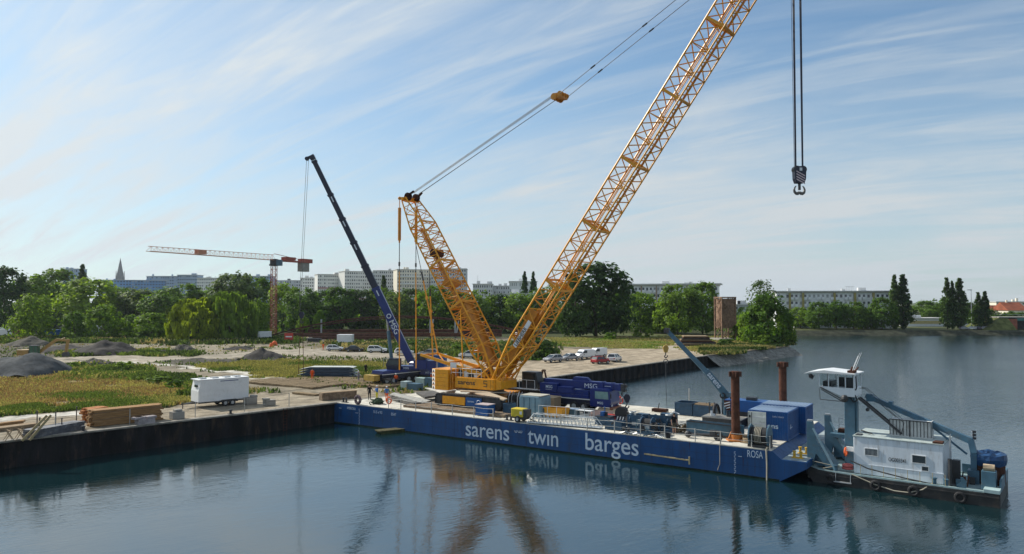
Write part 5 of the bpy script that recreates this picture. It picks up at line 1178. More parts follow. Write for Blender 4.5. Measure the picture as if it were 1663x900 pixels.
# knuckle crane with sarens boom
def deck_crane():
    r = at('deck_crane', 'grey blue telescopic deck crane with sarens on its boom behind the blue trough', 'deck crane', 1181, 678); w = r.location.copy(); Mi = Matrix.Rotation(-BR_, 3, 'Z')
    loc = lambda u, v, Y: Mi @ (P(u, v, Y)-w)
    mb = MB(); mb.tube((0,0,0),(0,0,.35),.8,.7,16); mb.bb(-.45,.45,-.4,.4,.3,2.6); mb.build('column', GRYB, r, bevel=.03)
    Y = w.y; a = loc(1190, 655, Y); m_ = loc(1146, 602, Y); t = loc(1083, 537, Y)
    mb = MB(); mb.beam(a, m_, .62, .78, .5, .62); s1 = mb.build('boom_stage', GRYB, r, bevel=.03); mb = MB(); mb.beam(a.lerp(m_,.9), t, .42, .5, .34, .4); mb.build('boom_stage', GRYB, r, bevel=.02)
    d = (m_-a).normalized(); nn = Mi @ Vector((0,-1,0)); up = nn.cross(-d)
    if up.z < 0: up = -up
    xd = -d if (Mi.inverted() @ -d).x > 0 else d
    upv = Vector(nn).cross(xd)
    text('lettering', 'sarens', .78, facing(a.lerp(m_, .93)+nn*.34-upv*.22, xd, upv), LTR, s1, .004, sx=.95, bold=.012)
    mb = MB(); mb.tube((0,-.1,1.6), a.lerp(m_, .30), .12, n=8); mb.build('lift_cylinder', STL, r); mb = MB(); mb.box(Vector((.1,-.5,1.9)), (.4,.3,.5)); mb.torus((-.3,-.5,2.3), .25, .08, (0,1,0), 12, 6); mb.build('hose_bundle', BLK, r)
    mb = MB(); mb.box(t, (.5,.5,.5)); mb.tube(t+Vector((0,0,-.1)), t+Vector((0,0,-2.2)), .02, n=4); mb.build('boom_tip', DRK, r)
    return P(1081, 560, Y)
kp = deck_crane()
k = small_hook('hook_block', 'yellow and black hook block with chain links hanging from the grey blue deck crane', (kp.x, kp.y, kp.z-1.1), 1.0, mat('hook_yellow', (.42,.26,.05), .6))
mb = MB(); mb.torus((0,0,-.62), .22, .05, (0,1,0), 12, 6); mb.tube((0,0,-.85),(0,0,-2.2),.05,n=6); mb.tube((0,0,-2.2),(.1,0,-5.9),.02,n=4); mb.build('chain', DRK, k)
def spud(u, vt, base, lab, rad=.36):
    r = thing('spud_pole', lab, 'spud pole', base, 0, 'rusty spud poles'); h = P(u, vt, base[1]).z-base[2]
    mb = MB(); mb.tube((0,0,0), (0,0,h), rad, n=24); mb.build('pipe', RUST, r, smooth=False)
    mb = MB()
    for a in (0, math.pi/2): 
        for s in (-1, 1): mb.box((math.cos(a)*s*(rad+.08), math.sin(a)*s*(rad+.08), h-.25), (.2,.2,.45), rz=a)
    mb.build('lifting_lugs', RUSTD, r)
    mb = MB(); mb.tube((0,0,.0), (0,0,.55), rad+.08, n=20); mb.bb(-.7,.7,-.6,.6,0,.14)
    for s in (-1,1): mb.prism([(s*(rad+.05),.14),(s*.7,.14),(s*(rad+.05),.8)], -.06, .06)
    mb.build('guide_collar', mat('orange_primer', (.50,.17,.03), .7, dirt=(.2,.08,.03), dirt_amt=.6), r)
g0 = G(1195, 716, DZ); spud(1195, 603, (g0.x, g0.y, DZ), 'nearer rusty spud pole standing at the near edge of the barge')
g0 = bw(51.0, 13.0); c = P(1271, 600, 72.4); spud(1271, 588, (c.x, 72.4, DZ), 'farther rusty spud pole behind the blue containers')
def cont(label, x0, y0, L, Wd, H, open_door=False, rz=0, top=CB2, zb=DZ):
    q = bw(x0, y0, zb); r = thing('shipping_container', label, 'container', q, BR_+rz, 'blue containers on the barge')
    gbox(r, 'body', CNTB, .04, L-.04, .04, Wd-.04, .12, H-.06)
    mb = MB(); n = int(L/.22)
    for i in range(n): x = .12+i*(L-.24)/n; mb.bb(x, x+.1, -.0, .035, .2, H-.15)
    m2 = int(Wd/.22)
    for i in range(m2): y = .12+i*(Wd-.24)/m2; mb.bb(L-.035, L, y, y+.1, .2, H-.15)
    mb.build('corrugation', CNTB, r)
    mb = MB()
    for a in (0, L-.1):
        for b in (0, Wd-.1): mb.bb(a, a+.1, b, b+.1, 0, H)
    for z in (0, H-.12):
        mb.bb(.1,L-.1,0,.09,z,z+.12); mb.bb(.1,L-.1,Wd-.09,Wd,z,z+.12); mb.bb(0,.09,.1,Wd-.1,z,z+.12); mb.bb(L-.09,L,.1,Wd-.1,z,z+.12)
    mb.build('frame', CNTB, r)
    gbox(r, 'roof', top, .05, L-.05, .05, Wd-.05, H-.055, H-.01); mb = MB()
    for i in range(int(L/.3)): x = .15+i*.3; mb.bb(x, x+.12, .08, Wd-.08, H-.009, H+.03)
    mb.build('roof_ribs', top, r)
    if open_door:
        mb = MB(); mb.bb(.0, L*.46, -.09, -.03, .12, H-.12); d = mb.build('open_door', mat('door_white', (.76,.78,.72), .6, dirt=(.25,.25,.22), dirt_amt=.4), r); mb = MB()
        for z in (.7, 1.25, 1.8): mb.bb(.38, L*.46-.04, -.12, -.092, z, z+.1)
        mb.build('door_ribs', WHT, d); mb = MB()
        for x in (.33, .1): mb.tube((x,-.13,.2),(x,-.13,H-.2),.025,n=5)
        for z in (.8, 1.9): mb.box((.16,-.12,z),(.14,.06,.2))
        mb.build('lock_bar', DRK, d)
        text('lettering', 'ens', .62, facing((L*.48,-.012,.98), (1,0,0), (0,0,1)), LTR, r, .004, sx=1.15, bold=.012); text('small_lettering', 'SARU 104623', .17, facing((L*.62,-.012,1.95), (1,0,0), (0,0,1)), LTR, r, .003)
        mb = MB(); mb.bb(L+.003,L+.02,.7,1.5,1.0,1.05); mb.bb(L+.003,L+.02,.9,1.0,.9,1.3); mb.build('arrow_mark', LTR, r)
    return r
cont('blue container with a white door folded open, nearest to the rusty pole', 47.9, 4.75, 3.4, 3.9, 2.45, True)
cont('blue container standing right behind the one with the open door', 47.6, 9.4, 4.15, 3.0, 2.42)
def power_pack():
    q = bw(43.8, 10.8); r = thing('power_pack', 'long blue machine housing with a striped end left of the rear container', 'machine', q, BR_)
    gbox(r, 'housing', CNTB, 0, 3.8, 0, 1.8, 1.3, 2.4); gbox(r, 'roof_box', DRK, 2.0, 2.9, .4, 1.2, 2.41, 2.7); gbox(r, 'roof_box', DRK, .4, .8, .4, .9, 2.41, 2.65); gbox(r, 'base', DRK, .4, 3.6, .2, 1.6, 0, 1.29)
    mb = MB(); mb.bb(-.03,.6,-.05,-.004,1.35,2.3); mb.build('striped_end', RUST, r); mb = MB()
    for i in range(3): mb.add([(-.02,-.06,1.4+i*.27),(-.02,-.06,1.50+i*.27),(.58,-.06,1.72+i*.25),(.58,-.06,1.62+i*.25)],[(0,1,2,3)])
    mb.build('stripes', WHT, r); mb = MB(); mb.torus((-.9,.3,1.0), .75, .16, (1,0,.1), 20, 8); mb.build('hose_reel', BLK, r)
    mb = MB()
    for x in (-1.6,-1.1,-.3): mb.tube((x,.2,0),(x,.2,2.0),.05,n=6)
    mb.build('hose_posts', DRK, r)
power_pack()
def winch():
    q = bw(50.0, .9); r = thing('mooring_winch', 'octagonal grey flanged mooring winch at the near edge beside ROSA', 'winch', q, BR_); mb = MB()
    for x0 in (-.75, .75):
        pts = [(x0+.0+.85*math.cos(math.pi/8+k*math.pi/4)*0, 0) for k in range(8)]
        mb.tube((x0-.05,0,.95), (x0+.05,0,.95), .92, n=8)
    mb.build('flange', GRYB, r); mb = MB(); mb.tube((-.7,0,.95), (.7,0,.95), .66, n=18); mb.build('rope_drum', BLK, r); mb = MB(); mb.bb(-.9,.9,-.5,.5,0,.22); mb.bb(-.9,-.78,-.3,.3,.2,.95); mb.bb(.78,.9,-.3,.3,.2,.95); mb.build('base_frame', DRK, r)
    mb = MB(); 
    for k in range(5): a = .2+k*.5; mb.torus((-.3+.12*k,0,.95), .68, .035, (1,0,0), 20, 5)
    mb.build('wound_rope', mat('pale_rope', (.42,.38,.30), .8), r)
winch()
ROPE = mat('pale_rope', (.42,.38,.30), .8)
q = bw(bx(1242)-.0, -.10); mb = MB(); mb.path([(0,.5,.12),(0,0,.08),(.05,-.02,-1.2),(.02,-.02,-2.9)], .07, 6); o = place(mb.build('mooring_rope', ROPE), q, BR_); tag(o, 'thick pale rope hanging from the winch down the blue hull right of ROSA', 'rope')
q = bw(bx(1167), -.06); mb = MB(); mb.path([(0,.2,.5),(0,0,-.1),(0,-.02,-1.6),(-.12,-.03,-1.9),(-.2,-.03,-2.15)], .025, 5); o = place(mb.build('hanging_line', ROPE), q, BR_); tag(o, 'thin line with a bent end hanging down the blue hull left of the draught marks', 'rope')
def coils(label, u, v, n=3, R0=.7, m=None):
    r = at('rope_coil', label, 'rope coil', u, v); mb = MB()
    for k in range(n):
        for j in range(3): mb.torus((0,0,.08+k*.13), R0-.16*j, .075, (0,0,1), 22, 6)
    mb.build('coil', m or mat('brown_rope', (.22,.17,.11), .9), r); mb = MB(); mb.box((.1,.1,.04),(1.8,1.5,.06)); mb.build('pallet', WOOD, r); return r
coils('flat brown rope coil lying between the rusty pole and the octagonal winch', 1221, 719)
coils('second small rope coil on the far side of the first one', 1208, 711, 2, .5)
def loose_rope(label, u, v, w, seed, m=None, loops=16):
    p = G(u, v, DZ); rnd = random.Random(seed); mb = MB()
    for k in range(loops): mb.torus((rnd.gauss(0,w*.25), rnd.gauss(0,.3), .12+rnd.random()*.35), rnd.uniform(.2,.42), .06, (rnd.gauss(0,.5), rnd.gauss(0,.5), 1), 14, 5)
    o = mb.build('rope_heap', m or mat('brown_rope', (.22,.17,.11), .9)); place(o, p, BR_); return tag(o, label, 'rope heap')
loose_rope('brown heap of rope and fenders right of the man in black shorts', 1112, 702, 1.4, 3)
loose_rope('dark green heap of net rope at the left end of the deck edge', 612, 656, 1.6, 4, mat('green_net', (.05,.08,.05), .9), 26)
loose_rope('small coil of line near the spud pole foot', 1232, 716, 1.0, 5)
# long blue trough and anchor roller
r = at('steel_trough', 'long low blue grey steel trough left of the near rusty pole', 'trough', 1156, 710); mb = MB(); mb.prism([(-2.3,.15),(2.6,.15),(2.6,1.15),(-2.3,1.25)], -.04, .04); mb.prism([(-2.3,.15),(2.6,.15),(2.6,1.15),(-2.3,1.25)], .9, .98); mb.bb(-2.3,2.6,.04,.9,.15,.22); mb.bb(-2.34,-2.27,-.04,.98,.1,1.25); mb.build('side_plates', GRYB, r)
mb = MB(); mb.beam((-2.3,-.06,1.25),(2.6,-.06,1.15),.1); mb.beam((-2.3,-.06,.18),(2.6,-.06,.18),.1); mb.build('edge_rail', DRK, r)
r = at('deck_roller', 'dark roller with a round fender in front of the blue trough', 'roller', 1146, 714); mb = MB(); mb.tube((-1.5,0,.35),(.9,0,.5),.09,n=8); mb.ball((-1.6,0,.33),.3,10,6); mb.build('shaft', DRK, r); mb = MB(); mb.torus((1.1,0,.42), .33, .14, (.3,1,0), 18, 8); mb.build('fender', BLK, r); mb = MB(); mb.box((.65,.1,.62),(.5,.4,.5)); mb.build('bracket', DRK, r)
r = at('hatch', 'low grey hatch with fittings behind the blue trough', 'hatch', 1172, 693); gbox(r, 'coaming', DRK, -1.9, 1.9, -.1, 2.0, 0, .75); gbox(r, 'lid', CONC, -2.0, 2.0, -.2, 2.1, .76, .86)
for k, (x, y, h) in enumerate(((-1.2,.6,.5),(.3,.9,.6),(1.2,.4,.35),(-.2,1.6,.8))): mb = MB(); mb.tube((x,y,.86),(x,y,.86+h),.12,n=8); mb.box((x+.2,y,.98),(.3,.25,.2)); mb.build('fitting', (WHT, DRK, RUST, GRYB)[k], r)
def bin_(name, label, u, v, w, d, h, m=BOXB, rz=0, top=None, clutter=4, seed=1, cat='bin', group='blue gear boxes on the barge deck', open_top=True):
    r = at(name, label, cat, u, v, rz, group); rnd = random.Random(seed); mb = MB(); t = .06
    if open_top:
        mb.bb(-w/2,w/2,0,t,.1,h); mb.bb(-w/2,w/2,d-t,d,.1,h); mb.bb(-w/2,-w/2+t,t,d-t,.1,h); mb.bb(w/2-t,w/2,t,d-t,.1,h); mb.bb(-w/2,w/2,0,d,.06,.1)
    else: mb.bb(-w/2,w/2,0,d,.08,h)
    mb.build('body', m, r); mb = MB()
    for a in (-w/2-.02, w/2-.06): mb.bb(a,a+.08,-.03,.0,.0,h); mb.bb(a,a+.08,d,d+.03,0,h)
    mb.bb(-w/2-.02,w/2+.02,-.04,-.001,h-.1,h); mb.bb(-w/2-.02,w/2+.02,-.04,-.001,.08,.18); mb.build('frame', m, r)
    if top: mb = MB(); mb.bb(-w/2-.06,w/2+.06,-.06,d+.06,h+.005,h+.07); mb.build('lid', top, r)
    for k in range(clutter):
        mb = MB(); x, y = rnd.uniform(-w/2+.2,w/2-.2), rnd.uniform(.2,d-.2); q = rnd.random(); z = h+.07 if top or not open_top else h*.55
        if q < .35: mb.box((x,y,z+.18),(rnd.uniform(.3,.7),rnd.uniform(.3,.6),rnd.uniform(.25,.5)),rz=rnd.random())
        elif q < .65: mb.torus((x,y,z+.25),rnd.uniform(.2,.32),.07,(rnd.gauss(0,.5),rnd.gauss(0,.5),1),14,6)
        else: mb.tube((x,y,z-.2),(x+rnd.gauss(0,.15),y,z+rnd.uniform(.35,.9)),.05,n=6)
        mb.build(('box_fitting','hose_ring','pipe_stub')[0 if q < .35 else 1 if q < .65 else 2], rnd.choice((DRK,STL,GRYB,BLK,WHT,CNTB)), r)
    return r
bin_('gear_box', 'blue open bin with a white emblem on the far side of the deck', 1110, 675, 1.9, 1.9, 1.35, clutter=6, seed=2)
r = bin_('gear_box', 'blue bin piled with brown boards beside the deck crane', 1141, 678, 2.0, 1.8, 1.2, clutter=6, seed=3); mb = MB()
for k in range(6): mb.box((0,.3+k*.25,1.25+.03*(k%2)),(2.0,.2,.08),rz=.05*k-.1)
mb.build('boards', WOOD, r)
bin_('gear_box', 'blue steel box with a white rim beside the near crawler', 782, 676, 1.55, 1.3, 1.15, CNTB, clutter=0, top=mat('pinkish_lid', (.45,.38,.38), .7), seed=4, open_top=False)
bin_('gear_box', 'dark blue tall box left of the yellow compressor', 823, 675, .9, 1.1, 1.25, clutter=3, seed=5)
bin_('gear_box', 'small grey blue locker in front of the lowered navy crane', 930, 677, .9, .7, .75, GRYB, clutter=0, top=CB2, seed=6, open_top=False)
bin_('tool_crate', 'rust brown crate alone on the empty pale deck', 1070, 670, 1.6, .7, .38, RUSTD, clutter=1, seed=7, cat='crate', open_top=False)
bin_('gear_box', 'blue box at the left end of the winch group', 996, 699, 1.7, .9, .85, clutter=2, seed=8)
bin_('gear_box', 'dark blue box with a grey lid left of the winch group', 978, 691, 1.5, 1.2, .8, clutter=3, seed=9, top=DRK)
r = at('water_tank', 'tall grey blue square tank behind the yellow compressor', 'tank', 860, 677); mb = MB(); mb.prism([(-1.3,0),(1.3,0),(1.3,2.0),(1.1,2.15),(-1.2,2.15),(-1.3,1.9)], 0, 2.2); mb.build('body', mat('tank_grey_blue', (.14,.24,.31), .45, var=.15, dirt=(.3,.3,.28), dirt_amt=.4), r, bevel=.08); mb = MB(); mb.bb(-1.25,1.25,.1,2.1,2.16,2.22); mb.build('roof', mat('pale_roof', (.45,.43,.36), .7), r)
mb = MB()
for x in (-.7,.0,.7): mb.bb(x-.04,x+.04,-.05,-.002,.1,2.0)
mb.build('ribs', GRYB, r)
# yellow compressor on wheels
r = at('compressor', 'bright yellow compressor trailer on two wheels at the deck edge', 'compressor', 841, 686); gbox(r, 'hood', mat('compressor_yellow', (.66,.50,.03), .4, dirt=(.3,.22,.05), dirt_amt=.4), -.85, .6, 0, 1.0, .5, 1.35, .08); gbox(r, 'rear_panel', DRK, .6, 1.0, .05, .95, .5, 1.3); gbox(r, 'chassis', DRK, -.9, 1.0, .1, .9, .35, .48)
wheel(r, 0, -.05, .32, .32, .18); wheel(r, 0, 1.05, .32, .32, .18); mb = MB(); mb.beam((1.0,.5,.4),(1.9,.5,.15),.09); mb.build('drawbar', DRK, r); mb = MB(); mb.box((.35,-.01,.95),(.28,.02,.3)); mb.build('label_plate', WHT, r)
# orange skip
r = at('skip', 'orange yellow open skip with a tan board on top behind the aluminium gangway', 'skip', 898, 679); mb = MB(); mb.prism([(-.95,.1),(.95,.1),(1.15,1.0),(-1.1,1.0)], 0, .06); mb.prism([(-.95,.1),(.95,.1),(1.15,1.0),(-1.1,1.0)], 1.5, 1.56); mb.add([(-.95,0,.1),(.95,0,.1),(.95,1.5,.1),(-.95,1.5,.1),(-1.1,0,1),(1.15,0,1),(1.15,1.5,1),(-1.1,1.5,1)],[(0,1,2,3),(1,2,6,5),(3,0,4,7)]); mb.build('body', mat('skip_orange', (.72,.33,.02), .45, dirt=(.35,.2,.05), dirt_amt=.4), r)
mb = MB(); mb.bb(-1.2,1.25,-.06,-.002,.92,1.04); mb.build('rim', mat('skip_orange', (.7,.3,.02)), r)
r = at('timber_pack', 'tan boarded box behind the orange skip', 'timber pack', 884, 668); gbox(r, 'boards', WOOD, -1.3, 1.2, 0, 1.6, .1, 1.5); gbox(r, 'cover', mat('tan_cover', (.50,.38,.25), .8), -1.35, 1.25, -.05, 1.65, 1.51, 1.58)
# trestles
for i, (u, v, lab, h) in enumerate(((856, 650, 'yellow steel trestle left of the lowered navy crane', 3.0), (883, 636, 'rusty yellow trestle behind the tail of the lowered navy crane', 2.8))):
    r = at('trestle', lab, 'trestle', u, v, R(20), 'steel trestles'); mb = MB()
    for x in (-.75,.75):
        for y in (-.4,.4): mb.beam((x,y,0),(x*.15,y*.4,h),.13)
    for f in (.3,.65): mb.beam((-.75*(1-.85*f),-.3,h*f),(.75*(1-.85*f),-.3,h*f),.09)
    mb.box((0,0,h),(.5,.8,.12)); mb.build('legs', YEL if i == 0 else RUST, r)
    mb = MB(); mb.box((0,0,h+.12),(.35,.5,.12)); mb.build('head_pad', WOOD, r)
r = at('access_cage', 'grey steel access cage between the two trestles', 'cage', 870, 648); mb = MB()
for x in (-.5,.5):
    for y in (-.5,.5): mb.tube((x,y,0),(x,y,3.2),.035,n=5)
for z in (.9,1.9,2.6,3.2):
    for s in (-.5,.5): mb.tube((-.5,s,z),(.5,s,z),.03,n=5); mb.tube((s,-.5,z),(s,.5,z),.03,n=5)
mb.build('cage_frame', STL, r); gbox(r, 'floor', DRK, -.55, .55, -.55, .55, 1.85, 1.9)
gbox(r, 'panel', mat('panel_green_grey', (.16,.22,.23), .6), -.5, .5, .52, .55, 1.95, 3.1)
# aluminium gangway
def gangway():
    a, b = bl(856, 688), bl(975, 697.5); q = bw(a[0], a[1]); L = math.hypot(b[0]-a[0], b[1]-a[1]); r = thing('gangway', 'pale aluminium lattice gangway lying along the near deck edge', 'gangway', q, BR_+math.atan2(b[1]-a[1], b[0]-a[0])); ALU = mat('aluminium', (.62,.65,.66), .4, .5)
    for y in (0, .75):
        mb = MB(); mb.tube((0,y,.12),(L,y,.12),.04,n=5); mb.tube((.7,y,1.0),(L-.7,y,1.0),.04,n=5); mb.tube((0,y,.12),(.7,y,1.0),.04,n=5); mb.tube((L,y,.12),(L-.7,y,1.0),.04,n=5); n = 16
        for k in range(n): x0 = .7+(L-1.4)*k/n; x1 = .7+(L-1.4)*(k+.5)/n; x2 = .7+(L-1.4)*(k+1)/n; mb.tube((x0,y,1),(x1,y,.12),.028,n=4); mb.tube((x1,y,.12),(x2,y,1),.028,n=4)
        mb.tube((.7,y,.56),(L-.7,y,.56),.025,n=4); mb.build('side_truss', ALU, r)
    mb = MB(); mb.bb(0,L,.05,.7,.08,.14); mb.build('walkway', ALU, r)
    for k in range(7): x = .9+k*(L-1.8)/6; mb = MB(); mb.tube((x,.75,1),(x,.75,1.75),.03,n=5); mb.build('handrail_post', ALU, r)
    mb = MB(); mb.tube((.9,.75,1.75),(L-.9,.75,1.75),.025,n=5); mb.build('handrail', ALU, r)
gangway()
r = at('folding_table', 'white topped work table in front of the lowered navy crane', 'table', 947, 679); gbox(r, 'tabletop', WHT, -.9, .9, 0, .7, .72, .78)
for x in (-.8,.8):
    for y in (.08,.62): mb = MB(); mb.tube((x,y,0),(x,y,.72),.03,n=5); mb.build('leg', STL, r)
for i, (u, v, w, dd, m, lab, rz) in enumerate(((975, 679, 2.4, 1.2, mat('pink_board', (.48,.31,.25), .8), 'pinkish board lying slanted before the navy crane bumper', .3), (985, 674, 2.6, 1.0, mat('tan_cover', (.50,.38,.25), .8), 'tan plank sheet under the bumper of the lowered navy crane', .05), (992, 684, 1.8, 1.0, RED, 'red frame lying under the pinkish board', .5))):
    r = at('loose_board', lab, 'board', u, v, rz); mb = MB(); mb.add([(-w/2,0,.12),(w/2,0,.1),(w/2,dd,.5),(-w/2,dd,.55),(-w/2,0,.18),(w/2,0,.16),(w/2,dd,.56),(-w/2,dd,.61)],[(0,1,2,3),(4,5,6,7),(0,1,5,4),(1,2,6,5),(2,3,7,6),(3,0,4,7)]); mb.build('board', m, r); mb = MB(); mb.box((0,dd*.9,.2),(w*.8,.15,.4)); mb.box((0,.1,.05),(w*.8,.12,.1)); mb.build('bearer', WOOD, r)
# big hook block standing on deck
r = at('hook_block', 'black hook block with white stripes standing on the deck left of the winches', 'hook block', 1010, 690); mb = MB(); mb.tube((0,-.3,1.15),(0,.3,1.15),.62,n=20); mb.build('sheaves', BLK, r); mb = MB(); mb.prism([(-.5,.35),(-.58,.9),(.58,.9),(.5,.35)], -.38, .38); c_ = mb.build('cheek_plates', MSGD, r); mb = MB()
for i in range(3): mb.add([(-.45+.3*i,-.39,.4),(-.33+.3*i,-.39,.4),(-.18+.3*i,-.39,.85),(-.30+.3*i,-.39,.85)],[(0,1,2,3)])
mb.build('white_stripes', WHT, c_); mb = MB(); mb.box((0,0,.15),(.9,.9,.3)); mb.build('stand', DRK, r)
# winch group
def deck_winch(label, u, v, w, h, seed, rz=0):
    r = at('anchor_winch', label, 'winch', u, v, rz, 'anchor winches on the barge'); rnd = random.Random(seed)
    gbox(r, 'base_frame', BOXB, -w/2, w/2, 0, 1.5, 0, .3); mb = MB(); mb.tube((-w*.3,.7,.85),(w*.25,.7,.85),.5,n=18); mb.build('drum', BLK, r)
    for x in (-w*.32, w*.27): mb = MB(); mb.tube((x-.04,.7,.85),(x+.04,.7,.85),.66,n=18); mb.build('flange', BOXB, r)
    gbox(r, 'motor_box', BOXB, -w*.15, w*.48, .9, 1.5, .3, h); mb = MB(); mb.tube((w*.3,.4,.7),(w*.55,.4,.7),.28,n=12); mb.build('motor', DRK, r)
    mb = MB(); mb.bb(-w*.45,w*.48,.2,.26,.3,h*.95); mb.build('guard_frame', BOXB, r); mb = MB(); mb.bb(-w*.2,w*.2,.15,.19,.5,.8); mb.build('light_plate', STL, r)
    for k in range(7):
        mb = MB(); x, y = rnd.uniform(-w/2,w/2), rnd.uniform(-.2,1.4)
        if k % 3 == 0: mb.torus((x,y,h+.08),rnd.uniform(.22,.35),.07,(rnd.gauss(0,.3),rnd.gauss(0,.3),1),16,6); nm = 'hose_ring'
        elif k % 3 == 1: mb.path([(x,y,.3),(x+.2,y-.3,h*.8),(x+.5,y-.4,h*.5),(x+.7,y-.5,.1)],.04,5); nm = 'hydraulic_hose'
        else: mb.box((x,y,h*.6),(.35,.3,.45)); nm = 'valve_block'
        mb.build(nm, rnd.choice((BLK,DRK,GRYB,STL)), r)
    return r
deck_winch('left anchor winch beside the striped hook block', 1031, 700, 1.9, 1.5, 21)
deck_winch('low anchor winch with loose hoses at the deck edge', 1048, 706, 1.7, .9, 22)
deck_winch('big anchor winch topped by a ring of hoses, beside the person in shorts', 1072, 702, 2.4, 1.6, 23)
r = at('junk_pile', 'scattered pipes and hoses on the deck before the winches', 'pipe heap', 1030, 707); rnd = random.Random(9)
for k in range(9): mb = MB(); x = rnd.uniform(-2,2); mb.path([(x,rnd.uniform(-.2,.5),.08),(x+.5,rnd.uniform(-.2,.5),.25),(x+1.1,rnd.uniform(-.2,.5),.08)],.05,5); mb.build('pipe', rnd.choice((STL,WOOD,DRK,GRYB)), r)
r = at('bucket', 'small black bucket at the deck edge before the man in shorts', 'bucket', 1085, 711.5); mb = MB(); mb.tube((0,0,0),(0,0,.42),.2,.24,14,caps=False); mb.tube((0,0,0),(0,0,.03),.2,n=14); mb.build('pail', BLK, r); mb = MB(); mb.torus((0,0,.42),.24,.02,(0,0,1),14,4); mb.build('rim', DRK, r)
def life_ring(label, u, v, m, up=.95, post=False, R0=.36):
    r = at('life_ring', label, 'life ring', u, v); mb = MB(); mb.torus((0,-.06,up), R0, .085, (0,1,0), 22, 8); rg = mb.build('ring', m, r); mb = MB()
    for a in range(4): mb.torus((math.cos(a*1.57+.78)*R0,-.06,up+math.sin(a*1.57+.78)*R0), .09, .02, (math.sin(a*1.57+.78),0,-math.cos(a*1.57+.78)), 8, 4)
    mb.build('band', WHT, rg)
    if post: mb = MB(); mb.tube((0,0,0),(0,0,up+.65),.03,n=5); mb.build('post', RED, r)
    return r
life_ring('orange life ring hanging on the first rail post at the left', 632, 661, ORG, .75, R0=.36)
life_ring('red and white life ring on a post before the windscreen of the lowered navy crane', 1007, 663, RED, .9, True)
r = at('hose_coil', 'purple brown fender tyre wrapped in hose at the left end of the deck', 'tyre', 581, 657); mb = MB(); mb.torus((0,0,.55), .42, .17, (.1,1,0), 20, 10); mb.build('tyre', mat('faded_tyre', (.16,.11,.12), .8), r); mb = MB()
for k in range(4): a = k*1.57; mb.torus((.42*math.cos(a),0,.55+.42*math.sin(a)), .2, .03, (-math.sin(a),0,math.cos(a)), 12, 4)
mb.build('lashing', mat('pale_rope', (.4,.4,.3)), r)
# crane mats and plates around the crawler crane
def plate(label, quad, thick, m, cat='steel plate', name='crane_mat', group='steel plates around the crawlers'):
    ps = [G(u, v, z) for u, v, z in quad]; c = sum(ps, Vector())/4; mb = MB(); lo = [p-c for p in ps]; mb.add([p for p in lo]+[p+Vector((0,0,thick)) for p in lo], [(3,2,1,0),(4,5,6,7),(0,1,5,4),(1,2,6,5),(2,3,7,6),(3,0,4,7)])
    o = mb.build(name, m); o.location = c; return tag(o, label, cat, group)
PLT = mat('grey_plate', (.36,.355,.32), .6, var=.2, dirt=(.16,.13,.1), dirt_amt=.6); PLTD = mat('dark_plate', (.07,.068,.062), .7, var=.3)
plate('pale plate sloping down behind the man in the blue shirt', ((640,639,3.1),(700,652,2.75),(686,656,2.7),(633,642,3.0)), .12, PLT)
plate('dark plate edge under the left pale sloping plate', ((634,645,2.6),(690,658,2.5),(672,660,2.48),(630,648,2.5)), .35, PLTD)
plate('pale plate in front of the counterweights', ((690,631,3.3),(741,634,3.5),(738,640,3.5),(716,640,3.2)), .12, PLT)
plate('grey plate between the counterweights and the left crawler', ((676,640,3.0),(722,636,3.2),(736,642,3.1),(690,648,2.8)), .25, PLTD)
plate('long tan plate leaning over the top of the near crawler', ((742,633,4.15),(790,637,4.2),(824,649,4.0),(818,651,3.9)), .12, mat('tan_plate', (.42,.34,.25), .8))
plate('tan plate lying across both crawlers', ((745,632,4.1),(820,636,4.2),(826,639,4.2),(748,637,4.2)), .1, mat('tan_plate', (.42,.34,.25), .8))
MT = mat('crane_mat_timber', (.20,.15,.105), .9, var=.35, scale=2.5, bump=.4, dirt=(.3,.24,.16), dirt_amt=.5)
for i in range(7):
    q = CO+BD*(-6.6+i*2.0)-BN*4.3; mb = MB(); mb.bb(-.97,.97,-2.4,1.5,0,.24)
    for k in range(5): mb.bb(-.97+k*.39,-.97+k*.39+.36,-2.42,1.52,.241,.262)
    o = place(mb.build('crane_mat', MT), (q.x, q.y, DZ+.01), BR_+random.uniform(-.02,.02)); tag(o, 'timber mat %s under the near crawler' % ('first from the left end', 'second from the left end', 'third from the left end', 'middle one', 'third from the right end', 'second from the right end', 'last at the right end')[i], 'crane mat', 'timber mats under the near crawler')
r = at('generator_set', 'dark machinery with white pipes between the crawler and the trestle', 'machine', 838, 664); gbox(r, 'body', DRK, -1.2, 1.2, 0, 1.8, .2, 1.5)
for k in range(6): mb = MB(); x = -1.0+k*.4; mb.path([(x,-.05,.2),(x+.1,-.15,1.3),(x+.05,.3,1.9)], .05, 5); mb.build('pipe', (WHT,STL,DRK)[k%3], r)
r = at('cable_drum_stack', 'grey blue crate pair behind the plates left of the counterweights', 'crate', 668, 634, 0, None, GZ); gbox(r, 'crate', mat('pale_crate', (.33,.42,.43), .6), -2.0, -.9, 0, 1.2, 0, 1.1); gbox(r, 'crate', GRYB, -.8, 1.0, .1, 1.3, 0, .9); 
r = at('cable_drum_stack', 'pale green crate with a grey box right in front of the navy crane wheels', 'crate', 688, 627, 0, None, GZ); gbox(r, 'crate', mat('pale_green_crate', (.36,.48,.46), .6), -1.6, .1, 0, 1.2, 0, 1.1); gbox(r, 'crate', GRYB, .2, 1.9, 0, 1.1, 0, 1.2)
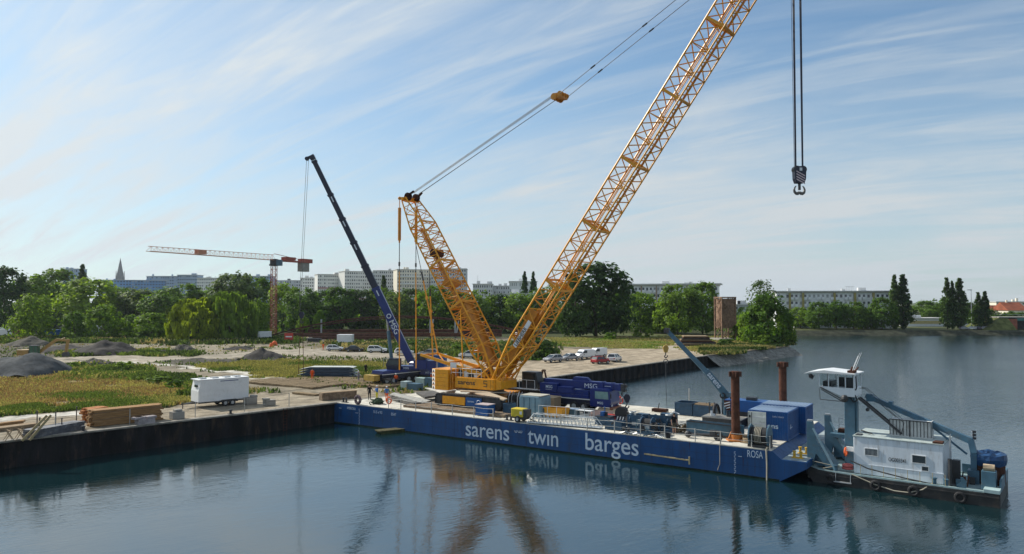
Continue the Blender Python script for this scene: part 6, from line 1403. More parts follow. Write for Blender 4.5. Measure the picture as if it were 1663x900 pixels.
# ============================================================ PUSH BOAT
def push_boat():
    o = Vector((24.3, 60.05, 0)); rz = R(-38); r = thing('push_boat', 'black hulled push boat with a white deckhouse, a raised wheelhouse and the number OG003341', 'push boat', o, rz)
    Lh, Wh = 12.6, 6.2; BH = mat('black_hull', (.016,.017,.018), .55, var=.4, dirt=(.07,.05,.035), dirt_amt=.5, dirt_scale=1.5); PD = mat('pale_green_deck', (.26,.36,.37), .6, var=.2, dirt=(.14,.12,.08), dirt_amt=.6)
    prof = [(.4,-.6),(11.9,-.6),(12.6,.0),(12.6,.92),(2.5,.90),(.4,1.02),(-.5,1.22),(-.5,.55)]
    mb = MB(); mb.prism(prof, 0, Wh); mb.bb(.2,12.55,-.05,-.003,.62,.74); mb.build('hull', BH, r, bevel=.03)
    mb = MB(); ds = [(-.48,1.24),(.4,1.04),(2.5,.92),(12.58,.94)]
    for (x0,z0),(x1,z1) in zip(ds, ds[1:]): mb.add([(x0,.02,z0),(x1,.02,z1),(x1,Wh-.02,z1),(x0,Wh-.02,z0)], [(0,1,2,3)])
    mb.build('deck', PD, r)
    mb = MB(); mb.bb(.3,12.5,.03,.11,.95,1.06); mb.bb(3,12.5,Wh-.1,Wh-.02,.95,1.06); mb.build('deck_edge', mat('edge_pale', (.38,.50,.50), .55), r)
    # deckhouse
    hx0, hx1, hy0, hy1, z0, z1 = 2.85, 9.05, .8, 5.0, .96, 3.85; HW = mat('house_white', (.72,.76,.80), .45, var=.06, dirt=(.30,.25,.18), dirt_amt=.4, dirt_scale=1.6, stretch=(2.2,2.2,.35))
    mb = MB(); mb.bb(hx0,hx1,hy0,hy1,z0,z1); h = mb.build('deckhouse', HW, r, bevel=.05)
    mb = MB(); mb.bb(hx0-.05,hx1+.05,hy0-.06,hy1+.06,z1+.002,z1+.07); mb.build('house_roof', mat('roof_pale_green', (.42,.48,.46), .6, dirt=(.2,.19,.16), dirt_amt=.5), h)
    mb = MB(); mb.bb(hx0-.03,hx1+.03,hy0-.035,hy0-.002,1.72,1.77); mb.build('ledge', HW, h)
    for x, z, w, hh, blinds in ((4.15,2.75,.88,.50,1),(7.45,2.62,.88,.54,0),(7.85,1.98,.42,.30,0)):
        mb = MB(); mb.bb(x-w/2,x+w/2,hy0-.03,hy0-.004,z-hh/2,z+hh/2); wn = mb.build('window', GLS, h); mb = MB(); t = .045
        mb.bb(x-w/2-t,x+w/2+t,hy0-.05,hy0-.002,z+hh/2,z+hh/2+t); mb.bb(x-w/2-t,x+w/2+t,hy0-.05,hy0-.002,z-hh/2-t,z-hh/2); mb.bb(x-w/2-t,x-w/2,hy0-.05,hy0-.002,z-hh/2,z+hh/2); mb.bb(x+w/2,x+w/2+t,hy0-.05,hy0-.002,z-hh/2,z+hh/2); mb.build('frame', WHT, wn)
        if blinds:
            mb = MB()
            for k in range(9): xx = x-w/2+.05+k*w/9.5; mb.bb(xx, xx+.03, hy0-.034, hy0-.031, z-hh/2, z+hh/2)
            mb.build('blinds', STL, wn)
    text('number_lettering', 'OG003341', .42, facing((5.35,hy0-.012,2.22), (1,0,0), (0,0,1)), BTX, h, .003, sx=.66, bold=.004)
    mb = MB(); mb.bb(hx0+.1,hx0+.5,hy0+.2,hy0+.9,z1+.07,z1+.13); mb.torus((hx0+.9,hy0+1.2,z1+.2),.25,.03,(.2,.3,1),12,5); mb.torus((hx0+.5,hy0+1.6,z1+.2),.3,.03,(.2,.3,1),12,5); mb.build('roof_fitting', DRK, h)
    mb = MB(); mb.prism([(8.35,hy0+.05),(9.0,hy0+.05),(9.0,hy0+.9),(8.45,hy0+.9)], z1+.071, z1+.2, 'xy'); mb.build('hatch', RUSTD, h)
    for x in (hx1+.05,): 
        mb = MB()
        for y in (.95,1.45): mb.tube((x+.35,y,z0),(x+.35,y,z1+.8),.03,n=5)
        for k in range(9): mb.tube((x+.35,.95,z0+.3+k*.33),(x+.35,1.45,z0+.3+k*.33),.02,n=4)
        mb.build('ladder', STL, r)
    # tank cage on the roof
    mb = MB(); mb.bb(5.15,8.0,2.6,3.9,z1+.15,z1+1.35); mb.bb(5.1,8.1,2.5,4.0,z1+.075,z1+.15); c = mb.build('roof_tank', mat('tank_plastic', (.55,.56,.54), .5, dirt=(.4,.39,.36), dirt_amt=.5), r); mb = MB()
    for k in range(13): x = 5.12+k*.24; mb.bb(x,x+.035,2.55,2.595,z1+.15,z1+1.37)
    mb.bb(5.1,8.05,2.53,2.6,z1+1.33,z1+1.39); mb.bb(6.5,6.6,2.5,2.59,z1+.1,z1+1.4); mb.build('cage_bars', DRK, c)
    # column and wheelhouse
    mb = MB(); mb.bb(1.85,2.65,2.25,3.05,.95,6.85); mb.bb(2.66,2.8,2.4,2.9,2.5,6.4); mb.build('column', GRYB, r, bevel=.03)
    cx0, cx1, cy0, cy1 = .15, 2.85, 1.35, 3.75; zf, zs, zr = 6.85, 7.55, 8.62
    WW = mat('wheelhouse_white', (.76,.79,.81), .4, var=.04)
    mb = MB(); mb.prism([(1.9,zf),(cx1,zf),(cx1,zs),(cx0,zs)], cy0, cy1); wh = mb.build('wheelhouse', WW, r, bevel=.03)
    mb = MB()
    for x in (cx0, .85, 1.6, 2.15, cx1-.07):
        for y in (cy0, cy1-.07): mb.bb(x,x+.07,y,y+.07,zs,zr)
    mb.bb(cx1-.07,cx1,cy0+1.1,cy0+1.2,zs,zr); mb.bb(cx1-.05,cx1-.01,cy0+.07,cy0+.6,zs,zr); mb.build('window_posts', WW, wh)
    mb = MB(); mb.prism([(-1.0,zr-.08),(-.5,zr+.02),(cx1+.15,zr+.01),(cx1+.15,zr+.12),(.6,zr+.30),(-.6,zr+.1)], cy0-.25, cy1+.25); mb.build('wheelhouse_roof', WHT, wh, bevel=.02)
    mb = MB(); mb.bb(.35,1.0,1.7,3.4,zs,zs+.42); mb.bb(1.4,1.9,2.2,2.8,zs,zs+.75); mb.bb(2.2,2.7,1.5,1.9,zs,zs+.8); mb.build('console', DRK, wh)
    g = bpy.data.materials.get('wheelhouse_glass') or bpy.data.materials.new('wheelhouse_glass'); g.use_nodes = True; b = g.node_tree.nodes['Principled BSDF']; b.inputs['Base Color'].default_value = (.75,.85,.85,1); b.inputs['Roughness'].default_value = .02; b.inputs['Transmission Weight'].default_value = 1; b.inputs['IOR'].default_value = 1.02; b.inputs['Alpha'].default_value = .35
    mb = MB(); mb.bb(cx0+.08,cx1-.08,cy0+.02,cy0+.03,zs,zr-.01); mb.bb(cx0+.08,cx1-.08,cy1-.03,cy1-.02,zs,zr-.01); mb.bb(cx0+.02,cx0+.03,cy0+.08,cy1-.08,zs,zr-.01); mb.build('glazing', g, wh)
    mb = MB()
    for y in (cy0+.3, cy0+.9): mb.tube((2.6,y,zr+.15),(3.2,y+.1,zr+1.75),.025,.012,n=5)
    mb.tube((2.5,cy0+.6,zr+.15),(3.0,cy0+.7,zr+1.5),.02,n=4); mb.build('antennas', WHT, wh); mb = MB(); mb.box((2.6,cy0+.4,zr+.25),(.5,.9,.18)); mb.tube((2.6,cy0+.1,zr+.3),(2.7,cy0+.1,zr+.65),.08,n=6); mb.tube((2.8,cy0+.7,zr+.3),(3.0,cy0+.8,zr+.6),.06,n=6); mb.build('roof_gear', RUST, wh)
    mb = MB(); mb.ball((-.55,cy0+.2,zr-.3),.2,8,6); mb.path([(-.7,cy0,zr-.1),(-.4,cy0,zr-.55),(-.2,cy0,zr-.15)],.03,5); mb.build('searchlight', DRK, wh)
    mb = MB(); mb.path([(cx1+.1,cy0+.1,zr-.1),(cx1+.14,cy0+.1,7.6),(cx1+.05,cy0+.15,7.4)],.05,5); mb.path([(cx1,cy0+.2,7.0),(cx1+.15,cy0+.3,6.6),(cx1-.2,cy0+.5,6.4),(cx1-.5,cy0+.6,6.8)],.05,5); mb.build('hose', BLK, wh)
    mb = MB(); mb.beam((.25,cy0-.03,7.5),(2.0,cy0-.03,6.6),.09); mb.beam((.3,cy0+.1,7.3),(2.0,cy0+.1,6.4),.07); mb.tube((.2,cy0-.1,7.4),(.25,cy0-.1,6.5),.025,n=5); mb.tube((.25,cy0-.1,6.5),(2.0,cy0,6.45),.03,n=5); mb.ball((2.1,cy0,6.7),.3,8,6); mb.build('swing_arm', DRK, wh)
    # gangway down to the roof and the blue gantry
    mb = MB()
    for y in (2.4,3.0): mb.beam((2.9,y,6.7),(6.0,y,4.15),.1,.16); mb.path([(3.0,y,7.5),(3.4,y,7.5),(6.2,y,5.0),(6.0,y,4.2)],.02,4)
    for k in range(9): f = k/8; mb.beam((2.9+3.1*f,2.4,6.7-2.55*f),(2.9+3.1*f,3.0,6.7-2.55*f),.06)
    mb.build('gangway', DRK, r)
    GB = mat('gantry_blue', (.055,.135,.20), .45, var=.15, dirt=(.12,.1,.07), dirt_amt=.4)
    mb = MB(); mb.beam((3.1,4.1,6.75),(10.6,3.2,4.0),.34,.36,.40,.46); mb.beam((10.55,3.2,4.1),(10.75,3.1,3.1),.42,.42); mb.beam((10.75,3.1,3.1),(10.7,3.1,.95),.4); mb.beam((10.3,3.1,3.0),(7.8,3.5,4.9),.14); mb.box((3.4,4.1,6.6),(.5,.5,.6)); mb.box((5.0,3.9,6.25),(.3,.5,.4)); mb.build('crane_boom', GB, r, bevel=.02)
    mb = MB(); mb.path([(3.3,4.0,6.9),(5.6,3.9,5.0),(8.5,3.6,4.6)],.03,5); mb.tube((3.2,4.1,6.5),(3.2,4.1,5.7),.02,n=4); mb.ball((3.2,4.1,5.6),.16,8,6); mb.build('boom_line', DRK, r)
    mb = MB(); mb.bb(10.35,11.1,2.6,3.6,.95,1.9); mb.build('crane_pedestal', GB, r)
    mb = MB(); mb.tube((10.6,4.4,.95),(10.6,4.4,4.6),.035,n=5)
    for z in (4.55,4.3,4.05): mb.box((10.65,4.35,z),(.26,.2,.17))
    mb.build('signal_lamps', DRK, r); mb = MB()
    for z in (4.55,4.3,4.05): mb.box((10.50,4.24,z),(.1,.03,.1))
    mb.build('lamp_lenses', WHT, r)
    # tub with blue tarp
    mb = MB(); mb.tube((11.6,3.9,.95),(11.6,3.9,2.75),1.05,n=22); mb.build('tub', RUSTD, r); rnd = random.Random(3); vs, fs = [], []; n = 22
    for j, (rr, z) in enumerate(((1.12,2.35),(1.2,2.75),(1.15,3.1),(.8,3.22),(.4,3.0),(.05,2.95))):
        for i in range(n): a = 6.283*i/n; q = rr*(1+.08*mnoise.noise(Vector((math.cos(a)*3,math.sin(a)*3,j)))); vs.append((11.6+math.cos(a)*q,3.9+math.sin(a)*q,z+.16*mnoise.noise(Vector((math.cos(a)*4,math.sin(a)*4,j*2.)))))
    for j in range(5):
        for i in range(n): fs.append((j*n+i,j*n+(i+1)%n,(j+1)*n+(i+1)%n,(j+1)*n+i))
    mb = MB(); mb.add(vs, fs); mb.build('blue_tarpaulin', mat('tarp_blue', (.008,.05,.14), .45, var=.35, scale=3, bump=.5), r)
    mb = MB(); mb.bb(11.4,12.3,.9,1.7,.95,2.3); mb.build('stern_box', GRYB, r, bevel=.03); mb = MB(); mb.tube((11.5,1.35,2.5),(12.2,1.35,2.5),.26,n=14); mb.build('cable_roll', mat('tan_roll', (.45,.34,.22), .7), r)
    mb = MB(); mb.bb(11.6,12.6,-.02,.95,.96,1.22); mb.build('stern_platform', mat('edge_pale', (.38,.50,.50)), r, bevel=.02)
    mb = MB(); mb.bb(12.5,12.62,.96,Wh,.94,1.75); mb.bb(9.6,12.5,Wh-.1,Wh,.94,1.7); mb.build('bulwark', GRYB, r)
    mb = MB(); mb.prism([(9.9,.95),(10.5,.95),(10.5,1.5),(10.3,1.75),(10.15,1.7),(10.2,1.4),(9.9,1.1)], .5,.6); mb.build('fairlead', GRYB, r)
    mb = MB(); mb.tube((9.45,.9,.95),(9.45,.9,2.9),.14,n=8); mb.box((9.7,2.2,1.8),(.5,.5,1.7)); mb.build('exhaust', DRK, r)
    for x in (1.3, 4.6, 7.2, 10.2): mb = MB(); mb.torus((x,-.14,.42), .30, .11, (0,1,0), 16, 7); mb.build('tyre_fender', BLK, r)
    rnd = random.Random(31)
    for k in range(10):
        x, y = rnd.uniform(9.6, 12.2), rnd.uniform(.8, 3.2); mb = MB(); q = k % 3
        if q == 0: mb.torus((x,y,1.05), rnd.uniform(.18,.3), .06, (0,0,1), 14, 6); nm = 'coiled_line'
        elif q == 1: mb.box((x,y,1.2),(.35,.3,.5),rz=rnd.random()); nm = 'locker'
        else: mb.tube((x,y,.95),(x+.1,y,1.75),.05,n=6); nm = 'vent_pipe'
        mb.build(nm, rnd.choice((DRK, GRYB, ROPE, RUST)), r)
    # push knees
    for y, x in ((.55,-.25),(4.9,-.05)):
        mb = MB(); mb.prism([(x-.35,1.3),(x-.35,4.75),(x+.10,4.75),(x+.35,3.3),(x+1.7,1.1),(x+1.2,1.1),(x+.35,2.2),(x+.1,1.2)], y-.16, y+.16); kn = mb.build('push_knee', GRYB, r, bevel=.02)
        mb = MB(); mb.prism([(x+.1,4.2),(x+.25,4.2),(x+1.95,1.05),(x+1.75,1.05)], y-.26, y-.17); mb.build('knee_brace', mat('light_brace', (.24,.36,.42), .5), kn)
        mb = MB(); mb.box((x-.12,y,4.82),(.4,.3,.12)); mb.tube((x-.2,y,.2),(x-.2,y,1.3),.16,n=10); mb.build('pad', STL, kn)
        mb = MB(); mb.prism([(x+.3,1.2),(x+.3,2.9),(x+1.6,1.2)], y+.2, y+1.9); mb.build('knee_plate', GRYB, kn)
    mb = MB(); mb.bb(.2,2.1,4.0,6.0,3.05,3.35); mb.beam((.4,5.8,1),(.4,5.8,3.1),.18); mb.beam((2.0,5.8,1),(2.0,5.8,3.1),.18); mb.beam((2.0,4.4,1),(2.0,4.4,3.1),.18); mb.build('fore_platform', GRYB, r); mb = MB(); mb.box((1.0,5.3,3.5),(.7,.8,.3)); mb.box((1.6,4.7,3.45),(.4,.4,.25)); mb.build('platform_gear', RUSTD, r)
    mb = MB()
    for x in (.5,1.2,1.95): mb.tube((x,5.9,3.35),(x,5.9,4.4),.025,n=5)
    mb.tube((.5,5.9,4.4),(1.95,5.9,4.4),.025,n=5); mb.tube((.5,5.9,3.9),(1.95,5.9,3.9),.02,n=5); mb.build('platform_rail', STL, r)
    # rails and gear on the near side deck
    for k in range(8): x = 3.5+k*.82; mb = MB(); mb.tube((x,.12,1.0),(x,.12,1.85),.022,n=5); mb.build('deck_stanchion', mat('beige_bar', (.5,.4,.22)), r)
    mb = MB(); mb.path([(2.7,.5,1.95),(4.0,.3,1.55),(6.5,.25,1.2),(8.8,.2,1.0)],.05,6); mb.build('black_hose', BLK, r)
    mb = MB(); mb.path([(2.9,-.02,1.0),(4.5,-.1,.5),(5.9,-.14,.22),(6.9,-.14,.24),(7.8,-.1,.6),(8.4,.2,1.1)],.045,6); mb.build('mooring_line', ROPE, r)
    for x in (8.5, 9.25, 1.6): mb = MB(); mb.tube((x,.35,.95),(x,.35,1.42),.15,n=10); mb.tube((x,.35,1.42),(x,.35,1.5),.2,n=10); mb.build('bollard', GRYB, r)
    mb = MB(); mb.torus((2.35,1.0,1.25),.34,.1,(0,0,1),18,8); mb.torus((2.35,1.0,1.45),.33,.1,(0,0,1),18,8); mb.build('hose_ring', mat('faded_red', (.45,.10,.09), .7), r)
    mb = MB(); mb.torus((2.0,1.9,2.35),.30,.08,(1,0,0),18,8); mb.build('life_ring', ORG, r); mb = MB(); mb.box((2.3,1.95,2.6),(.5,.2,.35)); mb.build('lamp_box', WHT, r)
    mb = MB(); mb.bb(1.6,2.9,-.28,-.04,.28,.34); mb.tube((1.7,-.1,.3),(1.7,0,1.0),.03,n=5); mb.tube((2.8,-.1,.3),(2.8,0,1.0),.03,n=5); mb.build('boarding_step', STL, r)
    mb = MB(); mb.path([(-.15,.3,1.6),(1.9,.4,1.35)],.03,5); mb.path([(.6,.3,1.1),(1.9,.4,1.5)],.03,5); mb.build('tie_rope', ROPE, r)
push_boat()
# ============================================================ THE QUAY
def q_at(name, label, cat, u, v, rz, group=None): p = G(u, v); return thing(name, label, cat, (p.x, p.y, GZ+.02), rz, group)
QD = math.atan2(24.9, 23.2)     # along the quay edge
def trailer():
    a, b = G(322, 664), G(404, 656); rz = math.atan2(b.y-a.y, b.x-a.x); L = (b-a).length; r = thing('site_trailer', 'white windowless site trailer with a slanted nose parked beside the quay track', 'trailer', (a.x, a.y, GZ+.02), rz); H = 3.15
    mb = MB(); mb.prism([(.0,.65),(L,.65),(L,H),(.25,H),(-.0,1.9)], 0, 2.3); b_ = mb.build('body', WHT, r, bevel=.04)
    mb = MB(); mb.bb(-.05,L+.03,-.03,2.33,H+.003,H+.06); rf = mb.build('roof', WHT, b_); mb = MB()
    for x in (.8,2.2,3.6,4.8): mb.box((min(x,L-.6),1.1,H+.12),(.7,.8,.12))
    mb.build('roof_vents', STL, rf); mb = MB(); mb.bb(L*.42,L*.78,-.012,-.003,H-.28,H-.2); mb.build('line_mark', MSG, b_)
    mb = MB(); mb.bb(-.04,.10,.5,1.2,2.35,2.6); mb.build('nose_window', GLS, b_)
    mb = MB(); mb.bb(.1,L-.1,.1,2.2,.5,.64); mb.beam((0,1.15,.55),(-1.5,1.15,.5),.12); mb.beam((0,.5,.55),(-1.2,1.1,.5),.1); mb.beam((0,1.8,.55),(-1.2,1.2,.5),.1); mb.tube((-1.3,1.15,.0),(-1.3,1.15,.7),.06,n=6); mb.build('chassis', DRK, r)
    for x in (L*.52,L*.66):
        for y in (.0,2.3): wheel(r, x, y, .36, .36, .22)
    mb = MB(); mb.prism([(L*.4,.45),(L*.45,.75),(L*.74,.75),(L*.78,.45)], -.06, .0); mb.build('mudguard', BLK, r)
trailer()
def timber(label, u0, v0, u1, v1, dep, h, m, layers, name='timber_stack', jag=.25):
    a, b = G(u0, v0), G(u1, v1); L = (b-a).length; r = thing(name, label, 'timber stack', (a.x, a.y, GZ+.02), math.atan2(b.y-a.y, b.x-a.x), 'timber stacks on the quay'); rnd = random.Random(int(u0)); t = h/layers
    for k in range(layers):
        n = max(2, int(dep/.3)); mb = MB()
        for j in range(n): e = rnd.uniform(-jag, jag); mb.bb(e, L+rnd.uniform(-jag,jag), j*dep/n+.01, (j+1)*dep/n-.01, k*t+.015, (k+1)*t-.004)
        mb.build('board_layer', m, r)
    return r
timber('long pile of reddish formwork boards beside the quay edge', 150, 694, 262, 682, 1.5, 1.55, WOODR, 9)
timber('shorter higher block of bright orange brown boards on the left part of the pile', 146, 687, 176, 682, 1.4, 1.35, mat('orange_boards', (.42,.17,.06), .8, var=.3, bump=.3), 7)
timber('dark stack of sheets with a pale top near the left edge of the quay', 56, 713, 138, 697, 1.4, .75, mat('dark_sheets', (.10,.105,.12), .6, var=.4, dirt=(.45,.43,.4), dirt_amt=.35), 4, jag=.1)
timber('flat pile of long beams at the left edge of the quay', -8, 703, 60, 694, 1.2, .35, WOOD, 2)
timber('second flat pile of beams behind the first at the left edge', -4, 694, 42, 688, .8, .3, WOODR, 2)
r = q_at('trestle', 'leaning pair of long timber planks on the quay near the left edge', 'planks', 40, 716, QD-.3); mb = MB(); mb.beam((-.2,0,0),(1.6,.4,2.0),.1,.2); mb.beam((.35,0,0),(1.9,.5,2.0),.1,.2); mb.build('planks', mat('pale_planks', (.42,.33,.18), .8), r)
mb = MB()
for f in (.2,.5,.8): mb.beam((-.2+1.8*f,.4*f,2*f),(.35+1.55*f,.5*f,2*f),.06)
mb.build('rungs', WOOD, r)
for i, (u, v, lab) in enumerate(((14, 716, 'left sawhorse with crossed thin legs'), (32, 714, 'right sawhorse with crossed thin legs'))):
    r = q_at('sawhorse', lab, 'sawhorse', u, v, QD, 'sawhorses at the quay edge'); mb = MB()
    for y in (-.3,.3): mb.beam((-.35,y,0),(.25,y,1.0),.05); mb.beam((.35,y,0),(-.25,y,1.0),.05)
    mb.build('legs', WOOD, r); mb = MB(); mb.beam((0,-.6,.85),(0,.6,.85),.07); mb.build('crossbar', WOOD, r)
def block_(name, label, u, v, d, m, cat, n=1, rz=None):
    r = q_at(name, label, cat, u, v, QD if rz is None else rz, 'blocks on the quay'); rnd = random.Random(int(u)); mb = MB(); mb.box((0,.4,d[2]/2), d); mb.build('block', m, r, bevel=.05)
    for k in range(n): mb = MB(); mb.box((rnd.uniform(-.5,.5)*d[0],.4+rnd.uniform(-.1,.1),d[2]+.12),(d[0]*.6,d[1]*.7,.22),rz=rnd.uniform(-.3,.3)); mb.build('upper_piece', m, r, bevel=.04)
    return r
for u, v, d, lab in ((290, 681, (1.2,1.0,.75), 'grey concrete block between the boards and the trailer drawbar'), (409, 657, (1.3,1.0,.8), 'concrete block just right of the trailer'), (440, 659, (1.2,.9,.65), 'concrete block farther right of the trailer near the quay edge')):
    block_('concrete_block', lab, u, v, d, CONC, 'concrete block')
block_('rubble_bags', 'heap of grey bags beside the reddish boards', 238, 689, (1.6,1.1,.5), mat('grey_bags', (.36,.32,.32), .9, var=.3, bump=.5), 'bags', 3)
r = q_at('timber_sleeper', 'thick dark timber sleeper lying at the corner of quay and barge', 'timber', 549, 648, BR_+math.radians(72)); mb = MB(); mb.bb(-2.3,2.3,-.5,.5,0,.85); mb.build('beam', MT, r, bevel=.03); mb = MB(); mb.bb(-2.2,2.4,-.45,.48,.86,.92); mb.build('top_boards', WOOD, r)
# fence along the quay: posts and a cable
def quay_fence():
    pts = []; us = [(4,727),(77,711),(133,699),(215,683),(276,671),(332,685)]
    base = [G(u, v) for u, v in ((-40,728),(2,719),(78,704),(134,693),(213,678),(275,669),(331,681-15),(383,656),(432,651),(456,653))]
    r = thing('quay_fence', 'thin post and cable fence along the edge of the quay before the white trailer', 'fence', (base[0].x, base[0].y, GZ)); o = base[0].copy(); line = [QUAY[2]+(QUAY[3]-QUAY[2])*t for t in (-.95,-.7,-.45,-.05,.14,.33,.52,.68,.84)]
    tops = []
    for p in line:
        q = Vector((p.x, p.y, 0))-Vector((OUT.x, OUT.y, 0))*1.0-Vector((o.x, o.y, 0)); mb = MB(); mb.tube((q.x,q.y,0),(q.x,q.y,1.55),.04,n=6); mb.build('fence_post', mat('grey_stanchion', (.3,.29,.27)), r); tops.append(q)
    mb = MB()
    for z in (1.5, .85):
        for a, b in zip(tops, tops[1:]): m = (a+b)/2; mb.path([(a.x,a.y,z),(m.x,m.y,z-.07),(b.x,b.y,z)],.014,4)
    mb.build('fence_cable', DRK, r)
quay_fence()
for i, (u, v, h) in enumerate(((90,700,1.7),(60,694,1.5),(100,703,1.3),(124,684,1.4),(64,708,1.6))):
    p = G(u, v); mb = MB(); mb.tube((0,0,-.1),(0,0,h),.05,n=6); mb.tube((0,0,h),(0,0,h+.06),.08,n=6); o = place(mb.build('steel_pin', DRK), p); tag(o, 'dark steel pin standing in the quay ' + ('among the dark sheets, tallest one','behind the dark sheets','in front of the dark sheets at their middle','left of the reddish boards','just before the left end of the dark sheets')[i], 'pin', 'steel pins in the quay')
# timber mats and the blue beams
MTL = mat('light_mat_timber', (.25,.185,.11), .9, var=.3, scale=2.2, bump=.4, dirt=(.12,.085,.06), dirt_amt=.6, stretch=(1,5,1))
def mat_field(u0, v0, nx, ny, L, Wd, zone, skip=()):
    p0 = G(u0, v0); d = Vector((math.cos(BR_), math.sin(BR_))); q = Vector((-d.y, d.x)); rnd = random.Random(int(u0)); me = None
    cols = ('leftmost','second','third','fourth','fifth','sixth','seventh'); rows = ('nearest','second nearest','third nearest','fourth nearest','fifth nearest','sixth nearest','seventh nearest','eighth nearest')
    for i in range(nx):
        for j in range(ny):
            if (i, j) in skip: continue
            c = Vector((p0.x, p0.y))+d*(i*(L+.08)+L/2)+q*(j*(Wd+.05)+Wd/2)
            if me is None:
                mb = MB()
                for k in range(6): mb.bb(-L/2,L/2,-Wd/2+k*Wd/6+.01,-Wd/2+(k+1)*Wd/6-.01,0,.22+.01*(k%2))
                for x in (-L*.35,0,L*.35): mb.bb(x-.06,x+.06,-Wd/2,Wd/2,.235,.25)
                o = mb.build('timber_mat', MTL); me = o.data
            else: o = bpy.data.objects.new('timber_mat', me); COL.objects.link(o)
            place(o, (c.x, c.y, GZ+.03+rnd.uniform(0,.05)), BR_+rnd.uniform(-.012,.012)); tag(o, '%s timber mat in the %s column, %s' % (rows[j], cols[i], zone), 'timber mat', 'timber mats laid on the quay')
mat_field(575, 629, 4, 5, 4.6, 1.15, 'right hand mat field behind the two workers') if False else None
def field2():
    c = G(466, 618); 
    mat_field(466, 617.5, 4, 6, 5.0, 1.15, 'before the blue beams')
    p = G(395, 624); mat_field(396, 622, 3, 5, 4.9, 1.15, 'right of the white trailer')
field2()
r = q_at('timber_mat', 'single pale timber mat lying alone near the quay edge', 'timber mat', 497, 641, BR_, 'timber mats laid on the quay'); mb = MB()
for k in range(5): mb.bb(-2.2,2.2,-.5+k*.2,-.31+k*.2,0,.2)
mb.build('boards', MTL, r)
def beams():
    a, b = G(484, 614), G(572, 614); r = thing('beam_bundle', 'stack of long dark blue steel panels with staggered white edged ends on the quay', 'beam stack', (a.x, a.y, GZ+.02), R(-2.0)); L = (b-a).length+.4; BB = mat('beam_blue', (.018,.045,.085), .45, var=.2, dirt=(.06,.07,.08), dirt_amt=.4); BT = mat('panel_top', (.5,.52,.5), .6)
    for k in range(4):
        z = k*.43; e = .15*k; mb = MB(); mb.prism([(-.2+e,z+.02),(1.0+e*2,z+.4),(L-.8-e*.5,z+.4),(L+.4-.2*k,z+.30),(L-.9,z+.02)], 0, 2.4); p = mb.build('steel_panel', BB, r)
        mb = MB(); mb.prism([(-.25+e,z+.03),(1.0+e*2,z+.405),(1.0+e*2,z+.43),(-.25+e,z+.07)], -.01, 2.41); mb.prism([(1.0+e*2,z+.405),(L-.8,z+.405),(L-.8,z+.43),(1.0+e*2,z+.43)], .0 if k == 3 else 2.2, 2.41); mb.prism([(L-.8,z+.405),(L+.42-.2*k,z+.31),(L+.42-.2*k,z+.34),(L-.8,z+.43)], -.01, 2.41); mb.build('pale_edge', BT, p)
beams()
# excavator
def excavator():
    p = G(52, 584); r = thing('excavator', 'yellow excavator with a tinted cab and folded arm behind the grey gravel heap', 'excavator', (p.x, p.y, GZ), R(4)); EY = mat('excavator_yellow', (.32,.19,.05), .55, dirt=(.2,.14,.07), dirt_amt=.5)
    for y in (-1.1,1.1): mb = MB(); mb.prism([(-1.9,.15),(-1.7,0),(1.7,0),(1.9,.15),(1.9,.7),(1.6,.85),(-1.6,.85),(-1.9,.7)], y-.3, y+.3); mb.build('track', BLK, r)
    mb = MB(); mb.bb(-2.4,-.1,-1.3,1.3,1.0,2.1); mb.bb(-2.4,1.2,-1.2,1.2,.95,1.25); mb.build('body', EY, r, bevel=.08)
    mb = MB(); mb.bb(.05,1.7,-1.25,-.2,1.26,2.9); c = mb.build('cab', mat('green_tint_glass', (.05,.12,.08), .15), r, bevel=.08); mb = MB()
    for x in (.05,.9,1.65): mb.bb(x,x+.08,-1.28,-1.251,1.26,2.9)
    mb.bb(.0,1.75,-1.3,-.15,2.9,3.0); mb.build('cab_frame', DRK, c)
    mb = MB(); mb.beam((1.2,.4,1.5),(4.6,.4,4.1),.45,.6,.4,.5); mb.beam((4.6,.4,4.1),(7.3,.4,3.9),.4,.5,.35,.4); mb.build('boom', EY, r)
    mb = MB(); mb.beam((7.0,.4,4.2),(6.6,.4,1.4),.35,.5); mb.tube((3.2,.4,3.2),(6.4,.4,4.5),.1,n=8); mb.build('arm', EY, r); mb = MB(); mb.prism([(6.2,1.5),(7.0,1.5),(7.2,.7),(6.3,.5),(5.9,.9)], -.1, .9); mb.build('bucket', DRK, r)
excavator()
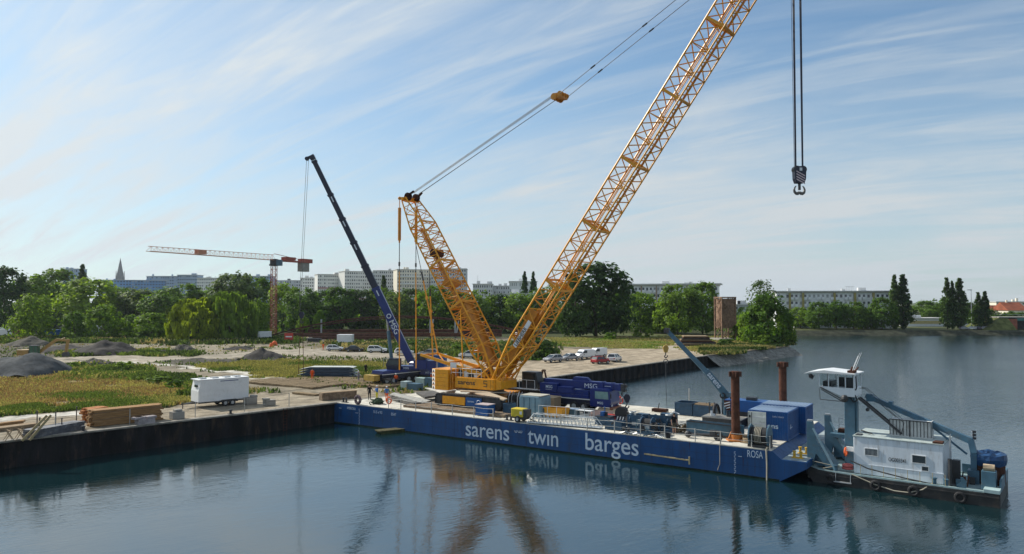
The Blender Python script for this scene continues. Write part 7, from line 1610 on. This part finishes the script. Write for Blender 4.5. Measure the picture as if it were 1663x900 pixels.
# ============================================================ VEHICLES
def car(label, u, v, rz, paint, kind='hatch', L=4.2, name='parked_car', cat='car', zb=GZ, Y=None, group='cars parked on the site'):
    p = G(u, v) if Y is None else Vector((P(u, v, Y).x, Y, 0)); r = thing(name, label, cat, (p.x, p.y, zb+.03), rz, group); W_ = 1.78
    # profile from the rear (x<0) to the front (x>0)
    pr = {'hatch': ([(-.5,.35),(-.5,.85),(-.46,.95),(.20,.95),(.40,.88),(.5,.68),(.5,.35)], [(-.48,.95),(-.38,1.42),(.02,1.47),(.24,.95)], 1.48),
          'suv': ([(-.5,.42),(-.5,1.0),(-.48,1.08),(.22,1.08),(.44,1.0),(.5,.8),(.5,.42)], [(-.48,1.08),(-.42,1.60),(.02,1.66),(.25,1.08)], 1.66),
          'sedan': ([(-.5,.35),(-.5,.88),(-.30,.95),(.22,.93),(.42,.85),(.5,.66),(.5,.35)], [(-.36,.94),(-.20,1.38),(.04,1.42),(.26,.93)], 1.42),
          'van': ([(-.5,.4),(-.5,1.9),(-.46,1.97),(.16,1.97),(.32,1.25),(.47,1.05),(.5,.75),(.5,.4)], [(.0,1.25),(.0,1.8),(.15,1.85),(.30,1.25)], 1.97),
          'camper': ([(-.5,.45),(-.5,2.5),(.30,2.6),(.42,2.2),(.36,1.4),(.5,1.1),(.5,.45)], [(.2,1.4),(.2,1.9),(.34,1.9),(.36,1.4)], 2.6)}[kind]
    body, cabin, H = pr; mb = MB(); mb.prism([(x*L, z) for x, z in body], -W_/2, W_/2); b = mb.build('body', paint, r, bevel=.09)
    if kind in ('hatch','suv','sedan'):
        mb = MB(); n = len(cabin); vs = []
        for s in (-1, 1):
            for x, z in cabin: vs.append((x*L, s*(W_/2-.06-(.18 if z > 1.2 else 0)), z))
        mb.add(vs, [(3,2,1,0),(4,5,6,7),(0,1,5,4),(1,2,6,5),(2,3,7,6)]); mb.build('glasshouse', GLS, r)
        xs = [c[0]*L for c in cabin]; mb = MB(); mb.box(((xs[1]+xs[2])/2,0,(cabin[1][1]+cabin[2][1])/2+.01),(xs[2]-xs[1]+.1,W_-.44,.06))
        for s in (-1,1):
            q = lambda k: (cabin[k][0]*L, s*(W_/2-.06-(.18 if cabin[k][1] > 1.2 else 0)), cabin[k][1])
            for k in ((0,1),(2,3)): mb.beam(q(k[0]), q(k[1]), .09)
            m0 = Vector(q(0)).lerp(Vector(q(3)), .5); m1 = Vector(q(1)).lerp(Vector(q(2)), .55); mb.beam(m0, m1, .08)
        mb.build('roof', paint, r)
    else:
        for s in (-1,1): mb = MB(); y = s*(W_/2+.01); mb.prism([(x*L, z) for x, z in cabin], y-.012, y+.012); mb.build('side_window', GLS, r)
        f = body[3:5] if kind == 'van' else [(.42,2.2),(.36,1.4)]; mb = MB(); (xa,za),(xb,zb_) = f; mb.add([(xa*L+.03,-W_*.42,za-.12),(xa*L+.03,W_*.42,za-.12),(xb*L+.02,W_*.42,zb_+.08),(xb*L+.02,-W_*.42,zb_+.08)],[(0,1,2,3)]); mb.build('windscreen', GLS, r)
    for x in (-.31*L, .32*L):
        for s in (-1,1): wheel(r, x, s*(W_/2-.09), .32, .32, .22)
    for s in (-1,1):
        mb = MB(); mb.box((.495*L, s*.62, .72),(.08,.32,.14)); mb.build('headlight', WHT, r); mb = MB(); mb.box((-.497*L, s*.66, .82),(.06,.22,.2)); mb.build('tail_light', RED, r)
        mb = MB(); mb.box((.2*L, s*(W_/2+.07), 1.0),(.12,.16,.12)); mb.build('mirror', BLK, r)
    mb = MB(); mb.bb(-.49*L,.49*L,-W_/2-.012,W_/2+.012,.3,.42); mb.build('sill_trim', BLK, r); return r
cp = lambda n, c, rr=.25: mat(n, c, rr, .2, var=.03)
CWH, CSI, CGR, CRD, CBK = cp('car_white', (.72,.73,.74)), cp('car_silver', (.36,.37,.39)), cp('car_graphite', (.05,.055,.065)), cp('car_red', (.32,.02,.025)), cp('car_beige_grey', (.27,.26,.23))
car('white hatchback, leftmost of the row on the gravel road', 544, 570, R(8), CWH, 'hatch', 4.1)
car('graphite saloon right of the white hatchback', 575, 571, R(8), CGR, 'sedan', 4.3)
car('white sport utility car on the gravel road left of the navy boom', 613, 573, R(3), CWH, 'suv', 4.6)
car('white car half hidden behind the navy boom', 656, 576, R(10), CWH, 'hatch', 4.3)
car('grey beige hatchback behind the blue container', 696, 578, R(175), CBK, 'hatch', 4.2)
car('white estate car seen through the crane pendants', 762, 582, R(170), CWH, 'suv', 4.4)
car('silver hatchback parked farthest left on the bright lot', 898, 588, R(-140), CSI, 'hatch', 4.0)
car('silver saloon second from the left on the bright lot', 925, 585.5, R(-145), CSI, 'sedan', 4.1)
car('white van nearer than its neighbour on the bright lot', 949, 583, R(-142), CWH, 'van', 4.6, 'parked_van', 'van')
car('white minivan behind the red car', 970, 580, R(-148), CWH, 'van', 4.3, 'parked_van', 'van')
car('small red car on the bright lot', 975, 591, R(38), CRD, 'hatch', 3.7)
car('white hatchback with its rear to the water right of the red car', 998, 588, R(62), CWH, 'suv', 3.9)
for u, v, Y, rz, m, k, lab in ((8, 541, 258, 10, CWH, 'camper', 'white camper van parked at the left edge of the wood'), (-6, 538, 270, 5, CWH, 'camper', 'second camper van behind the first at the left edge'), (20, 533, 285, 170, CGR, 'suv', 'dark car behind the campers'),
   (848, 545, 244, 20, CWH, 'van', 'white lorry like van beyond the weeds left of the boom foot'), (868, 548, 236, 10, CWH, 'hatch', 'white car beyond the weeds left of the boom')):
    car(lab, u, v, R(rz), m, k, 5.5 if k == 'camper' else 4.4, 'parked_car', 'car', Y=Y, group='vehicles beyond the site')
for i, (u, m) in enumerate(((1578, CWH), (1587, CGR), (1596, CSI), (1606, CWH), (1566, CSI), (1617, CGR))):
    car('%s car parked on the far shore, %s from the left' % (('white','graphite','silver','second white','first silver','last graphite')[i], ('second','third','fourth','fifth','first','sixth')[i]), u, 538, R(random.choice((5,170,90))), m, 'hatch', 4.2, zb=2.02, Y=330, group='cars parked on the far shore')
# ============================================================ PEOPLE
def person(label, loc, rz, top, legs, hat=None, pose='stand', shorts=False, h=1.76, hair=(.03,.02,.015)):
    r = thing('person', label, 'person', loc, rz, 'people at work'); k = h/1.76
    V, E, Rd = [], [], []
    def v(p, ra): V.append(Vector(p)*k); Rd.append((ra*k, ra*k)); return len(V)-1
    def ch(a, pts):
        for p, ra in pts: b = v(p, ra); E.append((a, b)); a = b
        return a
    pel = v((0,0,.95), .145); sp = v((0,0,1.15), .13); che = v((0,0,1.34), .155); nk = v((0,0,1.50), .062); hd = v((0,-.01,1.60), .085); ht = v((0,-.005,1.69), .088)
    E += [(pel,sp),(sp,che),(che,nk),(nk,hd),(hd,ht)]
    st = .10 if pose != 'walk' else .16; ank = []
    for s in (-1,1):
        fy = 0 if pose != 'walk' else s*.2
        a = ch(pel, [((s*.10,0,.88),.10),((s*st*1.05,fy*.4-.02,.50),.062),((s*st*1.1,fy,.10),.042),((s*st*1.1,fy-.03,.045),.045),((s*(st*1.1+.02),fy-.19,.03),.032)])
    hands = []
    for s in (-1,1):
        if pose == 'hips': pts = [((s*.20,0,1.42),.062),((s*.36,.04,1.18),.045),((s*.24,-.06,.99),.034),((s*.20,-.12,.96),.03)]
        elif pose == 'reach' and s > 0: pts = [((s*.20,0,1.42),.062),((s*.30,-.10,1.18),.045),((s*.33,-.34,1.08),.034),((s*.33,-.42,1.07),.03)]
        elif pose == 'carry': pts = [((s*.20,0,1.42),.062),((s*.25,-.05,1.16),.045),((s*.14,-.30,1.10),.034),((s*.10,-.38,1.10),.03)]
        else: pts = [((s*.20,0,1.42),.062),((s*.27,.02,1.14),.045),((s*.29,-.06,.88),.034),((s*.29,-.08,.80),.03)]
        ch(che, pts); hands.append((s, Vector(pts[-1][0]), (Vector(pts[-1][0])-Vector(pts[-2][0])).normalized()))
    me = bpy.data.meshes.new('body'); me.from_pydata(V, E, []); o = bpy.data.objects.new('body', me); COL.objects.link(o)
    sk = o.modifiers.new('s', 'SKIN'); 
    for i, rr in enumerate(Rd): me.skin_vertices[0].data[i].radius = rr
    me.skin_vertices[0].data[0].use_root = True
    o.modifiers.new('u', 'SUBSURF').levels = 1
    dg = bpy.context.evaluated_depsgraph_get(); m2 = bpy.data.meshes.new_from_object(o.evaluated_get(dg)); bpy.data.objects.remove(o)
    bm = bmesh.new(); bm.from_mesh(m2)
    def tb(a, b, ra, rb):
        q = MB(); q.tube(a, b, ra, rb, 5); vs = [bm.verts.new(p) for p in q.v]
        for f in q.f: bm.faces.new([vs[i] for i in f])
    for s, p, d in hands:     # palm end, four bent fingers of unequal length and a thumb
        p = p*k; side = d.cross(Vector((s,0,0))).normalized(); inn = Vector((-s,0,0))
        for j, ln in enumerate((.070,.080,.075,.058)):
            a = p+side*(-.027+.018*j)*k; b = a+d*ln*.55*k; c = b+(d*.7+inn*.7).normalized()*ln*.5*k; tb(a, b, .0095*k, .009*k); tb(b, c, .009*k, .007*k)
        a = p-side*.03*k-d*.03*k; b = a+(-side+d*.6+inn*.4).normalized()*.045*k; tb(a, b, .011*k, .01*k); tb(b, b+d*.03*k+inn*.01*k, .01*k, .008*k)
    tb((0,-.095*k,1.625*k),(0,-.118*k,1.598*k),.011*k,.015*k)
    for s in (-1,1): tb((s*.085*k,.0,1.64*k),(s*.1*k,.01,1.60*k),.014*k,.012*k)
    bm.to_mesh(m2); bm.free(); body = bpy.data.objects.new('body', m2); COL.objects.link(body); body.parent = r
    for m in (SKIN, top, legs, BLK): m2.materials.append(m)
    for f in m2.polygons:
        c = f.center/k; arm = abs(c.x) > .19 and c.z > .7; f.use_smooth = True
        if c.z > 1.49: i = 0
        elif arm and (c.z < 1.0 if not shorts else c.z < 1.22): i = 0
        elif pose in ('carry','reach') and c.y < -.28: i = 0
        elif c.z > .97 or arm: i = 1
        elif c.z < .1: i = 3
        elif shorts and c.z < .5: i = 0
        else: i = 2
        f.material_index = i
    mb = MB()
    if hat: mb.ball((0,0,1.70*k), .115*k, 12, 8, (1,1.1,.8)); mb.tube((0,0,1.675*k),(0,0,1.69*k),.135*k,n=14); mb.build('helmet', hat, r, smooth=True)
    else: mb.ball((0,.018*k,1.69*k), .103*k, 12, 8, (.95,1.0,.85)); mb.build('hair', mat('dark_hair', hair, .8), r, smooth=True)
    mb = MB()
    for s in (-1,1): mb.ball((s*.032*k,-.088*k,1.645*k), .011*k, 6, 5)
    mb.build('eyes', BTX, r); mb = MB(); mb.box((0,-.093*k,1.565*k),(.045*k,.01,.008)); mb.build('mouth', mat('lips', (.3,.1,.09)), r)
    return r
CL = lambda n, c: mat(n, c, .85, var=.1)
BKC, NAV, ORC, YLC, BLU, GRC = CL('black_cloth', (.015,.015,.018)), CL('navy_cloth', (.02,.03,.07)), CL('orange_workwear', (.75,.11,.02)), CL('yellow_workwear', (.55,.50,.06)), CL('blue_shirt', (.06,.16,.38)), CL('grey_cloth', (.25,.26,.28))
WHH = mat('white_helmet', (.75,.75,.75), .4)
def pp(label, u, v, rz, *a, z=GZ, **k): p = G(u, v, z); return person(label, (p.x, p.y, z+.02), R(rz), *a, **k)
pp('person in an all orange suit standing before the blue beams', 507, 618, 20, ORC, ORC, h=1.8)
pp('person in dark clothes standing behind the end of the blue beams', 594, 608, -20, BKC, BKC, YLC, h=1.8)
pp('person in black with hands near the hips at the corner of quay and barge', 600, 650, 30, BKC, BKC, pose='reach', h=1.85, z=DZ)
pp('person in a light blue shirt beside the one in black', 612, 650, -40, BLU, YLC, WHH, pose='carry', z=DZ)
pp('person in a blue shirt, orange trousers and white helmet with back to the water', 628, 652, 170, BLU, ORC, WHH, z=DZ, h=1.8)
pp('person in grey by the timber mats before the yellow locker', 582, 621, 60, GRC, GRC, WHH, h=1.7)
pp('person in an orange vest and dark trousers beside the pale green crate', 643, 626, 200, ORC, NAV, WHH, h=1.7)
pp('person in orange standing left of the white hatchback', 525, 569, 10, ORC, ORC)
pp('person in a black shirt and shorts standing on the barge deck', 1095, 705, 20, BKC, CL('khaki_shorts', (.10,.09,.07)), shorts=True, h=1.86, z=DZ)
pp('person in an orange jacket near the counterweights', 700, 625, 90, ORC, NAV, WHH, h=1.7)
# ============================================================ HAZE
def haze():
    m = bpy.data.materials.new('haze_air'); m.use_nodes = True; t = m.node_tree; t.nodes.clear()
    v = N(t, 'ShaderNodeVolumePrincipled'); v.inputs['Color'].default_value = (.80,.90,1.0,1); v.inputs['Density'].default_value = HAZE_D; v.inputs['Anisotropy'].default_value = .3
    o = N(t, 'ShaderNodeOutputMaterial'); t.links.new(v.outputs[0], o.inputs['Volume'])
    mb = MB(); mb.bb(-2600, 3200, -320, 9100, -4, 190); b = mb.build('haze', m); tag(b, 'thin bluish haze over the harbour', None, kind='stuff')
HAZE_D = .00006
haze()
# bollards and ladders along the quay
for k, t in enumerate((-.72, -.25, .2, .62)):
    q = QUAY[2]+(QUAY[3]-QUAY[2])*t-Vector((OUT.x, OUT.y))*.1; mb = MB(); mb.tube((0,0,0),(0,0,.38),.13,n=10); mb.tube((0,0,.38),(0,0,.48),.21,.17,10); mb.box((0,0,.02),(.5,.5,.05))
    o = place(mb.build('mooring_bollard', DRK), (q.x, q.y, 2.462), QD); tag(o, 'black mooring bollard on the quay coping, %s from the left' % ('first', 'second', 'third', 'fourth')[k], 'bollard', 'mooring bollards on the coping')
for k, (t, lab) in enumerate(((-.05, 'rusty steel ladder on the quay wall below the reddish boards'), (.80, 'rusty steel ladder on the quay wall near the barge corner'))):
    q = QUAY[2]+(QUAY[3]-QUAY[2])*t+Vector((OUT.x, OUT.y))*.50; r = thing('quay_ladder', lab, 'ladder', (q.x, q.y, 0), QD, 'ladders on the quay wall'); mb = MB()
    for x in (-.22, .22): mb.tube((x,0,-.8),(x,0,2.5),.03,n=5)
    mb.build('rails', RUSTD, r); mb = MB()
    for i in range(10): mb.tube((-.22,0,-.6+i*.32),(.22,0,-.6+i*.32),.022,n=4)
    mb.build('rungs', RUSTD, r)

a, b = G(616, 706, 0), G(674, 700, 0); r = thing('reflection_raft', 'low green raft added in place of a reflection beside the left end of the barge', 'raft', (a.x, a.y, 0), math.atan2(b.y-a.y, b.x-a.x)); L = (b-a).length  # green raft shape added in place of an ambiguous reflection on the water
REFL = mat('reflection_green', (.055,.065,.03), .9, var=.4, scale=3); mb = MB(); mb.prism([(.5,-.25),(L-.5,-.25),(L,.30),(0,.26)], 0, 1.3); mb.build('float', REFL, r); mb = MB()
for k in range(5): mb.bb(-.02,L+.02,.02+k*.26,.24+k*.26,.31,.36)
mb.build('planking', mat('reflection_planks', (.11,.10,.055), .8, var=.4, scale=3), r)
